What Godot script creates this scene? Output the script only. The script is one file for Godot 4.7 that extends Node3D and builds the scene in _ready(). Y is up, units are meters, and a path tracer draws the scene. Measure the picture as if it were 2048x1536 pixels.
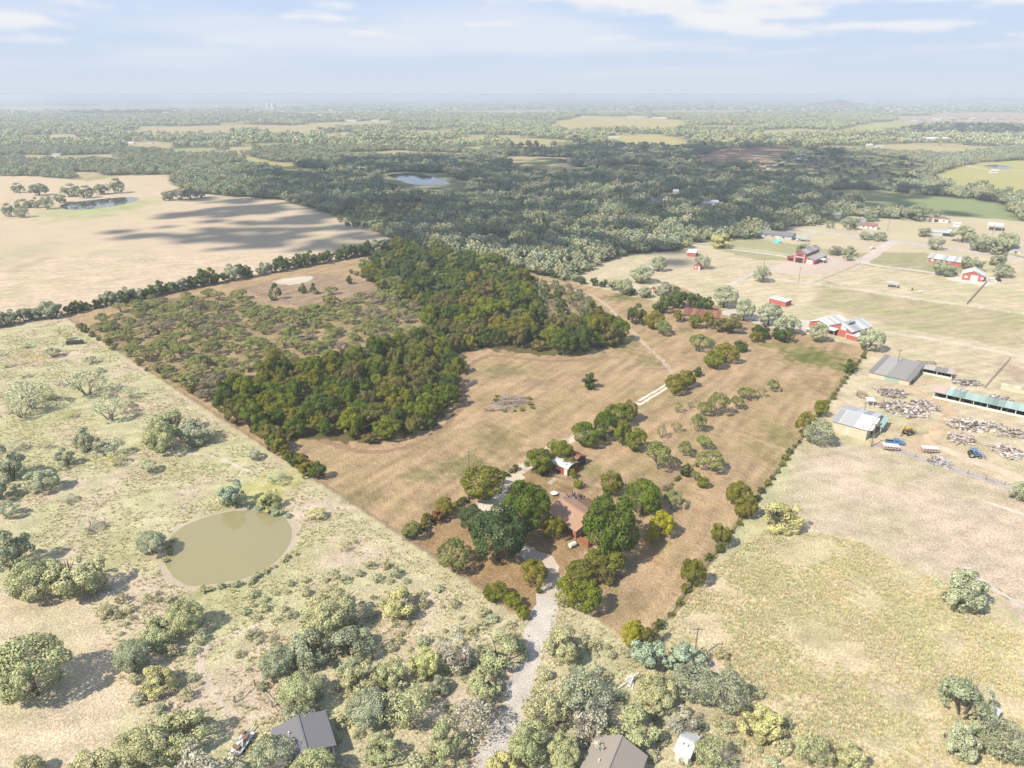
extends Node3D
# Farmland seen from 100 m up: a mown homestead tract with woods, paddocks, a salvage yard, ponds and woodland to the horizon.
# All positions are metres on the ground: x to the right, -z away from the viewer, y up.

var rng := RandomNumberGenerator.new()
var used := {}
var M := {}
var proto := {}
var leaf := {}
var n_wide := FastNoiseLite.new()
var n_mid := FastNoiseLite.new()
var n_fine := FastNoiseLite.new()
var n_streak := FastNoiseLite.new()
var regions := []
var blobs := []
var ponds := []
var tract := PackedVector2Array()
var back_wood := PackedVector2Array()


func _ready() -> void:
	rng.seed = 904
	_camera_and_light()
	_noises()
	_materials()
	_ground_plan()
	_ground()
	_roads_and_water()
	_prototypes()
	_woods()
	_listed_trees()
	_buildings()
	_fences()
	_yard_things()
	_vehicles()
	_far_things()
	_weeds()
	_clouds()


# ------------------------------------------------------------------ view, sky, sun
func _camera_and_light() -> void:
	var cam := Camera3D.new()
	cam.name = "camera"
	cam.fov = 56.8
	cam.near = 1.0
	cam.far = 60000.0
	cam.position = Vector3(0, 100, 0)
	cam.rotation_degrees = Vector3(-22.17, 0, 0)
	add_child(cam)
	var sun := DirectionalLight3D.new()
	sun.name = "sun"
	sun.light_color = Color(1.0, 0.945, 0.86)
	sun.light_energy = 1.6
	sun.light_angular_distance = 0.5
	sun.shadow_enabled = true
	add_child(sun)
	sun.look_at_from_position(Vector3.ZERO, sun_way(), Vector3.UP)
	var e := Environment.new()
	e.background_mode = Environment.BG_SKY
	var sky := Sky.new()
	var pm := PanoramaSkyMaterial.new()
	pm.panorama = ImageTexture.create_from_image(_sky_image())
	sky.sky_material = pm
	e.sky = sky
	e.tonemap_mode = Environment.TONE_MAPPER_LINEAR
	e.tonemap_exposure = 1.68
	e.ambient_light_source = Environment.AMBIENT_SOURCE_SKY
	e.sdfgi_enabled = true
	e.ssao_enabled = true
	e.ssil_enabled = true
	e.fog_enabled = true
	e.fog_density = 0.0002
	e.fog_light_color = Color(0.86, 0.915, 0.98)
	var we := WorldEnvironment.new()
	we.name = "environment"
	we.environment = e
	add_child(we)


func sun_way() -> Vector3:
	return Vector3(0.8 * cos(deg_to_rad(46)), -sin(deg_to_rad(46)), -0.6 * cos(deg_to_rad(46)))


func _sky_image() -> Image:
	# thin high cloud over pale blue, the same all the way round
	var w := 2048
	var h := 1024
	var im := Image.create_empty(w, h, false, Image.FORMAT_RGBF)
	var n := FastNoiseLite.new()
	n.seed = 11
	n.noise_type = FastNoiseLite.TYPE_SIMPLEX_SMOOTH
	n.frequency = 0.55
	n.fractal_octaves = 5
	var veil := FastNoiseLite.new()
	veil.seed = 5
	veil.frequency = 0.14
	veil.fractal_octaves = 3
	for j in h / 2 + 4:
		var el := (0.5 - (j + 0.5) / h) * PI
		var s := maxf(sin(el), 0.0)
		var t := clampf(s / 0.16, 0, 1)
		var base := Color(0.70, 0.77, 0.86).lerp(Color(0.57, 0.73, 1.0), pow(t, 0.8))
		base = base.lerp(Color(0.30, 0.50, 0.95), clampf((s - 0.16) / 0.84, 0, 1))
		for i in w:
			var az := TAU * (i + 0.5) / w
			var dist := 1.0 / (s + 0.035)
			var p := Vector2(cos(az), sin(az)) * dist
			var c := smoothstep(-0.02, 0.32, n.get_noise_2d(p.x * 0.8, p.y * 0.8) + 0.35 * veil.get_noise_2d(p.x, p.y))
			c *= smoothstep(0.028, 0.085, s)
			var v := 0.45 * smoothstep(-0.2, 0.4, veil.get_noise_2d(p.x + 40, p.y)) * smoothstep(0.0, 0.06, s)
			var k := base.lerp(Color(0.93, 0.93, 0.95), maxf(c * 0.95, v))
			im.set_pixel(i, j, Color(k.r * 0.58, k.g * 0.58, k.b * 0.58))
	im.fill_rect(Rect2i(0, h / 2 + 4, w, h / 2 - 4), Color(0.38, 0.41, 0.45))
	return im


# ------------------------------------------------------------------ small helpers
func numbered(called: String) -> String:
	if not used.has(called):
		used[called] = 0
		return called
	used[called] += 1
	return "%s_%03d" % [called, used[called]]


func tag(o: Node, label: String, category: String, group := "", kind := "") -> Node:
	o.set_meta("label", label)
	if category:
		o.set_meta("category", category)
	if group:
		o.set_meta("group", group)
	if kind:
		o.set_meta("kind", kind)
	return o


func thing(called: String, label: String, category: String, at: Vector3, turn := 0.0, group := "") -> Node3D:
	var o := Node3D.new()
	o.name = numbered(called)
	o.position = at
	o.rotation.y = turn
	add_child(o)
	tag(o, label, category, group)
	return o


func part(called: String, st: SurfaceTool, m: Material, parent: Node) -> MeshInstance3D:
	var o := MeshInstance3D.new()
	o.name = sub_name(parent, called)
	o.mesh = st.commit()
	o.material_override = m
	parent.add_child(o)
	return o


func sub_name(parent: Node, called: String) -> String:
	var key := "%d/%s" % [parent.get_instance_id(), called]
	used[key] = used.get(key, -1) + 1
	return called if used[key] == 0 else "%s_%03d" % [called, used[key]]


func structure(called: String, mesh: Mesh, m: Material, label: String) -> MeshInstance3D:
	var o := MeshInstance3D.new()
	o.name = numbered(called)
	o.mesh = mesh
	o.material_override = m
	add_child(o)
	o.set_meta("kind", "structure")
	o.set_meta("label", label)
	return o


func mb() -> SurfaceTool:
	var st := SurfaceTool.new()
	st.begin(Mesh.PRIMITIVE_TRIANGLES)
	return st


func tri(st: SurfaceTool, a: Vector3, b: Vector3, c: Vector3) -> void:
	st.add_vertex(a)
	st.add_vertex(c)
	st.add_vertex(b)


func quad(st: SurfaceTool, a: Vector3, b: Vector3, c: Vector3, d: Vector3) -> void:
	tri(st, a, b, c)
	tri(st, a, c, d)


func box(st: SurfaceTool, lo: Vector3, hi: Vector3, t := Transform3D()) -> void:
	var p := []
	for k in 8:
		p.append(t * Vector3(hi.x if k & 1 else lo.x, hi.y if k & 2 else lo.y, hi.z if k & 4 else lo.z))
	for f in [[4, 5, 7, 6], [1, 0, 2, 3], [5, 1, 3, 7], [0, 4, 6, 2], [6, 7, 3, 2], [0, 1, 5, 4]]:
		quad(st, p[f[0]], p[f[1]], p[f[2]], p[f[3]])


func cbox(st: SurfaceTool, at: Vector3, size: Vector3, turn := Basis()) -> void:
	box(st, -size / 2, size / 2, Transform3D(turn, at))


func tube(st: SurfaceTool, a: Vector3, b: Vector3, ra: float, rb: float, sides := 6, caps := false) -> void:
	var d := (b - a).normalized()
	var u := d.cross(Vector3.UP if absf(d.y) < 0.9 else Vector3.RIGHT).normalized()
	var w := d.cross(u)
	for k in sides:
		var p := TAU * k / sides
		var q := TAU * (k + 1) / sides
		var e := u * cos(p) + w * sin(p)
		var f := u * cos(q) + w * sin(q)
		quad(st, a + e * ra, b + e * rb, b + f * rb, a + f * ra)
		if caps:
			tri(st, b, b + f * rb, b + e * rb)
			tri(st, a, a + e * ra, a + f * ra)


func prism(st: SurfaceTool, pts: PackedVector2Array, z0: float, z1: float) -> void:
	# outline in x and y (counter-clockwise seen from +z), pushed from z0 (near side) back to z1
	var n := pts.size()
	for k in range(1, n - 1):
		tri(st, Vector3(pts[0].x, pts[0].y, z0), Vector3(pts[k].x, pts[k].y, z0), Vector3(pts[k + 1].x, pts[k + 1].y, z0))
		tri(st, Vector3(pts[0].x, pts[0].y, z1), Vector3(pts[k + 1].x, pts[k + 1].y, z1), Vector3(pts[k].x, pts[k].y, z1))
	for k in n:
		var a := pts[k]
		var b := pts[(k + 1) % n]
		quad(st, Vector3(a.x, a.y, z1), Vector3(b.x, b.y, z1), Vector3(b.x, b.y, z0), Vector3(a.x, a.y, z0))


func lin(r: float, g: float, b: float) -> Color:
	return Color(r, g, b).linear_to_srgb()


func noise_tex(seed_: int, freq: float, lo: float, hi: float, octaves := 4) -> NoiseTexture2D:
	var n := FastNoiseLite.new()
	n.seed = seed_
	n.frequency = freq
	n.fractal_octaves = octaves
	var t := NoiseTexture2D.new()
	t.width = 512
	t.height = 512
	t.seamless = true
	t.noise = n
	var g := Gradient.new()
	g.set_color(0, Color(lo, lo, lo))
	g.set_color(1, Color(hi, hi, hi))
	t.color_ramp = g
	return t


func plain(called: String, c: Color, rough := 0.85, metal := 0.0, grain: Texture2D = null, size := 0.3) -> StandardMaterial3D:
	var m := StandardMaterial3D.new()
	m.resource_name = called
	m.albedo_color = c
	m.roughness = rough
	m.metallic = metal
	if grain:
		m.albedo_texture = grain
		m.uv1_triplanar = true
		m.uv1_scale = Vector3.ONE * size
	M[called] = m
	return m


func _noises() -> void:
	for d in [[n_wide, 1, 0.006, 4], [n_mid, 2, 0.035, 4], [n_fine, 3, 0.22, 3], [n_streak, 4, 0.16, 3]]:
		d[0].seed = d[1]
		d[0].frequency = d[2]
		d[0].fractal_octaves = d[3]


func _materials() -> void:
	var wear := noise_tex(21, 0.02, 0.72, 1.0)
	var rustn := noise_tex(22, 0.03, 0.45, 1.0, 5)
	var grit := noise_tex(23, 0.09, 0.7, 1.0)
	plain("barn_red", lin(0.46, 0.135, 0.115), 0.7, 0, wear)
	plain("old_red", lin(0.46, 0.13, 0.07), 0.85, 0, rustn)
	plain("rust_roof", lin(0.44, 0.19, 0.12), 0.75, 0.1, rustn, 0.5)
	plain("white_metal", lin(0.72, 0.72, 0.72), 0.45, 0, wear)
	plain("cream_metal", lin(0.62, 0.57, 0.44), 0.6, 0, wear)
	plain("grey_metal", lin(0.54, 0.57, 0.61), 0.5, 0.0, wear)
	plain("dull_metal", lin(0.56, 0.55, 0.54), 0.6, 0.0, rustn, 0.2)
	plain("pale_blue", lin(0.42, 0.50, 0.56), 0.7, 0, wear)
	plain("teal_metal", lin(0.33, 0.47, 0.44), 0.5, 0, wear)  # paled: a milky veil is mixed into the teal
	plain("grey_shingle", lin(0.19, 0.195, 0.22), 0.95, 0, grit, 1.2)
	plain("brown_shingle", lin(0.40, 0.255, 0.18), 0.95, 0, grit, 1.4)
	plain("dark_shingle", lin(0.17, 0.095, 0.06), 0.95, 0, grit, 1.4)
	plain("taupe_shingle", lin(0.33, 0.30, 0.27), 0.95, 0, grit, 1.4)
	plain("maroon_roof", lin(0.30, 0.16, 0.15), 0.9, 0, grit, 1.2)
	plain("pink_roof", lin(0.55, 0.42, 0.38), 0.7, 0, wear)
	plain("brick", lin(0.36, 0.13, 0.065), 0.9, 0, grit, 2.0)
	plain("wood", lin(0.20, 0.14, 0.10), 0.95, 0, grit, 1.5)
	plain("dark_wood", lin(0.07, 0.05, 0.04), 0.95, 0, grit, 1.5)
	plain("post_wood", lin(0.24, 0.20, 0.16), 0.95, 0, grit, 1.5)
	plain("white_paint", lin(0.75, 0.75, 0.74), 0.6, 0, wear)
	plain("glass", lin(0.06, 0.075, 0.09), 0.12)
	plain("skylight", lin(0.70, 0.64, 0.48), 0.3)
	plain("rubber", lin(0.02, 0.02, 0.02), 0.9)
	plain("black_paint_and_shade", lin(0.03, 0.03, 0.035), 0.45)  # real black paint, and panels that imitate the shade inside openings
	plain("blue_paint", lin(0.06, 0.16, 0.34), 0.4)
	plain("yellow_paint", lin(0.55, 0.36, 0.05), 0.5, 0, wear)
	plain("orange_paint", lin(0.60, 0.22, 0.08), 0.5)
	plain("cyan_liner", lin(0.12, 0.48, 0.52), 0.4)
	plain("concrete", lin(0.52, 0.46, 0.40), 0.9, 0, grit, 0.6)
	plain("steel_rust", lin(0.33, 0.22, 0.175), 0.8, 0.1, rustn, 0.6)
	plain("bark", lin(0.13, 0.105, 0.08), 0.95, 0, grit, 1.0)
	plain("pale_bark", lin(0.30, 0.27, 0.235), 0.95, 0, grit, 1.0)
	plain("brush_wood", lin(0.40, 0.32, 0.28), 0.95, 0, grit, 1.0)
	plain("cloud", lin(0.85, 0.85, 0.87), 1.0)
	plain("water_brown", lin(0.215, 0.20, 0.105), 0.07)
	plain("water_clear", lin(0.035, 0.05, 0.05), 0.05)
	var ripple := NoiseTexture2D.new()
	ripple.width = 512
	ripple.height = 512
	ripple.seamless = true
	ripple.as_normal_map = true
	ripple.bump_strength = 1.0
	var rn := FastNoiseLite.new()
	rn.frequency = 0.03
	ripple.noise = rn
	for w in ["water_brown", "water_clear"]:
		M[w].normal_enabled = true
		M[w].normal_texture = ripple
		M[w].normal_scale = 0.09
		M[w].uv1_triplanar = true
		M[w].uv1_scale = Vector3.ONE * 0.15
	# ground: vertex colours carry the plan, two tiling textures the grass grain
	var gm := StandardMaterial3D.new()
	gm.resource_name = "ground"
	gm.vertex_color_use_as_albedo = true
	gm.roughness = 1.0
	gm.metallic_specular = 0.15
	gm.albedo_texture = noise_tex(31, 0.05, 0.70, 1.0, 5)
	gm.uv1_scale = Vector3(1 / 19.0, 1 / 19.0, 1)
	gm.heightmap_enabled = true
	gm.heightmap_texture = noise_tex(33, 0.09, 0.0, 1.0, 3)
	gm.heightmap_scale = 11.0
	M["ground"] = gm
	var rm := StandardMaterial3D.new()
	rm.resource_name = "gravel"
	rm.vertex_color_use_as_albedo = true
	rm.roughness = 1.0
	rm.albedo_texture = noise_tex(35, 0.06, 0.62, 1.0, 5)
	rm.uv1_scale = Vector3(1 / 11.0, 1 / 11.0, 1)
	M["gravel"] = rm
	# foliage: tones of each kind; the p_ tones have milky haze mixed in
	var tones := {
		"oak": [[0.119, 0.168, 0.022], [0.154, 0.184, 0.026], [0.099, 0.147, 0.022]],
		"live_oak": [[0.075, 0.118, 0.045], [0.086, 0.130, 0.055]],
		"olive": [[0.189, 0.190, 0.026], [0.215, 0.200, 0.031], [0.161, 0.173, 0.026]],
		"dark": [[0.081, 0.121, 0.028], [0.096, 0.137, 0.029]],
		"lime": [[0.201, 0.228, 0.026], [0.179, 0.215, 0.028]],
		"yellow": [[0.450, 0.405, 0.022], [0.360, 0.352, 0.024]],
		"brown": [[.165, .158, .050], [.180, .160, .058]],
		"rust": [[.252, .120, .048]],
		"sage": [[0.209, 0.244, 0.080], [0.226, 0.252, 0.089], [0.194, 0.221, 0.074]],
		"thin": [[0.261, 0.277, 0.103], [0.270, 0.260, 0.113]],
		"cedar": [[.084, .126, .038]],
		"grey": [[0.234, 0.203, 0.148], [0.257, 0.226, 0.164]],
		"p_oak": [[0.361, 0.399, 0.206]],
		"p_olive": [[0.399, 0.429, 0.229], [0.376, 0.414, 0.222], [0.422, 0.429, 0.238]],
		"p_dark": [[0.309, 0.353, 0.229], [0.286, 0.324, 0.214], [0.324, 0.361, 0.246]],
		"p_lime": [[0.481, 0.512, 0.222], [0.504, 0.497, 0.229]],
		"p_teal": [[0.324, 0.414, 0.301]],
		"p_sage": [[0.406, 0.451, 0.301], [0.384, 0.422, 0.277]],
		"p_thin": [[0.451, 0.489, 0.317], [0.429, 0.451, 0.301]],
		"p_bare": [[0.414, 0.406, 0.325]],
	}
	for k in tones:
		leaf[k] = []
		for c in tones[k]:
			var m := StandardMaterial3D.new()
			m.resource_name = "foliage"
			m.vertex_color_use_as_albedo = true
			m.albedo_color = lin(c[0], c[1], c[2])
			m.roughness = 0.75
			m.metallic_specular = 0.25
			m.backlight_enabled = true
			m.backlight = Color(0.5, 0.55, 0.3) if not k.begins_with("p_") else Color(0.35, 0.38, 0.25)
			leaf[k].append(m)
	var wm := StandardMaterial3D.new()
	wm.resource_name = "woodland_foliage"
	wm.vertex_color_use_as_albedo = true
	wm.roughness = 0.85
	wm.metallic_specular = 0.2
	wm.backlight_enabled = true
	wm.backlight = Color(0.45, 0.5, 0.3)
	M["woodland"] = wm


# ------------------------------------------------------------------ ground
func region(pts: PackedVector2Array, c: Array, edge := 1.5, open := true, vary := 0.16) -> void:
	var r := Rect2(pts[0], Vector2.ZERO)
	for p in pts:
		r = r.expand(p)
	regions.append({"p": pts, "c": Color(c[0], c[1], c[2]), "r": r.grow(edge * 2), "e": edge, "open": open, "v": vary})


func blob(x: float, z: float, rx: float, rz: float, c: Array, s := 0.8) -> void:
	blobs.append([Vector2(x, z), Vector2(rx, rz), Color(c[0], c[1], c[2]), s])


func is_wood(p: Vector2) -> bool:
	for q in ponds:
		if Geometry2D.is_point_in_polygon(p, q):
			return false
	for k in range(regions.size() - 1, -1, -1):
		var g = regions[k]
		if g.r.has_point(p) and Geometry2D.is_point_in_polygon(p, g.p):
			return not g.open
	if p.y > -470:
		return Geometry2D.is_point_in_polygon(p, back_wood)
	if p.y > -900 and p.x < 330:
		return true
	var clearing := n_wide.get_noise_2d(p.x * 0.45, p.y * 0.75)
	return clearing < (0.22 if p.y > -1300 else 0.07)


func ground_color(p: Vector2) -> Color:
	var wide := n_wide.get_noise_2dv(p)
	var mid := n_mid.get_noise_2dv(p)
	var c: Color
	var near := p.y > -475 and not Geometry2D.is_point_in_polygon(p, back_wood)
	if near:
		c = Color(.50, .465, .31).lerp(Color(.47, .465, .285), smoothstep(-0.1, 0.35, mid + wide * 0.6)).lerp(Color(.54, .46, .36), smoothstep(0.12, 0.4, -mid))  # land outside the tract, whitened by haze put into the colour
	else:
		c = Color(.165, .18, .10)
	if not near and not (p.y > -900 and p.x < 330):
		var cl := n_wide.get_noise_2d(p.x * 0.45, p.y * 0.75)
		var to := Color(.44, .37, .23).lerp(Color(.34, .345, .165), smoothstep(-0.1, 0.1, wide))
		c = c.lerp(to, smoothstep(0.0, 0.10, cl) if p.y < -1300 else smoothstep(0.15, 0.26, cl))
	var fine := 1.0
	var ragged := Vector2(n_fine.get_noise_2dv(p), n_fine.get_noise_2d(p.y + 300, p.x))
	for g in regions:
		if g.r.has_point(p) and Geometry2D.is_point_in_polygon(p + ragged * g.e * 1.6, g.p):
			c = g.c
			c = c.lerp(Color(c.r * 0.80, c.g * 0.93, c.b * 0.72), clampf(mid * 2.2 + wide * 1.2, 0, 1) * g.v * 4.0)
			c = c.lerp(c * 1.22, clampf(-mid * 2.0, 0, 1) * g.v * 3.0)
	for b in blobs:
		var d = (p - b[0]) / b[1]
		if absf(d.x) < 1.3 and absf(d.y) < 1.3:
			var t := smoothstep(1.1, 0.35, d.length() + ragged.x * 0.5 + mid * 0.4)
			c = c.lerp(b[2], t * b[3])
	if near:
		# mowing swaths follow the long sides of the tract; bunch grass elsewhere
		var inside := Geometry2D.is_point_in_polygon(p, tract)
		var s := n_streak.get_noise_2d((p.x * 0.83 + p.y * 0.55) * 2.2, (p.y * 0.83 - p.x * 0.55) * 0.22) if inside else n_streak.get_noise_2d((p.x * 0.94 - p.y * 0.34) * 0.25, (p.y * 0.94 + p.x * 0.34) * 1.6)
		fine = 1.0 + s * (0.46 if inside else 0.26) + ragged.x * 0.20
	else:
		fine = 1.0 + mid * 0.2
	return Color(c.r * fine, c.g * fine, c.b * fine)


func grid(out: Array, x0: float, x1: float, z0: float, z1: float, step: float, hole := Rect2()) -> void:
	# cells of one size; those inside the hole are left to a finer grid
	var nx := int(round((x1 - x0) / step))
	var nz := int(round((z1 - z0) / step))
	var first: int = out[0].size()
	for j in nz + 1:
		for i in nx + 1:
			var p := Vector2(x0 + i * step, z0 + j * step)
			out[0].append(Vector3(p.x, 0, p.y))
			out[1].append(Vector3.UP)
			out[2].append(ground_color(p) if not (hole.has_area() and hole.grow(-step * 2).has_point(p)) else Color(0.3, 0.3, 0.2))
			out[3].append(p)
	for j in nz:
		for i in nx:
			if hole.has_area() and hole.has_point(Vector2(x0 + (i + 0.5) * step, z0 + (j + 0.5) * step)):
				continue
			var a := first + j * (nx + 1) + i
			for k in [a, a + 1, a + nx + 2, a, a + nx + 2, a + nx + 1]:
				out[4].append(k)


func _ground() -> void:
	var out := [PackedVector3Array(), PackedVector3Array(), PackedColorArray(), PackedVector2Array(), PackedInt32Array()]
	grid(out, -300, 340, -540, -60, 1.25)
	grid(out, -900, 900, -1500, 60, 7.5, Rect2(-300, -540, 640, 480))
	grid(out, -3600, 3600, -4800, 1200, 30, Rect2(-900, -1500, 1800, 1560))
	grid(out, -24000, 24000, -24000, 2400, 120, Rect2(-3600, -4800, 7200, 6000))
	var a := []
	a.resize(Mesh.ARRAY_MAX)
	a[Mesh.ARRAY_VERTEX] = out[0]
	a[Mesh.ARRAY_NORMAL] = out[1]
	a[Mesh.ARRAY_COLOR] = out[2]
	a[Mesh.ARRAY_TEX_UV] = out[3]
	a[Mesh.ARRAY_INDEX] = out[4]
	var m := ArrayMesh.new()
	m.add_surface_from_arrays(Mesh.PRIMITIVE_TRIANGLES, a)
	structure("ground", m, M["ground"], "dry grassland, mown meadow, paddocks and fields out to the horizon")


func ribbon(pts: PackedVector2Array, width: float, y: float, c: Color, ragged := 0.25) -> ArrayMesh:
	# a track along the points: smooth, with uneven edges and patchy wear
	var cu := Curve2D.new()
	for k in pts.size():
		var t := (pts[mini(k + 1, pts.size() - 1)] - pts[maxi(k - 1, 0)]) / 6.0
		cu.add_point(pts[k], -t, t)
	var l := cu.get_baked_length()
	var n := maxi(2, int(l / maxf(1.0, width * 0.35)))
	var across := 5
	var v := PackedVector3Array()
	var nn := PackedVector3Array()
	var cc := PackedColorArray()
	var uv := PackedVector2Array()
	var ix := PackedInt32Array()
	for k in n + 1:
		var p := cu.sample_baked(l * k / n)
		var q := cu.sample_baked(minf(l, l * k / n + 0.5))
		var o := cu.sample_baked(maxf(0, l * k / n - 0.5))
		var side := (q - o).normalized().orthogonal()
		for s in across:
			var f := s / (across - 1.0) - 0.5
			var r := p + side * f * width * (1.0 + ragged * 2.0 * n_fine.get_noise_2d(p.x * 1.3 + f * 50, p.y * 1.3))
			v.append(Vector3(r.x, y, r.y))
			nn.append(Vector3.UP)
			var tone := 1.0 + 0.3 * n_fine.get_noise_2dv(r * 1.2) + 0.15 * n_mid.get_noise_2dv(r)
			cc.append(Color(c.r * tone, c.g * tone, c.b * tone))
			uv.append(r)
	for k in n:
		for s in across - 1:
			var a := k * across + s
			for e in [a, a + 1, a + across, a + 1, a + across + 1, a + across]:
				ix.append(e)
	return _arrays(v, nn, cc, uv, ix)


func _arrays(v, nn, cc, uv, ix) -> ArrayMesh:
	var a := []
	a.resize(Mesh.ARRAY_MAX)
	a[Mesh.ARRAY_VERTEX] = v
	a[Mesh.ARRAY_NORMAL] = nn
	if cc:
		a[Mesh.ARRAY_COLOR] = cc
	a[Mesh.ARRAY_TEX_UV] = uv
	a[Mesh.ARRAY_INDEX] = ix
	var m := ArrayMesh.new()
	m.add_surface_from_arrays(Mesh.PRIMITIVE_TRIANGLES, a)
	return m


func patch(pts: PackedVector2Array, y: float, c: Color, wobble := 0.0) -> ArrayMesh:
	# a flat sheet with the outline of the points, its edge rounded and a little uneven
	var cu := Curve2D.new()
	var n := pts.size()
	for k in n + 1:
		var t := (pts[(k + 1) % n] - pts[(k + n - 1) % n]) / 6.0
		cu.add_point(pts[k % n], -t, t)
	var l := cu.get_baked_length()
	var m := int(clampf(l / 1.5, 24, 220))
	var ring := PackedVector2Array()
	for k in m:
		var p := cu.sample_baked(l * k / m)
		ring.append(p + Vector2(n_fine.get_noise_2dv(p), n_fine.get_noise_2d(p.y, p.x)) * wobble)
	var v := PackedVector3Array()
	var nn := PackedVector3Array()
	var cc := PackedColorArray()
	for p in ring:
		v.append(Vector3(p.x, y, p.y))
		nn.append(Vector3.UP)
		var tone := 1.0 + 0.25 * n_fine.get_noise_2dv(p * 0.7)
		cc.append(Color(c.r * tone, c.g * tone, c.b * tone))
	var ix := Geometry2D.triangulate_polygon(ring)
	for k in range(0, ix.size(), 3):
		if (ring[ix[k + 1]] - ring[ix[k]]).cross(ring[ix[k + 2]] - ring[ix[k]]) < 0:
			var t := ix[k + 1]
			ix[k + 1] = ix[k + 2]
			ix[k + 2] = t
	return _arrays(v, nn, cc, ring, ix)


func grown(pts: PackedVector2Array, by: float) -> PackedVector2Array:
	return Geometry2D.offset_polygon(pts, by, Geometry2D.JOIN_ROUND)[0]


# ------------------------------------------------------------------ trees
func crown_mesh(seed_: int, leaves: int, size: float, shape: String) -> ArrayMesh:
	# many small leaf faces on the skins of foliage clumps; radius 1, from y = 0 to y = 2
	var r := RandomNumberGenerator.new()
	r.seed = seed_
	var clumps := []
	match shape:
		"round":
			clumps.append([Vector3(0, 1.0, 0), 0.58, 0.9])
			for k in 40:
				var d := Vector3(r.randfn(), r.randfn() * 0.8 + 0.12, r.randfn()).normalized()
				var cr := r.randf_range(0.15, 0.31)
				clumps.append([Vector3(d.x * (1.0 - cr) * r.randf_range(0.74, 1.10), 1.02 + d.y * (0.94 - cr), d.z * (1.0 - cr)) * Vector3(1, 1, 1), cr, r.randf_range(0.66, 1.36)])
		"wide":
			for k in 30:
				var a := r.randf() * TAU
				var q := sqrt(r.randf()) * 0.76
				var cr := r.randf_range(0.16, 0.30)
				clumps.append([Vector3(cos(a) * q, 1.62 - q * q * 0.85 - r.randf() * 0.35, sin(a) * q), cr, r.randf_range(0.8, 1.22)])
		"cone":
			for k in 18:
				var y := r.randf_range(0.2, 1.85)
				var w := (2.0 - y) * 0.40
				var a := r.randf() * TAU
				clumps.append([Vector3(cos(a) * w, y, sin(a) * w), 0.16 + (2.0 - y) * 0.16, r.randf_range(0.8, 1.2)])
		"bush":
			for k in 30:
				var a := r.randf() * TAU
				var q := sqrt(r.randf()) * 0.76
				var cr := r.randf_range(0.15, 0.31)
				clumps.append([Vector3(cos(a) * q, 0.25 + r.randf() * (1.45 - q * q * 0.9), sin(a) * q), cr, r.randf_range(0.66, 1.34)])
	var total := 0.0
	for c in clumps:
		total += c[1] * c[1]
	var v := PackedVector3Array()
	var cc := PackedColorArray()
	var ix := PackedInt32Array()
	for c in clumps:
		var n := int(leaves * c[1] * c[1] / total)
		var out_dir: Vector3 = (c[0] - Vector3(0, 0.8, 0)).normalized()
		for k in n:
			var d := Vector3(r.randfn(), r.randfn(), r.randfn()).normalized()
			if d.dot(out_dir) < -0.35:
				d = -d
			var p: Vector3 = c[0] + d * c[1] * r.randf_range(0.78, 1.06)
			if p.y < 0.04:
				p.y = 0.04 + r.randf() * 0.1
			var nrm := (d + Vector3(r.randfn(), r.randfn(), r.randfn()) * 0.38).normalized()
			var t := nrm.cross(Vector3(r.randfn(), r.randfn(), r.randfn())).normalized()
			var b := nrm.cross(t)
			var s := size * r.randf_range(0.6, 1.35)
			var tone: float = c[2] * r.randf_range(0.62, 1.42)
			var warm := r.randf_range(-0.10, 0.12)
			var col := Color(tone * (1 + warm), tone, tone * (1 - warm))
			var i := v.size()
			for e in [t * s, b * s * 0.62, -t * s, -b * s * 0.62]:
				v.append(p + e)
				cc.append(col)
			for e in [0, 2, 1, 0, 3, 2]:
				ix.append(i + e)
	var a := []
	a.resize(Mesh.ARRAY_MAX)
	a[Mesh.ARRAY_VERTEX] = v
	a[Mesh.ARRAY_COLOR] = cc
	a[Mesh.ARRAY_INDEX] = ix
	var m := ArrayMesh.new()
	m.add_surface_from_arrays(Mesh.PRIMITIVE_TRIANGLES, a)
	return m


func trunk_mesh(seed_: int, shape: String) -> ArrayMesh:
	var r := RandomNumberGenerator.new()
	r.seed = seed_ + 500
	var st := mb()
	var stems := 1 if shape in ["round", "cone"] else 4
	for k in stems:
		var a := r.randf() * TAU
		var lean := 0.0 if stems == 1 else r.randf_range(0.25, 0.5)
		var base := Vector3(cos(a), 0, sin(a)) * 0.04 * (stems - 1)
		var fork := base + Vector3(cos(a) * lean * 0.5, 0.55, sin(a) * lean * 0.5)
		tube(st, base, fork, 0.085 if stems == 1 else 0.045, 0.06 if stems == 1 else 0.032)
		for j in 5:
			var b := a + r.randf_range(-1.3, 1.3) if stems > 1 else TAU * (j + r.randf() * 0.6) / 5
			var reach := r.randf_range(0.35, 0.75)
			var mid := fork + Vector3(cos(b) * reach * 0.5, r.randf_range(0.3, 0.5), sin(b) * reach * 0.5)
			var tip := mid + Vector3(cos(b) * reach * 0.45, r.randf_range(0.1, 0.45), sin(b) * reach * 0.45)
			tube(st, fork, mid, 0.042 if stems == 1 else 0.022, 0.026 if stems == 1 else 0.014, 5)
			tube(st, mid, tip, 0.026 if stems == 1 else 0.014, 0.006, 4)
			if shape == "twiggy":
				for i in 9:
					var s := mid.lerp(tip, r.randf())
					tube(st, s, s + Vector3(r.randfn(), absf(r.randfn()) * 0.8, r.randfn()).normalized() * r.randf_range(0.15, 0.4), 0.010, 0.003, 3)
	return st.commit()


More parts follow.
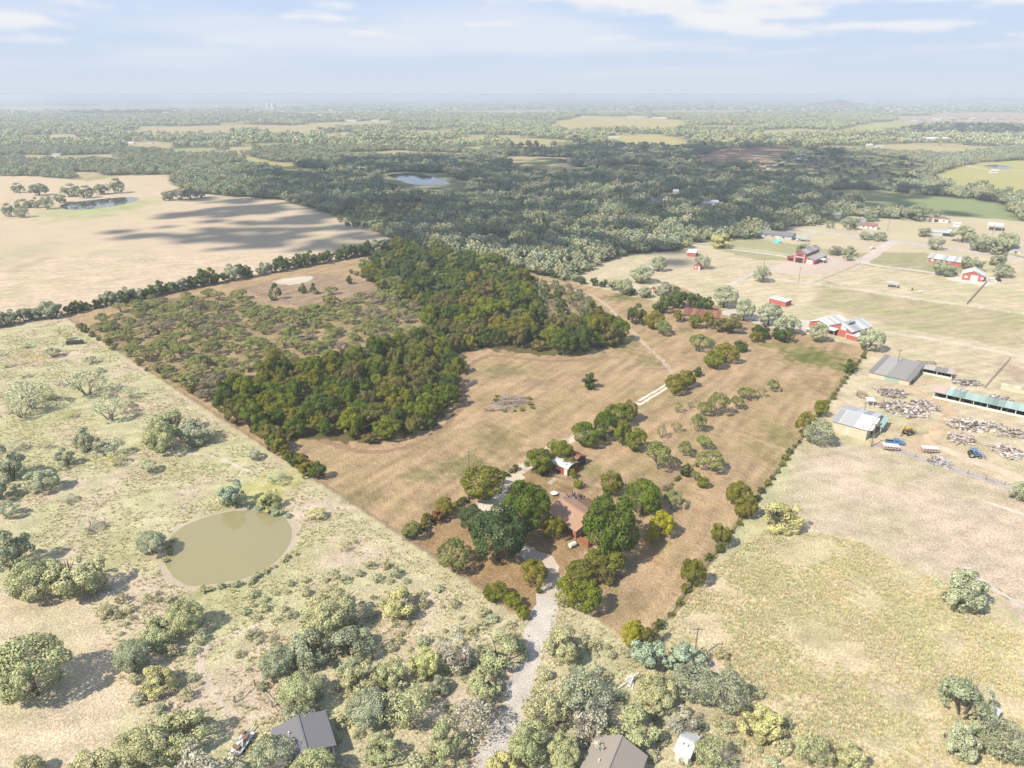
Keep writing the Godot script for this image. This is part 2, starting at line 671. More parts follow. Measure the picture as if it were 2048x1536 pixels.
func make_tree(called: String, seed_: int, leaves: int, size: float, shape: String, bark: String) -> void:
	var t := Node3D.new()
	t.name = called
	var tr := MeshInstance3D.new()
	tr.name = "trunk"
	tr.mesh = trunk_mesh(seed_, "twiggy" if called.begins_with("bare") or called.begins_with("open") else shape)
	tr.material_override = M[bark]
	t.add_child(tr)
	var c := MeshInstance3D.new()
	c.name = "crown"
	c.mesh = crown_mesh(seed_, leaves, size, shape)
	t.add_child(c)
	if not proto.has(called):
		proto[called] = []
	proto[called].append(t)


func _prototypes() -> void:
	for k in 3:
		make_tree("big_tree", 100 + k, 9500, 0.037, "round", "bark")
		make_tree("round_tree", 110 + k, 5200, 0.048, "round", "bark")
		make_tree("bushy_tree", 120 + k, 4200, 0.052, "bush", "bark")
		make_tree("mesquite", 130 + k, 2600, 0.050, "wide", "pale_bark")
		make_tree("thin_mesquite", 140 + k, 1100, 0.046, "wide", "pale_bark")
		make_tree("open_tree", 170 + k, 3000, 0.044, "round", "pale_bark")
		make_tree("low_tree", 180 + k, 5200, 0.042, "bush", "bark")
	make_tree("conifer", 150, 2200, 0.062, "cone", "bark")
	make_tree("conifer", 151, 2200, 0.062, "cone", "bark")
	make_tree("bare_tree", 160, 1500, 0.050, "bush", "pale_bark")
	make_tree("bare_tree", 161, 1200, 0.050, "round", "pale_bark")


func plant(called: String, form: String, tone: String, x: float, z: float, r: float, h: float, label: String, group := "", category := "tree") -> Node3D:
	if form == "pale_mixed":
		form = ["open_tree", "low_tree", "big_tree", "low_tree"][rng.randi() % 4]
	var forms: Array = proto[form]
	var t: Node3D = forms[rng.randi() % forms.size()].duplicate()
	t.name = numbered(called)
	t.position = Vector3(x, 0, z)
	t.rotation.y = rng.randf() * TAU
	var uneven := rng.randf_range(0.86, 1.16)
	t.scale = Vector3(r * uneven, h / 2.0, r / uneven)
	var tones: Array = leaf[tone]
	t.get_node("crown").material_override = tones[rng.randi() % tones.size()]
	add_child(t)
	tag(t, label, category, group)
	return t


var FORMS := {
	"oak": ["big_tree", "oak_tree"], "live_oak": ["big_tree", "live_oak_tree"], "olive": ["round_tree", "oak_tree"], "dark": ["bushy_tree", "cedar_tree"],
	"lime": ["round_tree", "elm_tree"], "yellow": ["round_tree", "yellow_tree"], "brown": ["bushy_tree", "oak_tree"], "rust": ["bushy_tree", "withered_bush"],
	"sage": ["mesquite", "mesquite_tree"], "thin": ["thin_mesquite", "mesquite_tree"], "cedar": ["conifer", "cedar_tree"],
	"p_oak": ["big_tree", "oak_tree"], "p_olive": ["pale_mixed", "oak_tree"], "p_dark": ["pale_mixed", "oak_tree"], "p_lime": ["low_tree", "elm_tree"],
	"p_teal": ["bushy_tree", "elm_tree"], "p_sage": ["round_tree", "elm_tree"], "p_thin": ["thin_mesquite", "mesquite_tree"], "p_bare": ["bare_tree", "bare_tree"],
}


func listed(kind: String, x: float, z: float, r: float, h: float, label: String) -> void:
	var f = FORMS[kind]
	plant(f[1], f[0], kind, x, z, r, h, label, "", "bush" if " bush" in label or "shrub" in label else "tree")


func fill_wood(poly: PackedVector2Array, r0: float, r1: float, close: float, tries: int) -> Array:
	# trunks with crowns that touch, at random inside an outline: [x, z, r]
	var b := Rect2(poly[0], Vector2.ZERO)
	for p in poly:
		b = b.expand(p)
	var cells := {}
	var out := []
	for k in tries:
		var p := b.position + Vector2(rng.randf(), rng.randf()) * b.size
		if not Geometry2D.is_point_in_polygon(p, poly):
			continue
		var r := rng.randf_range(r0, r1)
		var c := Vector2i((p / (2 * r1)).floor())
		var ok := true
		for i in 9:
			for q in cells.get(c + Vector2i(i % 3 - 1, i / 3 - 1), []):
				if p.distance_to(Vector2(q[0], q[1])) < close * (r + q[2]):
					ok = false
					break
		if ok:
			var e := [p.x, p.y, r]
			cells.get_or_add(c, []).append(e)
			out.append(e)
	return out


const ORD := ["first", "second", "third", "fourth", "fifth", "sixth", "seventh", "eighth", "ninth", "tenth", "eleventh", "twelfth", "thirteenth", "fourteenth", "fifteenth", "sixteenth", "seventeenth", "eighteenth", "nineteenth", "twentieth"]


func nth(k: int) -> String:
	return ORD[k] if k < ORD.size() else "%dth" % (k + 1)


func grove(spots: Array, called: String, forms: Array, mix: Array, tall: float, row_depth: float, where: String, group: String, category := "tree") -> void:
	# one tree per spot, told apart by its row (counted from the front) and its place from the left
	var rows := {}
	var front := -INF
	for s in spots:
		front = maxf(front, s[1])
	for s in spots:
		rows.get_or_add(int((front - s[1]) / row_depth), []).append(s)
	var keys := rows.keys()
	keys.sort()
	for j in keys.size():
		var row: Array = rows[keys[j]]
		row.sort_custom(func(a, b): return a[0] < b[0])
		for k in row.size():
			var s = row[k]
			var stand := clampi(int((n_mid.get_noise_2d(s[0] * 0.8, s[1] * 0.8) * 1.3 + 0.5) * mix.size()), 0, mix.size() - 1)
			var m = mix[stand if rng.randf() < 0.62 else rng.randi() % mix.size()]
			var h: float = s[2] * tall * rng.randf_range(0.68, 1.3)
			plant(called, forms[rng.randi() % forms.size()], m[0], s[0], s[1], s[2] * 1.12, h, "%s %s, %s from left, %s row of %s" % [m[1], category, nth(k), nth(j), where], group, category)


func many(called: String, label: String, mesh: Mesh, m: Material, places: Array) -> void:
	# [Transform3D, Color] each
	var mm := MultiMesh.new()
	mm.transform_format = MultiMesh.TRANSFORM_3D
	mm.use_colors = true
	mm.mesh = mesh
	mm.instance_count = places.size()
	for k in places.size():
		mm.set_instance_transform(k, places[k][0])
		mm.set_instance_color(k, places[k][1])
	var o := MultiMeshInstance3D.new()
	o.name = numbered(called)
	o.multimesh = mm
	o.material_override = m
	add_child(o)
	tag(o, label, called.replace("_", " "), "", "stuff")


func place(x: float, z: float, r: float, h: float, y := 0.0) -> Transform3D:
	return Transform3D(Basis(Vector3.UP, rng.randf() * TAU) * Basis.from_scale(Vector3(r, h / 2.0, r)), Vector3(x, y, z))


func tint(c: Array, spread := 0.25) -> Color:
	var t := 1.0 + rng.randf_range(-spread, spread)
	var w := rng.randf_range(-0.08, 0.08)
	return Color(c[0] * t * (1 + w), c[1] * t, c[2] * t * (1 - w))


# ------------------------------------------------------------------ buildings
func building(called: String, label: String, category: String, a: Vector2, b: Vector2, depth: float, wall_h: float, roof: String, rise: float, wall_m: String, roof_m: String, extras := [], over := 0.4) -> Node3D:
	# front wall from a to b on the ground, the body behind it; local x along the front, local -z into the body
	var d := b - a
	var l := d.length()
	var o := thing(called, label, category, Vector3(a.x, 0, a.y), atan2(-d.y, d.x))
	var wt := 0.16
	var back_h := wall_h + (rise if roof == "mono" else 0.0)
	if wall_m:
		var w := mb()
		box(w, Vector3(0, 0, -wt), Vector3(l, wall_h, 0))
		box(w, Vector3(0, 0, -depth), Vector3(l, back_h, -depth + wt))
		for x in [0.0, l - wt]:
			if roof == "mono":
				var q := mb()
				_side(w, x, x + wt, depth, wall_h, back_h, wt)
			else:
				box(w, Vector3(x, 0, -depth + wt), Vector3(x + wt, wall_h, -wt))
		if roof == "gable_front":
			for z in [0.0, -depth + wt]:
				prism(w, PackedVector2Array([Vector2(0, wall_h), Vector2(l, wall_h), Vector2(l / 2, wall_h + rise)]), z, z - wt)
		if roof == "gable":
			for x in [0.0, l - wt]:
				_gable_side(w, x, x + wt, depth, wall_h, rise)
		part("wall", w, M[wall_m], o)
	else:
		var n := maxi(2, int(l / 4.0) + 1)
		for k in n:
			for z in [-0.15, -depth + 0.15]:
				var p := mb()
				var x := lerpf(0.15, l - 0.15, k / (n - 1.0))
				box(p, Vector3(x - 0.1, 0, z - 0.1), Vector3(x + 0.1, wall_h if z > -1 else back_h, z + 0.1))
				part("post", p, M["white_paint"], o)
	var r := mb()
	var th := 0.14
	match roof:
		"gable":
			for s in [0, 1]:
				var pts := [Vector3(-over, wall_h + rise, -depth / 2), Vector3(l + over, wall_h + rise, -depth / 2)]
				var zz := over if s == 0 else -depth - over
				var yy := wall_h - rise * over / (depth / 2)
				_slab(r, pts[0], pts[1], Vector3(l + over, yy, zz), Vector3(-over, yy, zz), th)
		"gable_front":
			for s in [0, 1]:
				var xx := -over if s == 0 else l + over
				var yy := wall_h - rise * over / (l / 2)
				_slab(r, Vector3(l / 2, wall_h + rise, over), Vector3(l / 2, wall_h + rise, -depth - over), Vector3(xx, yy, -depth - over), Vector3(xx, yy, over), th)
		"mono":
			_slab(r, Vector3(-over, wall_h, over), Vector3(l + over, wall_h, over), Vector3(l + over, back_h, -depth - over), Vector3(-over, back_h, -depth - over), th)
		"arch":
			var n := 8
			for k in n:
				var p := PI * k / n
				var q := PI * (k + 1) / n
				_slab(r, Vector3(-over, wall_h + sin(p) * rise, -depth / 2 + cos(p) * (depth / 2 + over)), Vector3(l + over, wall_h + sin(p) * rise, -depth / 2 + cos(p) * (depth / 2 + over)), Vector3(l + over, wall_h + sin(q) * rise, -depth / 2 + cos(q) * (depth / 2 + over)), Vector3(-over, wall_h + sin(q) * rise, -depth / 2 + cos(q) * (depth / 2 + over)), th)
	part("roof", r, M[roof_m], o)
	if roof_m.ends_with("metal") or roof_m == "rust_roof":
		_sheets(o, l, depth, wall_h, back_h, rise, roof, roof_m, over)
	if roof.begins_with("gable") and o.position.z > -470:
		var cap := mb()
		if roof == "gable":
			prism(cap, PackedVector2Array([Vector2(-over, wall_h + rise + 0.05), Vector2(l + over, wall_h + rise + 0.05), Vector2(l + over, wall_h + rise + 0.24), Vector2(-over, wall_h + rise + 0.24)]), -depth / 2 + 0.16, -depth / 2 - 0.16)
		else:
			prism(cap, PackedVector2Array([Vector2(l / 2 - 0.16, wall_h + rise + 0.05), Vector2(l / 2 + 0.16, wall_h + rise + 0.05), Vector2(l / 2 + 0.16, wall_h + rise + 0.24), Vector2(l / 2 - 0.16, wall_h + rise + 0.24)]), over, -depth - over)
		part("ridge_cap", cap, M[roof_m], o)
		for k in 2:
			var vent := mb()
			var at := Vector3(l * (0.3 + 0.35 * k), wall_h + rise * 0.45, -depth * 0.26) if roof == "gable" else Vector3(l * 0.26, wall_h + rise * 0.45, -depth * (0.3 + 0.35 * k))
			tube(vent, at, at + Vector3(0, 0.75, 0), 0.13, 0.13, 8, true)
			part("vent_pipe", vent, M["white_paint"], o)
	for e in extras:
		_opening(o, e, l, depth)
	return o


func _sheets(o: Node3D, l: float, depth: float, h: float, back_h: float, rise: float, roof: String, m: String, over: float) -> void:
	# the roof's metal sheets, lapped side by side and each weathered a little differently
	if o.position.z < -470 or l < 6:
		return
	var slopes := []
	match roof:
		"mono": slopes = [[Vector3(-over, h, over), Vector3(l + over, h, over), Vector3(l + over, back_h, -depth - over), Vector3(-over, back_h, -depth - over)]]
		"gable":
			var y := h - rise * over / (depth / 2)
			slopes = [[Vector3(-over, y, over), Vector3(l + over, y, over), Vector3(l + over, h + rise, -depth / 2), Vector3(-over, h + rise, -depth / 2)], [Vector3(l + over, y, -depth - over), Vector3(-over, y, -depth - over), Vector3(-over, h + rise, -depth / 2), Vector3(l + over, h + rise, -depth / 2)]]
		"gable_front":
			var y := h - rise * over / (l / 2)
			slopes = [[Vector3(-over, y, -depth - over), Vector3(-over, y, over), Vector3(l / 2, h + rise, over), Vector3(l / 2, h + rise, -depth - over)], [Vector3(l + over, y, over), Vector3(l + over, y, -depth - over), Vector3(l / 2, h + rise, -depth - over), Vector3(l / 2, h + rise, over)]]
	for s in slopes:
		var n := maxi(2, int(s[0].distance_to(s[1]) / 1.9))
		for k in n:
			var a: Vector3 = s[0].lerp(s[1], (k + 0.03) / n)
			var b: Vector3 = s[0].lerp(s[1], (k + 0.97) / n)
			var c: Vector3 = s[3].lerp(s[2], (k + 0.97) / n)
			var d: Vector3 = s[3].lerp(s[2], (k + 0.03) / n)
			var st := mb()
			_slab(st, a + Vector3(0, 0.142, 0), b + Vector3(0, 0.142, 0), c + Vector3(0, 0.142, 0), d + Vector3(0, 0.142, 0), 0.035)
			part("roof_sheet", st, sheet_tone(m, rng.randi() % 4), o)


func sheet_tone(m: String, k: int) -> Material:
	var key := "%s_sheet_%d" % [m, k]
	if not M.has(key):
		var t: StandardMaterial3D = M[m].duplicate()
		var f: float = [1.0, 0.9, 1.06, 0.8][k]
		t.albedo_color = Color(t.albedo_color.r * f, t.albedo_color.g * f, t.albedo_color.b * f)
		M[key] = t
	return M[key]


func _side(st: SurfaceTool, x0: float, x1: float, depth: float, h0: float, h1: float, wt: float) -> void:
	var p := [Vector3(x0, 0, -wt), Vector3(x0, 0, -depth + wt), Vector3(x0, h1, -depth + wt), Vector3(x0, h0, -wt)]
	var off := Vector3(x1 - x0, 0, 0)
	quad(st, p[1], p[0], p[3], p[2])
	quad(st, p[0] + off, p[1] + off, p[2] + off, p[3] + off)
	quad(st, p[3], p[3] + off, p[2] + off, p[2])


func _gable_side(st: SurfaceTool, x0: float, x1: float, depth: float, h: float, rise: float) -> void:
	var a := Vector3(x0, h, 0)
	var b := Vector3(x0, h, -depth)
	var c := Vector3(x0, h + rise, -depth / 2)
	var off := Vector3(x1 - x0, 0, 0)
	tri(st, a, c, b)
	tri(st, a + off, b + off, c + off)


func _slab(st: SurfaceTool, a: Vector3, b: Vector3, c: Vector3, d: Vector3, th: float) -> void:
	var up := Vector3(0, th, 0)
	quad(st, a + up, b + up, c + up, d + up)
	quad(st, d, c, b, a)
	quad(st, a, b, b + up, a + up)
	quad(st, b, c, c + up, b + up)
	quad(st, c, d, d + up, c + up)
	quad(st, d, a, a + up, d + up)


func _opening(o: Node3D, e: Array, l: float, depth: float) -> void:
	# [name, face, along, bottom, width, height, material]; black openings are panels imitating inner shade
	var t := Transform3D()
	match e[1]:
		"front": t = Transform3D(Basis(), Vector3(0, 0, 0))
		"right": t = Transform3D(Basis(Vector3.UP, PI / 2), Vector3(l, 0, 0))
		"left": t = Transform3D(Basis(Vector3.UP, -PI / 2), Vector3(0, 0, -depth))
		"back": t = Transform3D(Basis(Vector3.UP, PI), Vector3(l, 0, -depth))
	var st := mb()
	var lo := Vector3(e[2], e[3], 0.0)
	box(st, lo + Vector3(0, 0, -0.05), lo + Vector3(e[4], e[5], 0.05), t)
	var p := part(e[0], st, M[e[6]], o)
	if e[0] in ["window", "door"]:
		var f := mb()
		var w := 0.12
		box(f, lo + Vector3(-w, -w if e[0] == "window" else 0.0, -0.02), lo + Vector3(0, e[5] + w, 0.09), t)
		box(f, lo + Vector3(e[4], -w if e[0] == "window" else 0.0, -0.02), lo + Vector3(e[4] + w, e[5] + w, 0.09), t)
		box(f, lo + Vector3(0, e[5], -0.02), lo + Vector3(e[4], e[5] + w, 0.09), t)
		part("frame", f, M["white_paint"], p)


func fence(called: String, label: String, pts: PackedVector2Array, h: float, gap: float, rails: int, m: String, thick := 0.12) -> void:
	var o := thing(called, label, "fence", Vector3(pts[0].x, 0, pts[0].y))
	var org := pts[0]
	var pm := mb()
	box(pm, Vector3(-thick / 2, 0, -thick / 2), Vector3(thick / 2, h, thick / 2))
	var post_mesh := pm.commit()
	for s in pts.size() - 1:
		var a := pts[s] - org
		var b := pts[s + 1] - org
		var n := maxi(1, int(a.distance_to(b) / gap))
		for k in n + (1 if s == pts.size() - 2 else 0):
			var p := a.lerp(b, k / float(n))
			var q := MeshInstance3D.new()
			q.name = sub_name(o, "post")
			q.mesh = post_mesh
			q.material_override = M[m]
			q.position = Vector3(p.x, 0, p.y)
			q.rotation.y = rng.randf() * 0.3
			o.add_child(q)
		for r in rails:
			var st := mb()
			var y := h * (r + 0.75) / (rails + 0.0) - 0.05
			tube(st, Vector3(a.x, y, a.y), Vector3(b.x, y, b.y), thick * 0.3, thick * 0.3, 4)
			part("rail", st, M[m], o)



# ------------------------------------------------------------------ what lies where
func _ground_plan() -> void:  # colours outside the tract are paled, a milky haze mixed in
	tract = PackedVector2Array([Vector2(-222.4,-336.7),Vector2(-72.2,-507.9),Vector2(74.6,-359.5),Vector2(94.5,-390.7),Vector2(110.6,-329.9),Vector2(151.8,-285.4),Vector2(25.0,-107.7),Vector2(7.5,-128.8),Vector2(3.5,-116.8)])
	back_wood = PackedVector2Array([Vector2(-72.0,-506.1),Vector2(-41.6,-473.8),Vector2(-4.3,-435.4),Vector2(35.7,-394.1),Vector2(50.9,-415.7),Vector2(68.0,-453.9),Vector2(90.9,-483.6),Vector2(120.7,-502.5),Vector2(137.8,-524.8),Vector2(182.9,-548.9),Vector2(222.0,-619.4),Vector2(-113.6,-619.4)])
	ponds.append(PackedVector2Array([Vector2(-80.8,-137.2),Vector2(-83.2,-144.6),Vector2(-82.5,-150.6),Vector2(-78.4,-155.1),Vector2(-71.8,-158.2),Vector2(-64.8,-158.6),Vector2(-59.3,-156.3),Vector2(-55.1,-150.6),Vector2(-53.5,-144.2),Vector2(-54.1,-138.2),Vector2(-56.5,-133.1),Vector2(-60.6,-130.2),Vector2(-65.5,-128.5),Vector2(-70.2,-127.8),Vector2(-75.1,-130.2)]))
	ponds.append(PackedVector2Array([Vector2(-439.7,-705.6),Vector2(-441.9,-726.3),Vector2(-432.4,-740.8),Vector2(-419.4,-759.7),Vector2(-402.4,-767.5),Vector2(-390.2,-759.7),Vector2(-382.2,-737.2),Vector2(-382.4,-712.4),Vector2(-392.0,-689.2),Vector2(-405.6,-679.7),Vector2(-421.6,-682.8)]))
	ponds.append(PackedVector2Array([Vector2(-167.0,-988.4),Vector2(-153.1,-1007.9),Vector2(-125.0,-1001.3),Vector2(-96.3,-951.4),Vector2(-79.0,-906.1),Vector2(-78.6,-879.8),Vector2(-109.8,-874.7),Vector2(-127.5,-895.4),Vector2(-145.5,-933.9)]))
	ponds.append(PackedVector2Array([Vector2(484.5,-835.9),Vector2(505.5,-854.9),Vector2(521.8,-854.9),Vector2(520.5,-835.9),Vector2(498.7,-813.3),Vector2(479.6,-809.0)]))
	ponds.append(PackedVector2Array([Vector2(430.2,-835.9),Vector2(441.8,-850.1),Vector2(441.6,-835.9),Vector2(428.6,-817.8),Vector2(421.9,-817.8)]))
	ponds.append(PackedVector2Array([Vector2(712.8,-1117.9),Vector2(741.2,-1142.8),Vector2(749.8,-1126.1),Vector2(741.1,-1094.1),Vector2(714.6,-1071.3),Vector2(705.9,-1086.4)]))
	region(PackedVector2Array([Vector2(-1150.4,-2168),Vector2(-1166.9,-2432),Vector2(-1086.8,-2632),Vector2(-943.0,-2721),Vector2(-738.5,-2632),Vector2(-682.9,-2293),Vector2(-797.6,-2168),Vector2(-858.5,-2005),Vector2(-1005.2,-2005)]), [0.47, 0.38, 0.24], 10, true, 0.1)
	region(PackedVector2Array([Vector2(-819.4,-1584),Vector2(-840.0,-1703),Vector2(-835.7,-1760),Vector2(-692.5,-1552),Vector2(-697.4,-1479.4),Vector2(-753.9,-1493.4)]), [0.46, 0.38, 0.24], 6, true, 0.1)
	region(PackedVector2Array([Vector2(-493.6,-1351.6),Vector2(-393.0,-1205.1),Vector2(-304.1,-1086.4),Vector2(-232.7,-1028.2),Vector2(-254.4,-975.8),Vector2(-294.1,-975.8),Vector2(-380.6,-1117.9),Vector2(-471.0,-1263.9)]), [0.4, 0.38, 0.18], 10, true, 0.15)
	region(PackedVector2Array([Vector2(121.7,-2589),Vector2(224.4,-3208),Vector2(375.4,-3904),Vector2(530.1,-3725),Vector2(732.6,-3208),Vector2(544.6,-2361),Vector2(408.3,-2229),Vector2(322.4,-2361),Vector2(154.7,-2198)]), [0.5, 0.44, 0.2], 12, true, 0.1)
	region(PackedVector2Array([Vector2(191.4,-1842),Vector2(288.0,-2005),Vector2(390.9,-2057),Vector2(425.0,-1741),Vector2(352.3,-1568),Vector2(257.9,-1568)]), [0.48, 0.43, 0.21], 8, true, 0.1)
	region(PackedVector2Array([Vector2(325.7,-1306.3),Vector2(412.1,-1479.4),Vector2(510.1,-1537),Vector2(609.1,-1568),Vector2(479.3,-1306.3),Vector2(406.7,-1168.7),Vector2(329.2,-1117.9),Vector2(288.0,-1134.4)]), [0.35, 0.25, 0.18], 6, true, 0.1)
	region(PackedVector2Array([Vector2(253.3,-1021.4),Vector2(330.5,-1071.3),Vector2(505.7,-1306.3),Vector2(629.3,-1387.6),Vector2(649.6,-1243.7),Vector2(641.8,-1134.4),Vector2(457.9,-864.7),Vector2(398.9,-864.7),Vector2(359.5,-988.4)]), [0.27, 0.27, 0.155], 10, true, 0.2)
	region(PackedVector2Array([Vector2(311.3,-676.5),Vector2(391.5,-775.5),Vector2(455.3,-775.5),Vector2(487.9,-726.3),Vector2(437.1,-619.4),Vector2(402.7,-619.4),Vector2(371.5,-641.1),Vector2(329.8,-646.8)]), [0.26, 0.31, 0.16], 8, true, 0.12)
	region(PackedVector2Array([Vector2(555.1,-975.8),Vector2(634.9,-1071.3),Vector2(737.7,-1168.7),Vector2(837.5,-1224.1),Vector2(854.7,-1134.4),Vector2(605.6,-791.9),Vector2(562.6,-809.0),Vector2(523.5,-826.8),Vector2(516.4,-884.9)]), [0.43, 0.41, 0.19], 8, true, 0.15)
	region(PackedVector2Array([Vector2(842.0,-2057),Vector2(1232.1,-2676),Vector2(1643,-3208),Vector2(2126,-3641),Vector2(1398.6,-2589),Vector2(1060.2,-2111)]), [0.43, 0.42, 0.19], 20, true, 0.15)
	region(PackedVector2Array([Vector2(2232,-4208),Vector2(2888,-4693),Vector2(3257,-4437),Vector2(2274,-3086),Vector2(2063,-3341)]), [0.5, 0.41, 0.29], 20, true, 0.1)
	region(PackedVector2Array([Vector2(-4682,-6587),Vector2(-4437,-7491),Vector2(-2954,-6587),Vector2(-2417,-5304),Vector2(-2949,-5137),Vector2(-3547,-4980)]), [0.47, 0.35, 0.27], 40, true, 0.1)
	region(PackedVector2Array([Vector2(-775.1,-2229),Vector2(-740.5,-2918),Vector2(-516.6,-3208),Vector2(-401.1,-2589),Vector2(-538.3,-2432),Vector2(-618.6,-2005)]), [0.47, 0.4, 0.23], 14, true, 0.1)
	region(PackedVector2Array([Vector2(-524.9,-2057),Vector2(-466.5,-2168),Vector2(-381.7,-1886),Vector2(-431.9,-1780)]), [0.46, 0.38, 0.24], 8, true, 0.1)
	region(PackedVector2Array([Vector2(-110.9,-1452.0),Vector2(-68.4,-1600),Vector2(-35.6,-1568),Vector2(-59.6,-1387.6)]), [0.42, 0.4, 0.2], 8, true, 0.1)
	region(PackedVector2Array([Vector2(-28.5,-1780),Vector2(45.2,-1886),Vector2(157.9,-1741),Vector2(79.7,-1568),Vector2(-4.2,-1568)]), [0.44, 0.4, 0.2], 8, true, 0.15)
	region(PackedVector2Array([Vector2(657.6,-1452.0),Vector2(824.6,-1633),Vector2(918.4,-1568),Vector2(939.7,-1452.0),Vector2(769.0,-1306.3),Vector2(697.7,-1375.4)]), [0.46, 0.4, 0.24], 10, true, 0.15)
	region(PackedVector2Array([Vector2(-161.7,-702.3),Vector2(-127.6,-729.9),Vector2(-82.0,-726.3),Vector2(-74.9,-619.4),Vector2(-96.5,-566.2),Vector2(-124.2,-566.2),Vector2(-152.3,-619.4)]), [0.27, 0.3, 0.14], 8, true, 0.15)
	region(PackedVector2Array([Vector2(-180.4,-988.4),Vector2(-164.1,-1035.2),Vector2(-92.2,-1014.6),Vector2(-47.7,-884.9),Vector2(-49.5,-767.5),Vector2(-102.2,-767.5),Vector2(-151.2,-854.9)]), [0.27, 0.28, 0.16], 6, true, 0.15)
	region(PackedVector2Array([Vector2(-5003,-9164),Vector2(-4467,-9427),Vector2(-2544,-9164),Vector2(-1975,-7849),Vector2(-1856,-6096),Vector2(-2676,-5877),Vector2(-3707,-6863)]), [0.42, 0.37, 0.29], 60, true, 0.1)
	region(PackedVector2Array([Vector2(1814,-3641),Vector2(2365,-4102),Vector2(2803,-3813),Vector2(1976,-2676),Vector2(1657,-2676),Vector2(1482.0,-2816)]), [0.46, 0.38, 0.31], 30, true, 0.1)
	region(PackedVector2Array([Vector2(-1431.5,-4693),Vector2(-1060.2,-4980),Vector2(-750.2,-4320),Vector2(-1116.7,-4001)]), [0.44, 0.4, 0.27], 40, true, 0.1)
	region(PackedVector2Array([Vector2(-405.8,-4980),Vector2(201.6,-5482),Vector2(431.9,-4833),Vector2(-66.5,-4208)]), [0.44, 0.39, 0.28], 40, true, 0.1)
	region(PackedVector2Array([Vector2(897.6,-5137),Vector2(1641,-5482),Vector2(1427.8,-4562),Vector2(869.5,-4320)]), [0.45, 0.39, 0.28], 40, true, 0.1)
	region(PackedVector2Array([Vector2(-1280.2,-1956),Vector2(-1222.0,-2057),Vector2(-1085.0,-1956),Vector2(-1084.6,-1800),Vector2(-1181.7,-1821)]), [0.45, 0.41, 0.28], 14, true, 0.1)
	region(PackedVector2Array([Vector2(704.1,-2229),Vector2(928.3,-2432),Vector2(940.8,-2229),Vector2(723.4,-1956)]), [0.45, 0.42, 0.24], 14, true, 0.1)
	region(PackedVector2Array([Vector2(510.5,-4980),Vector2(849.5,-5482),Vector2(813.0,-4833),Vector2(513.6,-4437)]), [0.46, 0.38, 0.3], 40, true, 0.1)
	region(PackedVector2Array([Vector2(-34.9,-528.6),Vector2(-9.2,-548.9),Vector2(9.6,-528.6),Vector2(-4.9,-497.2)]), [0.3, 0.29, 0.17], 6, true, 0.15)
	region(PackedVector2Array([Vector2(110.3,-661.3),Vector2(138.0,-726.3),Vector2(171.3,-804.6),Vector2(204.9,-854.9),Vector2(214.8,-835.9),Vector2(165.3,-737.2),Vector2(132.5,-670.4)]), [0.33, 0.3, 0.2], 4, true, 0.1)
	region(PackedVector2Array([Vector2(156.3,-652.5),Vector2(182.1,-702.3),Vector2(208.0,-726.3),Vector2(224.8,-715.8),Vector2(199.1,-676.5),Vector2(168.5,-646.8)]), [0.4, 0.38, 0.3], 4, true, 0.1)
	region(PackedVector2Array([Vector2(132.0,-1109.9),Vector2(183.3,-1151.3),Vector2(232.1,-1086.4),Vector2(189.8,-1014.6),Vector2(136.5,-1028.2)]), [0.26, 0.21, 0.15], 6, true, 0.1)
	region(PackedVector2Array([Vector2(-470.4,-548.9),Vector2(-810.9,-975.8),Vector2(-638.6,-975.8),Vector2(-526.8,-917.0),Vector2(-519.4,-975.8),Vector2(-465.5,-988.4),Vector2(-397.7,-864.7),Vector2(-338.6,-791.9),Vector2(-238.6,-748.3),Vector2(-151.0,-632.8),Vector2(-86.8,-528.6),Vector2(-72.5,-509.7),Vector2(-133.9,-443.7),Vector2(-195.0,-372.5),Vector2(-221.9,-336.7),Vector2(-235.6,-326.6),Vector2(-269.2,-296.7)]), [0.57, 0.475, 0.36], 2, true, 0.1)
	region(PackedVector2Array([Vector2(-123.4,-124.8),Vector2(-104.0,-124.8),Vector2(-93.0,-125.4),Vector2(-85.0,-118.4),Vector2(-77.7,-108.4),Vector2(-71.5,-103.2),Vector2(-66.8,-96.1),Vector2(-68.0,-90.7),Vector2(-65.8,-85.6),Vector2(-66.9,-76.7),Vector2(-87.5,-76.7)]), [0.56, 0.48, 0.355], 1.2, true, 0.1)
	region(PackedVector2Array([Vector2(18.5,-388.5),Vector2(43.9,-420.8),Vector2(62.3,-459.8),Vector2(90.6,-481.9),Vector2(115.9,-488.6),Vector2(134.9,-517.1),Vector2(185.3,-532.6),Vector2(225.7,-582.2),Vector2(254.9,-594.1),Vector2(300.4,-641.1),Vector2(333.8,-619.4),Vector2(383.5,-646.8),Vector2(461.7,-594.1),Vector2(108.5,-108.4),Vector2(97.4,-129.9),Vector2(65.5,-154.0),Vector2(88.7,-195.6),Vector2(152.2,-285.4),Vector2(110.6,-329.9),Vector2(95.3,-391.9),Vector2(74.6,-359.5)]), [0.54, 0.475, 0.345], 2, true, 0.12)
	region(PackedVector2Array([Vector2(134.0,-513.4),Vector2(185.3,-532.6),Vector2(231.0,-483.6),Vector2(194.4,-459.8),Vector2(161.8,-459.8),Vector2(152.4,-472.2)]), [0.37, 0.37, 0.22], 2, true, 0.12)
	region(PackedVector2Array([Vector2(182.2,-405.9),Vector2(198.2,-372.5),Vector2(253.6,-339.3),Vector2(216.4,-283.5),Vector2(179.8,-314.8),Vector2(152.9,-352.8)]), [0.44, 0.39, 0.26], 3, true, 0.14)
	region(PackedVector2Array([Vector2(231.0,-483.6),Vector2(282.3,-483.6),Vector2(283.9,-424.7),Vector2(248.5,-420.8),Vector2(223.6,-445.2)]), [0.36, 0.345, 0.215], 2, true, 0.14)
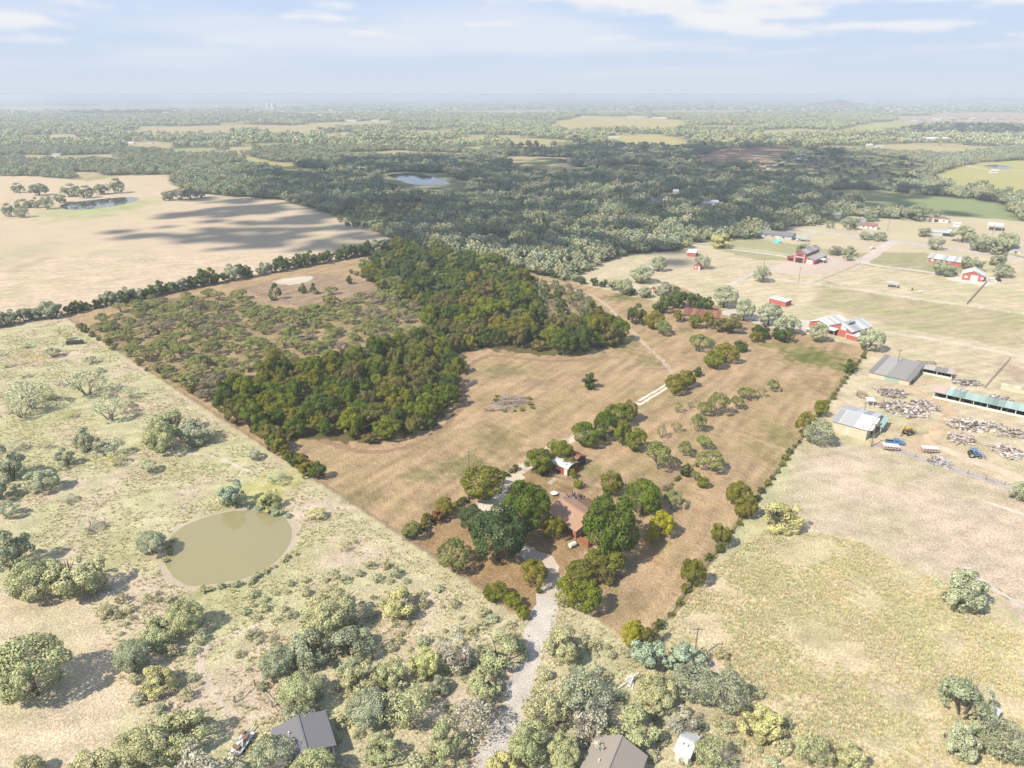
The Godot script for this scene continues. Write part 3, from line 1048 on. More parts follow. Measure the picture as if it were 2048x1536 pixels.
	region(PackedVector2Array([Vector2(88.1,-193.9),Vector2(101.1,-195.6),Vector2(111.0,-190.7),Vector2(146.8,-161.1),Vector2(110.0,-110.4),Vector2(101.0,-124.8),Vector2(96.2,-131.7),Vector2(84.4,-145.2),Vector2(67.6,-152.8)]), [0.54, 0.455, 0.36], 1.5, true, 0.1)
	region(PackedVector2Array([Vector2(65.7,-152.8),Vector2(83.9,-144.2),Vector2(95.8,-129.0),Vector2(108.5,-108.4),Vector2(79.8,-68.9),Vector2(38.3,-68.9),Vector2(40.3,-104.5),Vector2(25.6,-107.1),Vector2(42.2,-131.7)]), [0.55, 0.475, 0.325], 2, true, 0.1)
	region(PackedVector2Array([Vector2(-222.4,-336.7),Vector2(-72.2,-507.9),Vector2(74.6,-359.5),Vector2(94.5,-390.7),Vector2(110.6,-329.9),Vector2(151.8,-285.4),Vector2(25.0,-107.7),Vector2(7.5,-128.8),Vector2(3.5,-116.8)]), [0.405, 0.3, 0.188], 0.6, true, 0.11)
	region(PackedVector2Array([Vector2(-193.3,-314.8),Vector2(-190.2,-362.4),Vector2(-162.0,-377.7),Vector2(-141.1,-372.5),Vector2(-110.0,-339.3),Vector2(-84.1,-357.6),Vector2(-73.9,-388.5),Vector2(-43.6,-343.7),Vector2(-44.0,-290.0),Vector2(-62.9,-257.3),Vector2(-90.9,-260.0),Vector2(-105.7,-257.3),Vector2(-112.6,-234.0),Vector2(-139.4,-258.9),Vector2(-165.7,-283.5)]), [0.33, 0.26, 0.155], 3, true, 0.14)
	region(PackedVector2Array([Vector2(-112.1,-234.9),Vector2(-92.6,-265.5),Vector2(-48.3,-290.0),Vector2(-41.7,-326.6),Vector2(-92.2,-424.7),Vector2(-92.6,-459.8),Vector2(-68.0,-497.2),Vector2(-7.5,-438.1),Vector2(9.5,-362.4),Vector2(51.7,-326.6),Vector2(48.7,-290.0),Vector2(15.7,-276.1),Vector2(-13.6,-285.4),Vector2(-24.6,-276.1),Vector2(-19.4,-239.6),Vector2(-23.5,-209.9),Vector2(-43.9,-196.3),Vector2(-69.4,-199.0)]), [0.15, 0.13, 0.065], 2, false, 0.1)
	region(PackedVector2Array([Vector2(4.6,-399.9),Vector2(30.0,-394.1),Vector2(41.0,-362.4),Vector2(42.1,-326.6),Vector2(17.8,-318.7),Vector2(13.1,-352.8)]), [0.31, 0.235, 0.135], 2, true, 0.1)
	region(PackedVector2Array([Vector2(-151.6,-388.5),Vector2(-136.5,-410.7),Vector2(-115.8,-422.1),Vector2(-96.4,-415.7),Vector2(-74.4,-391.9),Vector2(-83.9,-356.6),Vector2(-108.8,-352.8),Vector2(-123.4,-354.7)]), [0.33, 0.25, 0.18], 1, true, 0.06)
	region(PackedVector2Array([Vector2(-23.5,-145.2),Vector2(1.6,-181.4),Vector2(17.3,-170.1),Vector2(18.8,-144.2),Vector2(9.5,-129.0),Vector2(3.7,-116.9),Vector2(-7.0,-126.5)]), [0.34, 0.24, 0.135], 1, true, 0.06)
	blob(122.4, -274.3, 17.4, 13.2, [0.135, 0.165, 0.04], 0.85)
	blob(115.5, -290.0, 15.1, 9.2, [0.17, 0.18, 0.05], 0.6)
	blob(131.7, -262.7, 7.9, 7.8, [0.12, 0.165, 0.045], 0.8)
	blob(114.5, -244.4, 7.4, 12.3, [0.22, 0.17, 0.08], 0.4)
	blob(-13.6, -181.4, 8.7, 10.4, [0.16, 0.18, 0.065], 0.65)
	blob(-3.8, -199.0, 10.9, 12.1, [0.21, 0.19, 0.085], 0.6)
	blob(-26.1, -177.0, 7.8, 5.7, [0.17, 0.19, 0.075], 0.55)
	blob(-21.7, -162.3, 6.6, 6.2, [0.2, 0.19, 0.09], 0.4)
	blob(-2.7, -260.0, 11.8, 9.8, [0.18, 0.18, 0.08], 0.55)
	blob(48.7, -290.0, 12.9, 9.2, [0.2, 0.2, 0.08], 0.6)
	blob(56.1, -271.3, 8.1, 11.8, [0.21, 0.21, 0.085], 0.5)
	blob(60.1, -367.4, 10.6, 10.1, [0.14, 0.19, 0.06], 0.7)
	blob(23.0, -326.6, 9.6, 8.1, [0.16, 0.2, 0.06], 0.7)
	blob(14.5, -323.4, 7.1, 4.8, [0.14, 0.24, 0.03], 0.9)
	blob(85.0, -202.6, 6.3, 14.3, [0.19, 0.2, 0.07], 0.5)
	blob(75.3, -192.3, 4.6, 13.1, [0.2, 0.2, 0.075], 0.4)
	blob(41.5, -167.4, 8.1, 4.7, [0.2, 0.19, 0.085], 0.5)
	blob(22.4, -179.9, 5.8, 5.9, [0.19, 0.2, 0.075], 0.6)
	blob(79.3, -311.0, 4.6, 7.5, [0.2, 0.2, 0.08], 0.6)
	blob(-35.7, -242.0, 8.3, 7.7, [0.13, 0.19, 0.04], 0.7)
	blob(32.3, -142.1, 5.4, 8.1, [0.33, 0.19, 0.07], 0.5)
	blob(-3.9, -135.3, 6.9, 5.6, [0.3, 0.21, 0.1], 0.5)
	blob(-41.5, -168.7, 9.6, 7.9, [0.2, 0.19, 0.09], 0.35)
	blob(-39.1, -163.6, 6.7, 5.0, [0.2, 0.19, 0.085], 0.4)
	blob(10.5, -246.9, 7.5, 7.0, [0.25, 0.18, 0.13], 0.4)
	blob(-389.9, -676.5, 56.1, 68.3, [0.36, 0.43, 0.2], 0.75)
	blob(-371.9, -726.3, 20.0, 49.7, [0.42, 0.44, 0.22], 0.6)
	blob(-334.7, -492.0, 24.3, 34.3, [0.42, 0.42, 0.26], 0.5)
	blob(-271.3, -483.6, 20.5, 13.3, [0.38, 0.42, 0.25], 0.5)
	blob(-244.3, -459.8, 13.0, 7.6, [0.36, 0.4, 0.24], 0.5)
	blob(-70.6, -166.1, 12.1, 10.3, [0.42, 0.44, 0.14], 0.6)
	blob(-49.7, -139.2, 7.0, 9.8, [0.36, 0.38, 0.17], 0.5)
	blob(-61.9, -124.8, 12.9, 6.6, [0.36, 0.37, 0.17], 0.45)
	blob(-65.0, -174.2, 8.4, 7.0, [0.44, 0.43, 0.15], 0.6)
	blob(-93.1, -139.2, 7.0, 9.8, [0.37, 0.38, 0.18], 0.5)
	blob(-93.8, -182.9, 17.5, 12.1, [0.4, 0.4, 0.2], 0.4)
	blob(-148.7, -206.2, 19.3, 18.4, [0.4, 0.4, 0.2], 0.35)
	blob(-199.8, -277.3, 16.6, 12.2, [0.46, 0.36, 0.27], 0.5)
	blob(-195.8, -274.3, 5.1, 3.6, [0.46, 0.4, 0.12], 0.5)
	blob(54.7, -143.2, 7.2, 10.2, [0.36, 0.39, 0.2], 0.5)
	blob(63.5, -91.7, 10.4, 6.4, [0.37, 0.4, 0.21], 0.45)
	blob(63.7, -115.4, 12.2, 7.4, [0.39, 0.39, 0.2], 0.4)
	blob(94.8, -135.3, 4.6, 2.6, [0.44, 0.4, 0.28], 0.4)
	blob(106.6, -175.6, 8.5, 4.0, [0.42, 0.41, 0.22], 0.5)
	blob(119.2, -161.1, 5.3, 3.4, [0.37, 0.33, 0.29], 0.5)
	blob(167.3, -290.0, 25.9, 10.6, [0.45, 0.38, 0.26], 0.4)
	blob(171.7, -260.0, 11.8, 5.5, [0.42, 0.31, 0.22], 0.5)
	blob(195.4, -257.3, 7.8, 16.1, [0.4, 0.3, 0.24], 0.6)
	blob(130.6, -199.0, 17.2, 20.8, [0.5, 0.385, 0.25], 0.5)
	blob(115.3, -209.9, 14.7, 15.2, [0.47, 0.4, 0.26], 0.4)
	blob(68.4, -155.1, 10.2, 4.6, [0.42, 0.38, 0.22], 0.4)
	blob(30.0, -109.7, 7.8, 8.2, [0.34, 0.36, 0.18], 0.4)
	blob(-22.0, -109.7, 5.9, 5.5, [0.45, 0.37, 0.25], 0.6)
	blob(-26.7, -85.6, 7.4, 5.8, [0.46, 0.4, 0.3], 0.5)
	blob(-36.6, -98.4, 2.7, 5.8, [0.47, 0.38, 0.3], 0.5)
	blob(7.4, -108.4, 3.9, 4.0, [0.5, 0.44, 0.34], 0.4)


func _roads_and_water() -> void:
	structure("gravel_lane", ribbon(PackedVector2Array([Vector2(-6.4,-76.7),Vector2(-3.2,-85.6),Vector2(-0.3,-92.8),Vector2(1.9,-100.8),Vector2(4.1,-108.4),Vector2(6.0,-116.2),Vector2(8.0,-124.8)]), 4.7, 0.012, Color(0.6, 0.57, 0.53), 0.3), M["gravel"], "pale gravel lane from the bottom edge to the driveway gate")
	structure("driveway", ribbon(PackedVector2Array([Vector2(7.9,-124.0),Vector2(8.8,-129.9),Vector2(7.0,-136.3),Vector2(3.1,-141.1),Vector2(-1.7,-146.3),Vector2(-6.2,-152.8),Vector2(-7.7,-159.8),Vector2(-5.2,-165.6),Vector2(-0.6,-174.2),Vector2(3.0,-180.5),Vector2(5.6,-185.3)]), 4.6, 0.016, Color(0.62, 0.54, 0.44), 0.45), M["gravel"], "white caliche driveway curving behind the live oaks")
	structure("ranch_track", ribbon(PackedVector2Array([Vector2(5.6,-185.3),Vector2(11.6,-193.3),Vector2(19.0,-200.4),Vector2(28.8,-209.9),Vector2(37.5,-219.8),Vector2(44.9,-228.2)]), 2.6, 0.02, Color(0.55, 0.46, 0.36), 0.6), M["gravel"], "worn white track behind the hedge row")
	structure("wheel_track", ribbon(PackedVector2Array([Vector2(44.7,-229.6),Vector2(50.8,-236.8),Vector2(58.6,-246.4)]), 1.1, 0.024, Color(0.72, 0.66, 0.58), 0.3), M["gravel"], "bright caliche wheel track beside the hedge row, left one of two")
	structure("wheel_track", ribbon(PackedVector2Array([Vector2(44.2,-226.1),Vector2(50.2,-233.1),Vector2(57.8,-242.5)]), 1.1, 0.024, Color(0.72, 0.66, 0.58), 0.3), M["gravel"], "bright caliche wheel track beside the hedge row, right one of two")
	structure("dirt_track", ribbon(PackedVector2Array([Vector2(59.6,-246.9),Vector2(62.0,-255.7),Vector2(60.8,-272.5),Vector2(57.3,-290.0),Vector2(54.6,-311.0),Vector2(51.7,-326.6),Vector2(48.8,-351.0),Vector2(42.0,-372.5),Vector2(29.6,-387.4)]), 2.2, 0.02, Color(0.5, 0.4, 0.29), 0.5), M["gravel"], "faint dirt track running up the meadow to the clearing")
	structure("lawn_path", ribbon(PackedVector2Array([Vector2(10.3,-172.0),Vector2(11.0,-173.3),Vector2(12.4,-175.0)]), 1.3, 0.02, Color(0.55, 0.47, 0.38), 0.1), M["gravel"], "short concrete path from the back patio to the red shed")
	structure("meadow_track", ribbon(PackedVector2Array([Vector2(-60.0,-199.0),Vector2(-42.8,-190.7),Vector2(-27.2,-199.0),Vector2(-17.9,-223.9),Vector2(-18.3,-257.3),Vector2(-9.1,-276.1),Vector2(15.4,-270.1),Vector2(44.3,-274.3)]), 2.2, 0.014, Color(0.32, 0.215, 0.13), 0.5), M["gravel"], "worn mowing track round the edge of the wood")
	structure("paddock_lane", ribbon(PackedVector2Array([Vector2(125.7,-513.4),Vector2(146.3,-499.0),Vector2(163.7,-486.9),Vector2(184.1,-469.1)]), 3.6, 0.016, Color(0.66, 0.61, 0.54), 0.1), M["gravel"], "pale fenced lane between the paddock and the stable yard")
	structure("gravel_drive", ribbon(PackedVector2Array([Vector2(109.3,-374.5),Vector2(123.2,-393.0),Vector2(137.1,-410.7),Vector2(148.9,-424.7),Vector2(168.3,-440.9)]), 4.2, 0.02, Color(0.6, 0.56, 0.5), 0.12), M["gravel"], "straight gravel drive from the boundary to the stable yard")
	structure("county_road", ribbon(PackedVector2Array([Vector2(213.9,-589.3),Vector2(230.4,-572.9),Vector2(253.0,-551.0),Vector2(262.8,-538.6),Vector2(284.0,-520.9),Vector2(303.1,-502.5),Vector2(318.8,-481.9),Vector2(335.9,-456.8),Vector2(351.3,-442.3)]), 6.0, 0.02, Color(0.54, 0.53, 0.53), 0.08), M["gravel"], "pale grey country road crossing behind the paddocks")
	structure("farm_drive", ribbon(PackedVector2Array([Vector2(279.5,-522.8),Vector2(257.9,-495.5),Vector2(236.5,-467.5),Vector2(225.0,-453.9)]), 8, 0.024, Color(0.6, 0.53, 0.47), 0.15), M["gravel"], "wide gravel drive from the road to the stable yard")
	structure("house_drive", ribbon(PackedVector2Array([Vector2(204.5,-528.6),Vector2(217.5,-538.6),Vector2(234.3,-557.4),Vector2(242.8,-564.0)]), 3.2, 0.024, Color(0.6, 0.57, 0.53), 0.1), M["gravel"], "short curved drive of the grey house")
	structure("lower_farm_lane", ribbon(PackedVector2Array([Vector2(223.4,-455.3),Vector2(231.7,-442.3),Vector2(247.3,-430.0),Vector2(262.0,-418.2)]), 4.0, 0.028, Color(0.56, 0.53, 0.48), 0.12), M["gravel"], "gravel farm lane along the upper paddock")
	structure("yard_drive", ribbon(PackedVector2Array([Vector2(338.6,-548.9),Vector2(334.3,-528.6),Vector2(324.6,-497.2)]), 6, 0.028, Color(0.6, 0.53, 0.46), 0.2), M["gravel"], "gravel drive of the grey sheds")
	structure("salvage_track", ribbon(PackedVector2Array([Vector2(146.0,-167.4),Vector2(141.3,-177.0),Vector2(136.4,-185.3),Vector2(131.5,-192.3),Vector2(127.2,-195.6)]), 4.6, 0.02, Color(0.66, 0.55, 0.42), 0.25), M["gravel"], "pale sandy track into the salvage yard")
	structure("salvage_track", ribbon(PackedVector2Array([Vector2(127.2,-194.9),Vector2(135.1,-204.4),Vector2(145.3,-214.6),Vector2(149.9,-221.8),Vector2(149.2,-230.4),Vector2(146.9,-237.3),Vector2(145.8,-242.0),Vector2(152.6,-246.9),Vector2(161.3,-248.4)]), 4.4, 0.024, Color(0.58, 0.45, 0.3), 0.35), M["gravel"], "orange dirt track winding between the scrap piles")
	structure("salvage_track", ribbon(PackedVector2Array([Vector2(111.9,-199.0),Vector2(118.0,-195.6),Vector2(126.7,-194.6)]), 5, 0.028, Color(0.58, 0.45, 0.32), 0.35), M["gravel"], "dirt apron along the front of the pale warehouse")
	structure("concrete_strip", ribbon(PackedVector2Array([Vector2(111.4,-196.3),Vector2(120.4,-188.4),Vector2(126.8,-181.4),Vector2(137.9,-169.5)]), 3.0, 0.016, Color(0.47, 0.44, 0.44), 0.2), M["gravel"], "grey strip of bare ground along the lower yard fence")
	structure("dirt_track", ribbon(PackedVector2Array([Vector2(168.6,-804.6),Vector2(147.8,-752.0),Vector2(126.4,-702.3),Vector2(109.4,-664.3)]), 3.4, 0.02, Color(0.66, 0.61, 0.54), 0.2), M["gravel"], "pale track through the trailer clearing in the woodland")
	structure("dirt_track", ribbon(PackedVector2Array([Vector2(205.6,-682.8),Vector2(196.6,-702.3),Vector2(178.9,-689.2),Vector2(158.6,-658.4)]), 5, 0.02, Color(0.66, 0.61, 0.54), 0.3), M["gravel"], "pale parking strip at the white trailers in the woodland")
	structure("dirt_track", ribbon(PackedVector2Array([Vector2(361.8,-1056.6),Vector2(422.5,-1168.7),Vector2(506.2,-1284.8),Vector2(545.2,-1317.4)]), 5, 0.02, Color(0.66, 0.61, 0.54), 0.2), M["gravel"], "pale track past the small red shed beyond the woodland")
	structure("dirt_track", ribbon(PackedVector2Array([Vector2(330.0,-1295.5),Vector2(400.3,-1306.3),Vector2(466.8,-1295.5)]), 3, 0.02, Color(0.6, 0.52, 0.45), 0.1), M["gravel"], "thin pale track across the brown field")
	structure("dirt_track", ribbon(PackedVector2Array([Vector2(703.8,-1151.3),Vector2(684.9,-1094.1),Vector2(690.8,-1056.6),Vector2(727.5,-1049.3)]), 5, 0.02, Color(0.64, 0.54, 0.4), 0.2), M["gravel"], "sandy track beside the far meadow pond")
	structure("cattle_trail", ribbon(PackedVector2Array([Vector2(125.5,-162.8),Vector2(128.7,-159.6),Vector2(132.4,-155.3)]), 1.3, 0.012, Color(0.66, 0.6, 0.53), 0.4), M["gravel"], "thin pale cattle trail at the right edge of the stubble field")
	structure("cattle_trail", ribbon(PackedVector2Array([Vector2(109.0,-120.7),Vector2(105.8,-125.6),Vector2(104.1,-129.9),Vector2(103.4,-134.4)]), 2.2, 0.012, Color(0.62, 0.55, 0.48), 0.6), M["gravel"], "pale trodden trail by the round pale tree in the straw field")
	structure("cattle_trail", ribbon(PackedVector2Array([Vector2(-189.9,-249.4),Vector2(-181.4,-257.3),Vector2(-177.7,-271.3),Vector2(-167.1,-274.3),Vector2(-153.1,-266.7)]), 1.2, 0.012, Color(0.62, 0.52, 0.42), 0.6), M["gravel"], "thin sandy trail through the upper brush field")
	structure("cattle_trail", ribbon(PackedVector2Array([Vector2(-126.6,-174.2),Vector2(-118.0,-184.4),Vector2(-104.7,-190.7),Vector2(-88.3,-187.5),Vector2(-74.8,-178.4)]), 1.2, 0.012, Color(0.6, 0.52, 0.43), 0.6), M["gravel"], "thin winding trail through the brush field above the pond")
	structure("cattle_trail", ribbon(PackedVector2Array([Vector2(-47.8,-91.7),Vector2(-52.1,-96.1),Vector2(-59.1,-104.5),Vector2(-59.2,-109.7),Vector2(-51.3,-115.4)]), 1.4, 0.012, Color(0.6, 0.52, 0.43), 0.6), M["gravel"], "thin trail from the junk trailer up past the brown pond")
	structure("wheel_track", ribbon(PackedVector2Array([Vector2(32.5,-116.9),Vector2(42.2,-131.7),Vector2(57.9,-154.0),Vector2(78.1,-182.9),Vector2(97.4,-209.9),Vector2(128.2,-254.6)]), 1.4, 0.01, Color(0.33, 0.27, 0.13), 0.5), M["gravel"], "worn greener wheel track just inside the right boundary fence")
	structure("gravel_yard", patch(PackedVector2Array([Vector2(161.2,-431.3),Vector2(176.0,-453.9),Vector2(192.6,-472.2),Vector2(211.9,-478.7),Vector2(223.9,-467.5),Vector2(225.0,-453.9),Vector2(207.9,-438.1),Vector2(185.3,-420.8),Vector2(169.8,-419.5)]), 0.012, Color(0.6, 0.5, 0.43), 0.6), M["gravel"], "pale pinkish gravel yard round the stable")
	structure("concrete_apron", patch(PackedVector2Array([Vector2(254.6,-408.3),Vector2(267.3,-419.5),Vector2(283.6,-414.5),Vector2(280.4,-402.3),Vector2(266.6,-390.7),Vector2(265.3,-391.9)]), 0.03, Color(0.74, 0.66, 0.56), 0.1), M["gravel"], "pale concrete apron of the white-roofed red barn")
	structure("gravel_yard", patch(PackedVector2Array([Vector2(103.0,-339.3),Vector2(117.3,-345.5),Vector2(130.7,-333.3),Vector2(145.9,-322.6),Vector2(141.2,-311.0),Vector2(122.9,-311.0),Vector2(111.6,-326.6)]), 0.012, Color(0.58, 0.53, 0.47), 0.6), M["gravel"], "pale gravel strip left of the big red barn")
	structure("white_yard", patch(PackedVector2Array([Vector2(-9.1,-160.6),Vector2(-5.3,-166.1),Vector2(-1.9,-167.4),Vector2(-0.3,-162.3),Vector2(-3.1,-157.5),Vector2(-7.2,-156.7)]), 0.02, Color(0.66, 0.6, 0.51), 0.6), M["gravel"], "bright caliche patch beside the pecan")
	structure("white_yard", patch(PackedVector2Array([Vector2(3.2,-179.0),Vector2(2.3,-182.3),Vector2(4.7,-185.3),Vector2(6.7,-184.1),Vector2(6.1,-180.5)]), 0.024, Color(0.66, 0.6, 0.52), 0.6), M["gravel"], "bright caliche patch by the gate above the house")
	structure("white_yard", patch(PackedVector2Array([Vector2(17.9,-196.3),Vector2(17.5,-199.0),Vector2(19.3,-201.8),Vector2(20.7,-199.7)]), 0.026, Color(0.66, 0.6, 0.52), 0.6), M["gravel"], "bright caliche patch at the near end of the hedge row")
	structure("pen_floor", patch(PackedVector2Array([Vector2(-138.3,-402.3),Vector2(-128.4,-413.2),Vector2(-119.6,-415.7),Vector2(-117.5,-403.5),Vector2(-125.8,-394.1)]), 0.012, Color(0.62, 0.56, 0.46), 1.5), M["gravel"], "pale bare caliche in the top of the pen")
	structure("patio", patch(PackedVector2Array([Vector2(11.8,-166.6),Vector2(12.6,-167.9),Vector2(18.2,-164.1),Vector2(18.2,-161.1),Vector2(16.5,-160.6)]), 0.02, Color(0.4, 0.29, 0.22), 0.05), M["gravel"], "brown paved patio behind the house")
	structure("bare_patch", patch(PackedVector2Array([Vector2(-50.7,-245.4),Vector2(-47.9,-254.6),Vector2(-44.4,-256.7),Vector2(-44.5,-251.0),Vector2(-47.5,-243.9)]), 0.02, Color(0.4, 0.3, 0.2), 0.6), M["gravel"], "pale bare clearing inside the lower wood")
	structure("pond_bank", patch(grown(PackedVector2Array([Vector2(-80.8,-137.2),Vector2(-83.2,-144.6),Vector2(-82.5,-150.6),Vector2(-78.4,-155.1),Vector2(-71.8,-158.2),Vector2(-64.8,-158.6),Vector2(-59.3,-156.3),Vector2(-55.1,-150.6),Vector2(-53.5,-144.2),Vector2(-54.1,-138.2),Vector2(-56.5,-133.1),Vector2(-60.6,-130.2),Vector2(-65.5,-128.5),Vector2(-70.2,-127.8),Vector2(-75.1,-130.2)]), 1.5), 0.008, Color(0.5, 0.44, 0.34), 0.7), M["gravel"], "bare bank round the muddy brown farm pond")
	structure("pond", patch(PackedVector2Array([Vector2(-80.8,-137.2),Vector2(-83.2,-144.6),Vector2(-82.5,-150.6),Vector2(-78.4,-155.1),Vector2(-71.8,-158.2),Vector2(-64.8,-158.6),Vector2(-59.3,-156.3),Vector2(-55.1,-150.6),Vector2(-53.5,-144.2),Vector2(-54.1,-138.2),Vector2(-56.5,-133.1),Vector2(-60.6,-130.2),Vector2(-65.5,-128.5),Vector2(-70.2,-127.8),Vector2(-75.1,-130.2)]), 0.03, Color.WHITE, 0.3), M["water_brown"], "muddy brown farm pond with a pale bank")
	structure("pond_bank", patch(grown(PackedVector2Array([Vector2(-439.7,-705.6),Vector2(-441.9,-726.3),Vector2(-432.4,-740.8),Vector2(-419.4,-759.7),Vector2(-402.4,-767.5),Vector2(-390.2,-759.7),Vector2(-382.2,-737.2),Vector2(-382.4,-712.4),Vector2(-392.0,-689.2),Vector2(-405.6,-679.7),Vector2(-421.6,-682.8)]), 2), 0.008, Color(0.36, 0.36, 0.22), 0.7), M["gravel"], "bare bank round the pasture pond")
	structure("pond", patch(PackedVector2Array([Vector2(-439.7,-705.6),Vector2(-441.9,-726.3),Vector2(-432.4,-740.8),Vector2(-419.4,-759.7),Vector2(-402.4,-767.5),Vector2(-390.2,-759.7),Vector2(-382.2,-737.2),Vector2(-382.4,-712.4),Vector2(-392.0,-689.2),Vector2(-405.6,-679.7),Vector2(-421.6,-682.8)]), 0.03, Color.WHITE, 0.3), M["water_clear"], "pasture pond with a green rim")
	structure("pond_bank", patch(grown(PackedVector2Array([Vector2(-167.0,-988.4),Vector2(-153.1,-1007.9),Vector2(-125.0,-1001.3),Vector2(-96.3,-951.4),Vector2(-79.0,-906.1),Vector2(-78.6,-879.8),Vector2(-109.8,-874.7),Vector2(-127.5,-895.4),Vector2(-145.5,-933.9)]), 3), 0.008, Color(0.32, 0.31, 0.24), 0.7), M["gravel"], "bare bank round the blue woodland pond beyond the tract")
	structure("pond", patch(PackedVector2Array([Vector2(-167.0,-988.4),Vector2(-153.1,-1007.9),Vector2(-125.0,-1001.3),Vector2(-96.3,-951.4),Vector2(-79.0,-906.1),Vector2(-78.6,-879.8),Vector2(-109.8,-874.7),Vector2(-127.5,-895.4),Vector2(-145.5,-933.9)]), 0.03, Color.WHITE, 0.3), M["water_clear"], "blue woodland pond beyond the tract")
	structure("pond_bank", patch(grown(PackedVector2Array([Vector2(484.5,-835.9),Vector2(505.5,-854.9),Vector2(521.8,-854.9),Vector2(520.5,-835.9),Vector2(498.7,-813.3),Vector2(479.6,-809.0)]), 2), 0.008, Color(0.4, 0.36, 0.26), 0.7), M["gravel"], "bare bank round the small pond at the edge of the green meadow")
	structure("pond", patch(PackedVector2Array([Vector2(484.5,-835.9),Vector2(505.5,-854.9),Vector2(521.8,-854.9),Vector2(520.5,-835.9),Vector2(498.7,-813.3),Vector2(479.6,-809.0)]), 0.03, Color.WHITE, 0.3), M["water_clear"], "small pond at the edge of the green meadow")
	structure("pond_bank", patch(grown(PackedVector2Array([Vector2(430.2,-835.9),Vector2(441.8,-850.1),Vector2(441.6,-835.9),Vector2(428.6,-817.8),Vector2(421.9,-817.8)]), 2), 0.008, Color(0.4, 0.36, 0.26), 0.7), M["gravel"], "bare bank round the tiny pond among the trees left of the green meadow")
	structure("pond", patch(PackedVector2Array([Vector2(430.2,-835.9),Vector2(441.8,-850.1),Vector2(441.6,-835.9),Vector2(428.6,-817.8),Vector2(421.9,-817.8)]), 0.03, Color.WHITE, 0.3), M["water_clear"], "tiny pond among the trees left of the green meadow")
	structure("pond_bank", patch(grown(PackedVector2Array([Vector2(712.8,-1117.9),Vector2(741.2,-1142.8),Vector2(749.8,-1126.1),Vector2(741.1,-1094.1),Vector2(714.6,-1071.3),Vector2(705.9,-1086.4)]), 2), 0.008, Color(0.4, 0.36, 0.26), 0.7), M["gravel"], "bare bank round the far meadow pond beside a sandy track")
	structure("pond", patch(PackedVector2Array([Vector2(712.8,-1117.9),Vector2(741.2,-1142.8),Vector2(749.8,-1126.1),Vector2(741.1,-1094.1),Vector2(714.6,-1071.3),Vector2(705.9,-1086.4)]), 0.03, Color.WHITE, 0.3), M["water_clear"], "far meadow pond beside a sandy track")


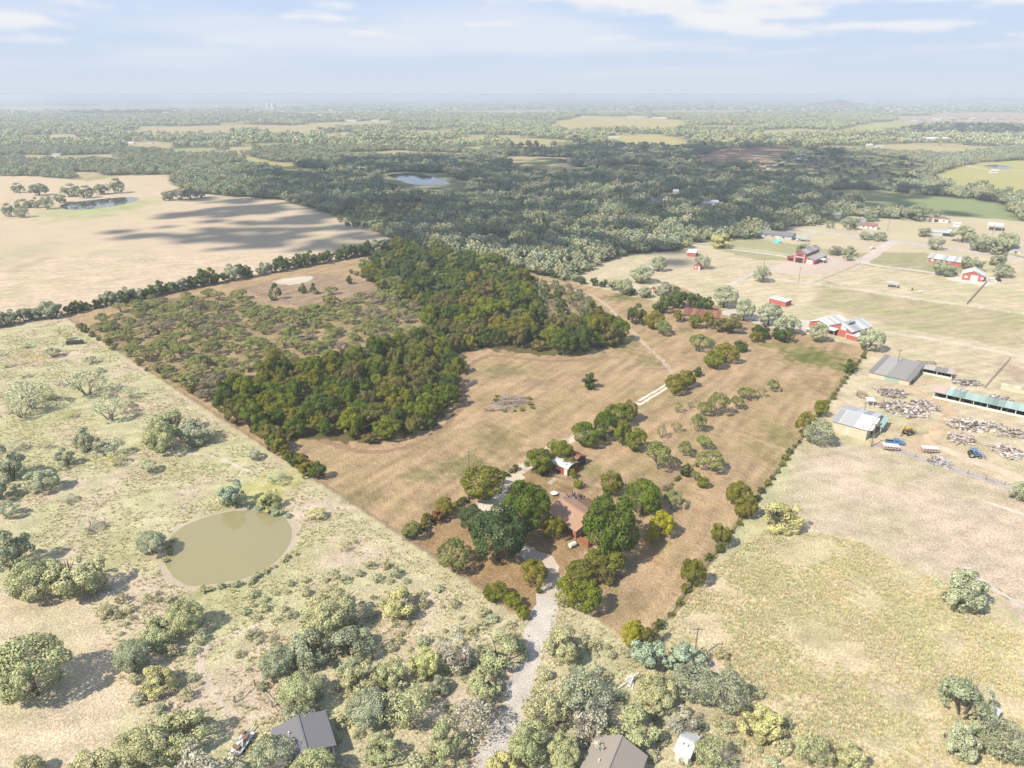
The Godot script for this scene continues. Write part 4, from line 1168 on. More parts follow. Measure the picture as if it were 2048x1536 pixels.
func _listed_trees() -> void:
	listed("live_oak", -3.3, -137.4, 6.71, 14.41, "widest blue-green live oak, over the driveway left of the brown-roofed house")
	listed("live_oak", -9.7, -149.1, 3.61, 7.47, "smaller blue-green live oak pressed against the left of the widest live oak")
	listed("oak", 3.4, -148.3, 6.23, 14.85, "tall full green pecan between the white yard and the brown-roofed house")
	listed("olive", 9.9, -145.5, 3.16, 6.57, "small round olive tree in front of the brown-roofed house")
	listed("oak", 22.7, -139.3, 7.85, 16.37, "biggest dark green oak, right of the brown-roofed house")
	listed("oak", 33.3, -156.4, 5.47, 9.94, "full green oak behind the biggest oak on its right")
	listed("olive", 26.7, -166.8, 3.31, 6.88, "bright green tree behind the biggest oak by the back yard")
	listed("sage", 41.9, -159.4, 3.06, 5.81, "pale sage tree standing alone right of the house oaks")
	listed("yellow", 36.7, -147.4, 3.32, 6.71, "bright yellow-leaved tree at the edge of the mown strip")
	listed("yellow", 33.6, -144.1, 1.89, 3.81, "smallest yellow-green tree at the foot of the bright yellow tree")
	listed("olive", 21.4, -132.9, 4.59, 7.07, "broad olive tree just below the biggest oak")
	listed("olive", 15.2, -128.9, 3.63, 5.82, "olive tree on the right edge of the white driveway")
	listed("brown", 20.5, -128.7, 2.42, 5.59, "brownish olive tree right of the driveway beside the mown strip")
	listed("lime", 11.8, -120.9, 3.34, 7.62, "yellow-green tree at the right of the driveway gate")
	listed("lime", 15.9, -119.1, 3.3, 8.04, "yellow-green tree lowest in the row right of the driveway")
	listed("olive", 4.8, -128.6, 3.62, 5.79, "dense rounded olive tree left of the driveway gate")
	listed("dark", 5.9, -125.3, 0.85, 2.14, "small dark shrub under the rounded tree at the gate")
	listed("sage", -13.0, -134.1, 4.97, 8.18, "thin grey-green mesquite in the front yard left of the live oaks")
	listed("olive", -3.4, -122.9, 2.89, 4.62, "upper olive thicket tree in the lower corner of the front yard")
	listed("lime", 0.2, -120.8, 2.25, 3.64, "lower olive thicket tree in the lower corner of the front yard")
	listed("lime", 2.3, -117.4, 1.56, 3.16, "lowest small bush at the pointed corner of the front yard")
	listed("olive", -7.7, -165.1, 6.42, 9.27, "broad olive oak on the fence line above the white yard")
	listed("olive", -16.9, -155.2, 2.73, 5.88, "small olive tree on the fence line below the broad oak")
	listed("rust", -18.8, -152.6, 1.71, 4.32, "rust-brown withered bush on the front yard fence line")
	listed("olive", -21.4, -151.7, 1.44, 3.64, "small green bush left of the rust-brown bush on the fence line")
	listed("sage", -24.3, -145.5, 2.85, 5.57, "thin grey mesquite at the end of the fence line near the yard corner")
	listed("oak", 7.6, -178.2, 4.46, 7.83, "olive oak left of the red shed with its trunk showing")
	listed("oak", 14.0, -184.4, 4.28, 7.45, "green oak towering behind the red shed")
	listed("dark", 8.6, -178.3, 3.06, 4.55, "low dark tree against the left end of the red shed")
	listed("olive", 16.4, -179.0, 2.09, 4.81, "light olive tree leaning over the red shed roof")
	listed("lime", 17.0, -175.2, 1.18, 2.95, "small green bush at the right corner of the red shed")
	listed("lime", 18.3, -170.0, 1.65, 2.39, "low green bush in the back yard below the red shed")
	listed("oak", 22.8, -195.3, 4.73, 7.71, "round dark green oak at the near end of the hedge row above the sheds")
	listed("oak", 29.1, -199.1, 4.07, 10.26, "brown-green oak in the middle of the hedge row above the sheds")
	listed("oak", 34.1, -209.3, 4.59, 8.01, "olive oak at the back of the hedge row above the sheds")
	listed("olive", 38.5, -212.7, 3.27, 7.84, "olive oak at the far end of the hedge row by the white track")
	listed("lime", 34.0, -196.3, 3.22, 8.13, "bright green tree in the front of the hedge row above the sheds")
	listed("lime", 37.4, -191.6, 3.31, 8.36, "bright green bushy tree in the hedge row beside the open yard")
	listed("sage", 42.3, -180.8, 5.03, 9.19, "wide grey-green tree at the right end of the hedge row")
	listed("sage", 51.5, -188.6, 2.81, 5.08, "small sage mesquite between the wide hedge tree and the meadow")
	listed("sage", 58.4, -192.8, 2.94, 5.14, "sage mesquite above the widest round mesquite of the right meadow")
	listed("sage", 56.4, -179.3, 4.79, 6.73, "widest round sage mesquite in the right meadow")
	listed("thin", 47.0, -200.6, 2.05, 5.15, "thin feathery mesquite sapling left of the meadow mesquites")
	listed("thin", 52.3, -204.3, 2.0, 4.25, "smaller feathery sapling with a grey foot in the meadow")
	listed("sage", 59.3, -205.2, 2.93, 7.11, "upright sage mesquite below the big twin mesquite")
	listed("sage", 64.7, -217.8, 3.08, 5.37, "sage mesquite joined to the left of the biggest meadow mesquite")
	listed("sage", 69.2, -217.3, 4.12, 9.55, "biggest upright green mesquite in the upper right meadow")
	listed("sage", 77.1, -222.5, 2.78, 5.82, "mesquite touching the right of the biggest meadow mesquite")
	listed("sage", 83.0, -231.0, 3.43, 5.37, "low wide mesquite fourth in the slanting meadow row")
	listed("thin", 88.6, -232.6, 2.24, 4.3, "thin faded sapling in the slanting meadow row")
	listed("sage", 94.9, -238.5, 2.76, 5.13, "round mesquite farthest up the slanting meadow row")
	listed("thin", 55.9, -219.6, 2.13, 4.72, "small feathery mesquite beside the white track")
	listed("thin", 61.2, -223.4, 1.17, 2.96, "smallest faded sapling beside the feathery mesquite")
	listed("dark", 49.1, -176.1, 1.92, 4.44, "dark green bush on the cross fence in the right meadow")
	listed("lime", 52.4, -169.8, 1.65, 3.52, "yellow-green bush at the end of the cross fence")
	listed("sage", 51.2, -173.6, 1.68, 3.58, "grey-green bush on the cross fence")
	listed("olive", 59.2, -160.6, 3.21, 7.38, "tall olive tree on the right boundary fence")
	listed("olive", 59.5, -155.3, 3.06, 6.37, "bushy olive tree leaning on the right boundary fence")
	listed("olive", 49.7, -142.7, 2.55, 6.45, "olive tree on the boundary fence halfway down the strip")
	listed("olive", 39.6, -128.1, 2.75, 6.94, "olive tree on the boundary fence near the lower corner")
	listed("yellow", 23.6, -109.5, 2.45, 6.17, "yellow-green tree in the lowest corner of the tract")
	listed("brown", 26.6, -109.4, 2.44, 6.17, "brown-green tree beside the yellow one in the lowest corner")
	listed("olive", 92.3, -201.7, 3.46, 8.72, "dark olive tree on the boundary fence by the pale warehouse")
	listed("lime", 103.1, -216.6, 2.45, 6.17, "green bush on the boundary fence above the pale warehouse")
	listed("dark", 130.4, -256.8, 2.74, 6.2, "dark bush alone at the boundary below the upper right corner")
	listed("dark", 28.4, -240.8, 3.55, 6.93, "round dark green bush alone in the middle meadow")
	listed("olive", 58.5, -235.6, 3.95, 7.97, "dark green tree at the top of the white track")
	listed("olive", 63.8, -242.2, 3.47, 7.0, "olive tree behind the one at the top of the white track")
	listed("dark", 71.0, -252.8, 2.1, 4.47, "small round bush right of the track trees")
	listed("lime", 79.8, -262.5, 4.54, 7.51, "yellow-green tree in the pair by the old fence row")
	listed("olive", 86.0, -268.6, 4.84, 8.34, "olive green tree in the pair by the old fence row")
	listed("sage", 79.4, -282.9, 6.06, 7.98, "wide sage bush in the open grass below the rusty barn")
	listed("dark", 95.6, -281.9, 3.19, 5.7, "round dark green bush below the boundary oaks")
	listed("olive", 106.1, -293.7, 3.08, 4.94, "olive bush in front of the two boundary oaks")
	listed("dark", 109.6, -299.0, 4.51, 7.57, "left dark oak on the boundary below the red run-in shed")
	listed("dark", 118.2, -294.6, 5.59, 7.44, "right dark oak on the boundary below the red run-in shed")
	listed("dark", 58.0, -319.8, 5.03, 10.42, "black-green round tree at the bend of the track")
	listed("olive", 65.4, -313.2, 5.06, 9.15, "olive tree behind the grey-green bush at the track bend")
	listed("sage", 67.8, -304.9, 5.06, 7.31, "grey-green round bush in front at the track bend")
	listed("dark", 74.4, -339.1, 5.43, 9.27, "dark boundary oak left of the rusty barn")
	listed("dark", 83.3, -347.6, 5.81, 11.16, "tall dark oak at the boundary peak above the rusty barn")
	listed("dark", 90.8, -346.1, 5.79, 9.98, "dark oak with pale limbs behind the rusty barn roof")
	listed("dark", 96.6, -340.9, 4.68, 8.32, "dark oak at the right end behind the rusty barn")
	listed("olive", 78.6, -324.2, 2.61, 6.09, "small green tree at the left end of the rusty barn")
	listed("lime", 84.1, -314.1, 3.63, 6.79, "yellow-green bush in front of the rusty barn")
	listed("olive", 89.7, -313.9, 3.86, 8.07, "green bush hiding the middle of the rusty barn")
	listed("brown", 98.7, -307.8, 7.35, 9.59, "wide brown-green thicket tree at the right of the rusty barn")
	listed("cedar", -124.4, -363.8, 3.58, 8.99, "tall upright green bush in the overgrown pen")
	listed("cedar", -113.8, -376.8, 2.71, 5.46, "small round bush in the middle of the overgrown pen")
	listed("cedar", -107.2, -374.4, 2.69, 6.34, "upright bush beside the small round bush in the pen")
	listed("dark", -94.1, -354.1, 4.04, 6.1, "dark cedar on the lower edge of the pen")
	listed("dark", -92.6, -396.5, 2.39, 5.45, "dark cedar at the upper right corner of the pen")
	listed("sage", -97.4, -374.5, 3.68, 4.76, "pale grey bush inside the pen")
	listed("cedar", 12.8, -371.3, 2.81, 7.09, "narrow olive poplar left in the cedar clearing")
	listed("cedar", 18.2, -366.4, 3.05, 7.7, "narrow olive poplar in the middle of the cedar clearing")
	listed("dark", 23.7, -358.4, 3.13, 7.89, "dark cedar right of the poplars in the clearing")
	listed("dark", 24.3, -333.4, 3.57, 9.0, "tall dark cedar in front of the clearing")
	listed("dark", 38.6, -321.4, 5.78, 11.14, "tallest black-green cedar at the end of the upper wood")
	listed("sage", 31.0, -360.7, 3.56, 5.69, "grey-green bush by the track in the clearing")
	listed("p_olive", -101.3, -124.1, 5.46, 9.47, "pale olive oak at the left edge below the brush field")
	listed("p_olive", -93.9, -125.8, 6.75, 9.87, "wide pale olive oak nearest the mown corner field")
	listed("p_oak", -85.6, -97.3, 6.86, 12.1, "largest pale green oak alone in the mown corner field")
	listed("p_dark", -113.0, -134.0, 5.13, 10.82, "pale blue-green oak cut by the left edge above the olive oaks")
	listed("p_dark", -140.2, -173.9, 5.81, 11.38, "pale dark oak cut by the left edge of the brush field")
	listed("p_dark", -136.5, -163.5, 4.3, 6.96, "pale dark bush cut by the left edge just below another")
	listed("p_dark", -128.1, -191.5, 3.94, 8.88, "round pale green oak in the brush field")
	listed("p_dark", -129.5, -182.6, 2.89, 6.01, "smaller round pale oak below the round one in the brush field")
	listed("p_sage", -127.8, -168.4, 4.55, 6.26, "low pale sage mesquite in the brush field")
	listed("p_olive", -105.4, -190.4, 5.4, 10.72, "pale olive oak at the left of the clump by the boundary row")
	listed("p_olive", -108.6, -203.0, 5.79, 8.69, "tall pale olive oak behind in the clump by the boundary row")
	listed("p_dark", -97.6, -198.2, 6.09, 8.3, "pale grey-green oak right in the clump by the boundary row")
	listed("p_teal", -73.2, -160.9, 4.1, 8.11, "pale teal round tree above the brown pond")
	listed("p_lime", -63.1, -159.7, 3.27, 5.87, "pale yellow-green tree right above the brown pond")
	listed("p_dark", -84.5, -139.8, 3.8, 5.54, "pale dark tree on the left bank of the brown pond")
	listed("p_thin", -165.8, -224.2, 8.44, 11.15, "wide feathery mesquite upper left in the brush field")
	listed("p_thin", -152.6, -235.7, 7.88, 10.41, "feathery mesquite near the boundary row in the brush field")
	listed("p_thin", -133.3, -214.0, 6.4, 8.57, "low spreading mesquite in the middle of the brush field")
	listed("p_thin", -136.2, -233.1, 3.73, 4.97, "small feathery mesquite below the boundary row")
	listed("p_thin", -163.8, -216.1, 5.24, 6.96, "low mesquite at the left under the wide feathery one")
	listed("p_thin", -119.8, -187.9, 4.67, 6.37, "pale low mesquite right of the round brush field oak")
	listed("p_olive", -68.8, -110.5, 4.19, 6.1, "pale olive tree left of a pair below the brown pond")
	listed("p_olive", -65.3, -113.6, 3.79, 7.26, "pale olive tree right of a pair below the brown pond")
	listed("p_dark", -70.8, -103.6, 3.54, 6.31, "pale grey-green tree on the edge of the mown corner field")
	listed("p_lime", -64.3, -98.3, 3.77, 5.38, "pale yellow-green bush on the edge of the mown corner field")
	listed("p_olive", -59.5, -83.3, 4.2, 6.36, "pale olive tree at the bottom edge left of the junk trailer")
	listed("p_olive", -54.3, -87.0, 5.04, 7.59, "wide pale olive tree left of the junk trailer")
	listed("p_bare", -47.0, -79.1, 5.38, 8.53, "grey half-bare tree at the bottom edge below the junk trailer")
	listed("p_olive", -65.0, -79.4, 3.9, 6.7, "pale bush at the bottom edge of the mown corner field")
	listed("p_olive", -76.5, -80.2, 2.87, 4.79, "pale bush in the bottom left corner")
	listed("p_lime", -23.9, -118.5, 4.36, 6.4, "bright pale round tree by the slanting boundary row")
	listed("p_olive", -36.7, -113.3, 6.09, 8.58, "broad hazy olive tree right of the brown pond")
	listed("p_dark", -38.0, -104.8, 4.1, 8.26, "hazy dark tree below the broad one right of the pond")
	listed("p_dark", -30.5, -106.7, 5.04, 7.65, "hazy grey-green tree with a dark side right of the pond")
	listed("p_dark", -43.6, -102.5, 3.61, 5.27, "pale dark tree left above the grey pole shed")
	listed("p_olive", -36.8, -94.5, 4.04, 7.04, "pale olive tree above the grey pole shed")
	listed("p_dark", -36.3, -90.5, 2.98, 4.64, "small pale tree touching the far side of the grey pole shed")
	listed("p_olive", -27.4, -98.3, 3.84, 6.55, "pale tree in the middle thicket left of the two at its centre")
	listed("p_olive", -22.3, -99.9, 3.5, 6.37, "pale tree at the top of the middle thicket")
	listed("p_lime", -16.3, -101.7, 3.22, 7.17, "upright yellow-green tree in the middle thicket")
	listed("p_bare", -11.3, -105.4, 4.91, 7.52, "wide grey-green tree with bare twigs near the tract corner")
	listed("p_olive", -1.5, -105.1, 4.99, 7.43, "pale olive tree beside the lane under the tract corner")
	listed("p_olive", -18.4, -91.4, 4.56, 7.2, "yellowish tree at the foot of the middle thicket")
	listed("p_dark", -24.5, -91.2, 3.9, 6.13, "grey-green tree at the lower left of the middle thicket")
	listed("p_dark", -13.3, -97.7, 1.93, 4.28, "small dark pale tree at the right of the middle thicket")
	listed("p_olive", -4.8, -96.9, 3.64, 6.16, "pale tree on the left verge of the lane")
	listed("p_bare", -6.1, -88.4, 4.21, 7.18, "half-bare grey tree left of the lane")
	listed("p_olive", -11.3, -83.8, 3.27, 7.29, "pale olive tree at the bottom edge left of the lane")
	listed("p_dark", -37.6, -81.7, 3.68, 7.13, "dark pale tree left of the grey pole shed")
	listed("p_olive", -30.9, -79.1, 3.72, 6.2, "pale olive tree in front of the grey pole shed")
	listed("p_olive", -20.9, -84.3, 2.91, 4.87, "pale small tree right of the grey pole shed")
	listed("p_olive", 10.0, -106.0, 3.87, 7.47, "pale tree right of the lane under the driveway notch")
	listed("p_olive", 5.8, -91.2, 4.09, 7.74, "pale green tree on the right verge of the lane")
	listed("p_dark", 12.6, -93.2, 5.12, 8.02, "wide pale tree among the scattered white scrap")
	listed("p_bare", 13.5, -86.2, 4.14, 6.78, "half-bare tree left above the brown-roofed bottom house")
	listed("p_teal", 25.6, -103.8, 3.81, 7.36, "pale teal tree just outside the lowest tract corner")
	listed("p_teal", 32.3, -103.7, 3.92, 5.77, "pale grey-blue tree beside the white tank")
	listed("p_dark", 32.5, -96.7, 4.49, 6.79, "hazy dark tree below the white tank")
	listed("p_olive", 25.3, -94.5, 4.0, 6.18, "pale olive tree in the bottom thicket")
	listed("p_olive", 20.2, -87.2, 4.18, 6.75, "pale tree behind the brown-roofed bottom house")
	listed("p_bare", 28.1, -89.1, 3.43, 5.44, "bare grey tree above the white metal-roofed shed")
	listed("p_dark", 37.7, -94.1, 3.55, 7.68, "dark pale tree on the right of the bottom thicket")
	listed("p_lime", 41.4, -88.3, 3.97, 6.16, "yellowish pale tree at the edge of the straw field")
	listed("p_olive", 48.0, -83.2, 2.96, 5.81, "left pale tree of two at the bottom edge of the straw field")
	listed("p_olive", 53.0, -82.0, 3.05, 5.95, "right pale tree of two at the bottom edge of the straw field")
	listed("p_olive", 31.8, -82.5, 2.86, 6.37, "pale tree right of the white metal-roofed shed")
	listed("p_olive", 2.6, -83.3, 3.65, 7.72, "pale tree right of the lane near the bottom edge")
	listed("p_lime", -1.6, -81.2, 2.92, 5.01, "pale yellow tree on the bottom edge right of the lane")
	listed("p_olive", 8.2, -82.6, 2.86, 6.37, "pale tree left of the brown-roofed bottom house")
	listed("p_lime", 66.7, -149.6, 4.96, 9.49, "yellow-green pale tree alone outside the boundary fence")
	listed("p_sage", 93.7, -120.5, 5.07, 9.15, "round pale green tree alone in the straw field")
	listed("p_dark", 78.4, -92.6, 5.27, 8.39, "largest round green tree beside the small tin lean-to")
	listed("p_dark", 79.9, -84.5, 3.9, 6.67, "green tree at the right edge below the tin lean-to")
	listed("p_sage", 72.4, -84.5, 3.09, 6.4, "grey-green bush below the largest round tree")
	listed("p_sage", 135.5, -164.1, 3.63, 4.99, "pale tree cut by the right edge beside the yard track")
	listed("p_dark", 94.0, -196.6, 5.08, 8.67, "pale green oak against the end of the pale warehouse")
	listed("p_sage", 150.8, -282.8, 5.72, 10.33, "round pale oak at the right end of the big red barn")
	listed("p_sage", 133.4, -294.2, 4.1, 10.01, "upright pale tree in front of the big red barn")
	listed("p_sage", 111.0, -327.0, 5.5, 10.57, "pale oak left of the red run-in shed on the line")
	listed("p_sage", 120.2, -319.3, 6.49, 10.69, "pale oak in front of the red run-in shed")
	listed("p_sage", 123.5, -304.7, 6.11, 9.21, "pale bush on the line left of the big red barn")
	listed("p_sage", 107.7, -349.6, 6.9, 11.35, "grey-green oak on the line above the rusty barn")
	listed("p_dark", 82.9, -372.9, 6.48, 8.36, "pale dark oak beyond the boundary peak")
	listed("p_dark", 143.5, -401.8, 6.03, 9.92, "dark round oak by the gravel lane and the stable yard")
	listed("p_dark", 118.2, -434.8, 5.51, 9.41, "oak behind the tiny red cabin in the paddock")
	listed("p_sage", 74.3, -399.4, 7.04, 11.0, "wide pale oak left of the blue-roofed lean-to")
	listed("p_sage", 89.6, -427.9, 4.95, 9.65, "pale oak behind the blue-roofed lean-to")
	listed("p_sage", 60.3, -372.8, 4.79, 9.97, "pale oak on the line at the left end of the paddock")
	listed("p_sage", 70.1, -367.4, 3.76, 6.68, "small pale tree beside the little red playhouse")
	listed("p_lime", 147.6, -499.7, 8.47, 11.68, "bright pale yellow-green tree by the white paddock lane")
	listed("p_dark", 199.9, -485.2, 5.38, 7.47, "dark tree behind the monitor-roofed stable")
	listed("p_dark", 216.7, -475.4, 5.46, 7.69, "left dark oak of two by the gravel yard")
	listed("p_dark", 226.6, -474.0, 5.44, 6.93, "right dark oak of two by the gravel yard")
	listed("p_dark", 218.5, -458.2, 3.4, 6.87, "small dark tree in front of two oaks by the gravel yard")
	listed("p_dark", 263.3, -530.7, 5.07, 6.98, "left oak of two on the far road")
	listed("p_dark", 271.2, -526.7, 6.0, 7.67, "right oak of two on the far road")
	listed("p_dark", 294.6, -493.1, 6.19, 9.46, "round oak on the far road above the red metal-roofed house")
	listed("p_dark", 258.2, -418.4, 7.82, 9.97, "wide oak in front of the red metal-roofed house")
	listed("p_dark", 282.0, -430.6, 7.87, 10.01, "wide oak at the right end of the red metal-roofed house")
	listed("p_dark", 306.9, -444.4, 5.96, 7.57, "upper oak of two right of the white-roofed red barn")
	listed("p_dark", 290.2, -413.2, 6.03, 7.94, "lower oak of two right of the white-roofed red barn")
	listed("p_sage", 329.6, -521.4, 8.42, 12.24, "left tree of the leafy group by the far road")
	listed("p_dark", 322.6, -488.3, 9.0, 14.43, "right tree of the leafy group by the far road")
	listed("p_dark", 328.2, -476.7, 5.65, 7.17, "tree below the leafy group by the far road")
	listed("p_sage", 340.3, -488.5, 8.64, 13.72, "tree left of the greenhouse at the right edge")
	listed("p_dark", 313.8, -542.4, 5.57, 7.94, "tree left of the long grey sheds")
	listed("p_dark", 269.3, -571.6, 6.89, 10.88, "dark tree left of the small white house")
	listed("p_dark", 257.0, -579.8, 3.81, 6.82, "small tree in front of the teal-roofed building")
	listed("p_dark", 307.3, -615.5, 7.61, 10.74, "tree above the small white house")
	listed("p_dark", 346.4, -616.7, 10.75, 13.57, "big tree above the white mobile home")
	listed("p_dark", 373.3, -631.9, 5.51, 9.23, "tree behind the right end of the white mobile home")
	listed("p_dark", -444.6, -638.8, 6.48, 12.62, "leftmost oak in the far pasture")
	listed("p_dark", -466.5, -691.1, 7.99, 10.07, "second oak behind at the left in the far pasture")
	listed("p_dark", -430.7, -634.4, 6.91, 10.16, "nearest oak at the left in the far pasture")
	listed("p_dark", -453.0, -690.9, 6.49, 10.54, "left oak of two touching in the far pasture")
	listed("p_dark", -437.9, -683.4, 7.16, 12.94, "right oak of two touching in the far pasture")
	listed("p_dark", -450.8, -724.7, 7.05, 11.03, "small oak just left of the pasture pond")
	listed("p_dark", -467.5, -772.1, 10.53, 14.46, "oak left of a group behind the pasture pond")
	listed("p_dark", -445.6, -760.6, 9.56, 13.71, "oak in the middle of a group behind the pasture pond")
	listed("p_dark", -445.4, -790.1, 8.5, 11.37, "oak near the right of a group behind the pasture pond")
	listed("p_dark", -433.3, -799.3, 9.73, 17.31, "rightmost oak of the group behind the pasture pond")
	listed("p_dark", -505.9, -780.9, 8.97, 12.95, "big oak standing back at the left of the far pasture")
	listed("p_dark", -542.2, -802.6, 7.19, 11.59, "oak farthest back at the left edge of the far pasture")
	listed("p_dark", -350.0, -742.4, 7.48, 11.82, "first oak of the row at the top of the tan field")
	listed("p_dark", -340.4, -746.2, 7.51, 11.87, "second oak of the row at the top of the tan field")
	listed("p_dark", -330.8, -749.9, 7.55, 11.93, "third oak of the row at the top of the tan field")
	listed("p_dark", -325.8, -762.5, 6.58, 9.91, "fourth oak of the row at the top of the tan field")
	listed("p_dark", 546.8, -852.2, 8.53, 10.73, "lone oak in the far green meadow at right")


func _woods() -> void:
	var mixed := [["oak", "green"], ["olive", "olive"], ["olive", "olive"], ["lime", "yellow-green"], ["brown", "brownish"], ["dark", "dark"], ["oak", "deep green"]]
	grove(fill_wood(PackedVector2Array([Vector2(-101.0,-221.0),Vector2(-83.3,-203.3),Vector2(-70.6,-190.3),Vector2(-68.2,-197.7),Vector2(-60.5,-201.1),Vector2(-51.9,-197.7),Vector2(-43.7,-195.6),Vector2(-34.8,-197.3),Vector2(-26.7,-206.2),Vector2(-22.6,-217.7),Vector2(-20.1,-234.0),Vector2(-20.2,-257.3),Vector2(-25.0,-274.3),Vector2(-35.3,-290.0),Vector2(-47.3,-283.5),Vector2(-56.9,-266.7),Vector2(-70.7,-257.3),Vector2(-90.9,-260.0),Vector2(-94.5,-246.9),Vector2(-99.5,-234.9)]), 2.7, 4.3, 0.74, 2600), "wood_tree", ["round_tree", "round_tree", "bushy_tree"], mixed, 2.25, 8.0, "the lower wood beside the mown meadow", "trees of the lower wood")
	var upper := fill_wood(PackedVector2Array([Vector2(-24.7,-277.3),Vector2(-13.7,-287.4),Vector2(3.4,-283.5),Vector2(15.8,-277.3),Vector2(28.0,-275.5),Vector2(42.9,-286.7),Vector2(49.3,-296.7),Vector2(50.5,-314.8),Vector2(42.1,-326.6),Vector2(32.7,-314.8),Vector2(22.2,-314.8),Vector2(14.3,-318.7),Vector2(13.4,-339.3),Vector2(9.9,-360.4),Vector2(4.4,-377.7),Vector2(-6.6,-383.0),Vector2(-22.6,-372.5),Vector2(-36.5,-348.2),Vector2(-41.2,-322.6),Vector2(-39.4,-296.7)]), 3.2, 5.0, 0.80, 3000)
	grove(upper, "wood_tree", ["round_tree", "bushy_tree", "round_tree"], [["olive", "olive"], ["brown", "brownish"], ["brown", "brownish"], ["oak", "green"], ["dark", "dark"], ["lime", "yellow-green"]], 2.1, 12.0, "the upper wood", "trees of the upper wood")
	grove(fill_wood(PackedVector2Array([Vector2(-41.7,-326.6),Vector2(-49.5,-351.0),Vector2(-67.9,-377.7),Vector2(-91.4,-420.8),Vector2(-91.5,-445.2),Vector2(-81.6,-472.2),Vector2(-67.6,-493.7),Vector2(-42.0,-478.7),Vector2(-13.9,-445.2),Vector2(6.3,-420.8),Vector2(7.3,-391.9),Vector2(-3.9,-383.0),Vector2(-22.6,-372.5),Vector2(-35.5,-351.0)]), 3.8, 5.6, 0.82, 2000), "wood_tree", ["round_tree", "bushy_tree"], [["live_oak", "blue-green"], ["dark", "dark"], ["oak", "green"], ["sage", "pale green"], ["olive", "olive"], ["dark", "deep green"]], 1.8, 18.0, "the shaded back wood", "trees of the shaded back wood")
	grove(fill_wood(PackedVector2Array([Vector2(-193.3,-314.8),Vector2(-194.2,-339.3),Vector2(-189.3,-360.4),Vector2(-168.9,-374.5),Vector2(-148.4,-370.4),Vector2(-120.7,-341.9),Vector2(-104.3,-336.7),Vector2(-86.5,-356.6),Vector2(-77.4,-377.7),Vector2(-63.0,-372.5),Vector2(-44.8,-343.7),Vector2(-41.9,-318.7),Vector2(-47.3,-283.5),Vector2(-56.9,-266.7),Vector2(-70.7,-257.3),Vector2(-91.8,-262.7),Vector2(-95.0,-248.4),Vector2(-99.6,-232.7),Vector2(-102.5,-223.9),Vector2(-112.1,-232.7),Vector2(-139.4,-258.9),Vector2(-165.7,-283.5)]), 2.6, 4.6, 0.80, 1600), "brush_mesquite", ["mesquite", "mesquite", "mesquite"], [["sage", "pale green"], ["sage", "pale green"], ["thin", "faded"], ["sage", "green"], ["sage", "grey-green"], ["thin", "pale"], ["grey", "grey-brown"]], 1.3, 14.0, "the brush", "mesquites of the brushy corner", "mesquite")
	grove(fill_wood(PackedVector2Array([Vector2(-229.3,-290.0),Vector2(-207.1,-318.7),Vector2(-157.4,-271.3),Vector2(-98.7,-209.9),Vector2(-58.3,-170.1),Vector2(-31.6,-143.2),Vector2(-13.4,-124.8),Vector2(-9.8,-118.4),Vector2(-26.1,-111.1),Vector2(-41.8,-126.5),Vector2(-54.4,-156.3),Vector2(-87.4,-174.2),Vector2(-95.2,-161.1),Vector2(-98.8,-143.2),Vector2(-128.9,-145.2)]), 1.6, 3.4, 2.2, 150), "field_mesquite", ["thin_mesquite", "mesquite"], [["p_thin", "pale"], ["p_sage", "pale grey-green"], ["p_lime", "yellowish"]], 1.3, 24.0, "the brush field", "low mesquites of the brush field", "mesquite")
	for s in [[-239.4, -315.3, 5.17, 0], [-236.1, -317.4, 4.44, 1], [-235.4, -321.0, 4.24, 2], [-231.9, -325.0, 4.54, 3], [-228.9, -326.3, 4.41, 4], [-223.5, -330.0, 5.25, 5], [-221.5, -330.5, 5.02, 6]]:
		plant("hedge_bush", "bushy_tree", ["p_dark", "p_olive"][rng.randi() % 2], s[0], s[1], s[2], s[2] * 1.7, "pale grey-green bush, " + nth(s[3]) + " from left in the hedge left of the tract corner", "hedge left of the tract corner", "bush")
	for s in [[-218.4, -337.1, 2.76, 0], [-215.7, -339.0, 3.68, 1], [-215.4, -343.3, 2.91, 2], [-212.8, -343.4, 2.62, 3], [-209.7, -346.5, 2.89, 4], [-209.8, -349.7, 2.83, 5], [-207.1, -351.8, 4.43, 6], [-205.1, -354.0, 4.28, 7], [-204.3, -354.7, 4.16, 8], [-201.5, -357.5, 3.99, 9], [-201.0, -360.4, 4.38, 10], [-197.9, -361.4, 2.96, 11], [-197.1, -364.2, 3.98, 12], [-194.3, -365.3, 3.51, 13], [-192.4, -367.7, 4.30, 14], [-190.9, -370.1, 3.77, 15], [-189.8, -374.0, 4.55, 16], [-187.8, -376.0, 2.64, 17], [-186.0, -377.7, 3.52, 18], [-185.4, -379.0, 3.82, 19], [-182.6, -381.1, 3.50, 20], [-181.2, -383.8, 4.10, 21], [-179.2, -387.0, 3.92, 22], [-178.1, -388.8, 3.91, 23]]:
		plant("hedge_bush", "bushy_tree", ["dark", "dark", "p_dark"][rng.randi() % 3], s[0], s[1], s[2], s[2] * 1.8, "dark bush, " + nth(s[3]) + " from left in the hedge along the tan pasture", "hedge along the tan pasture", "bush")
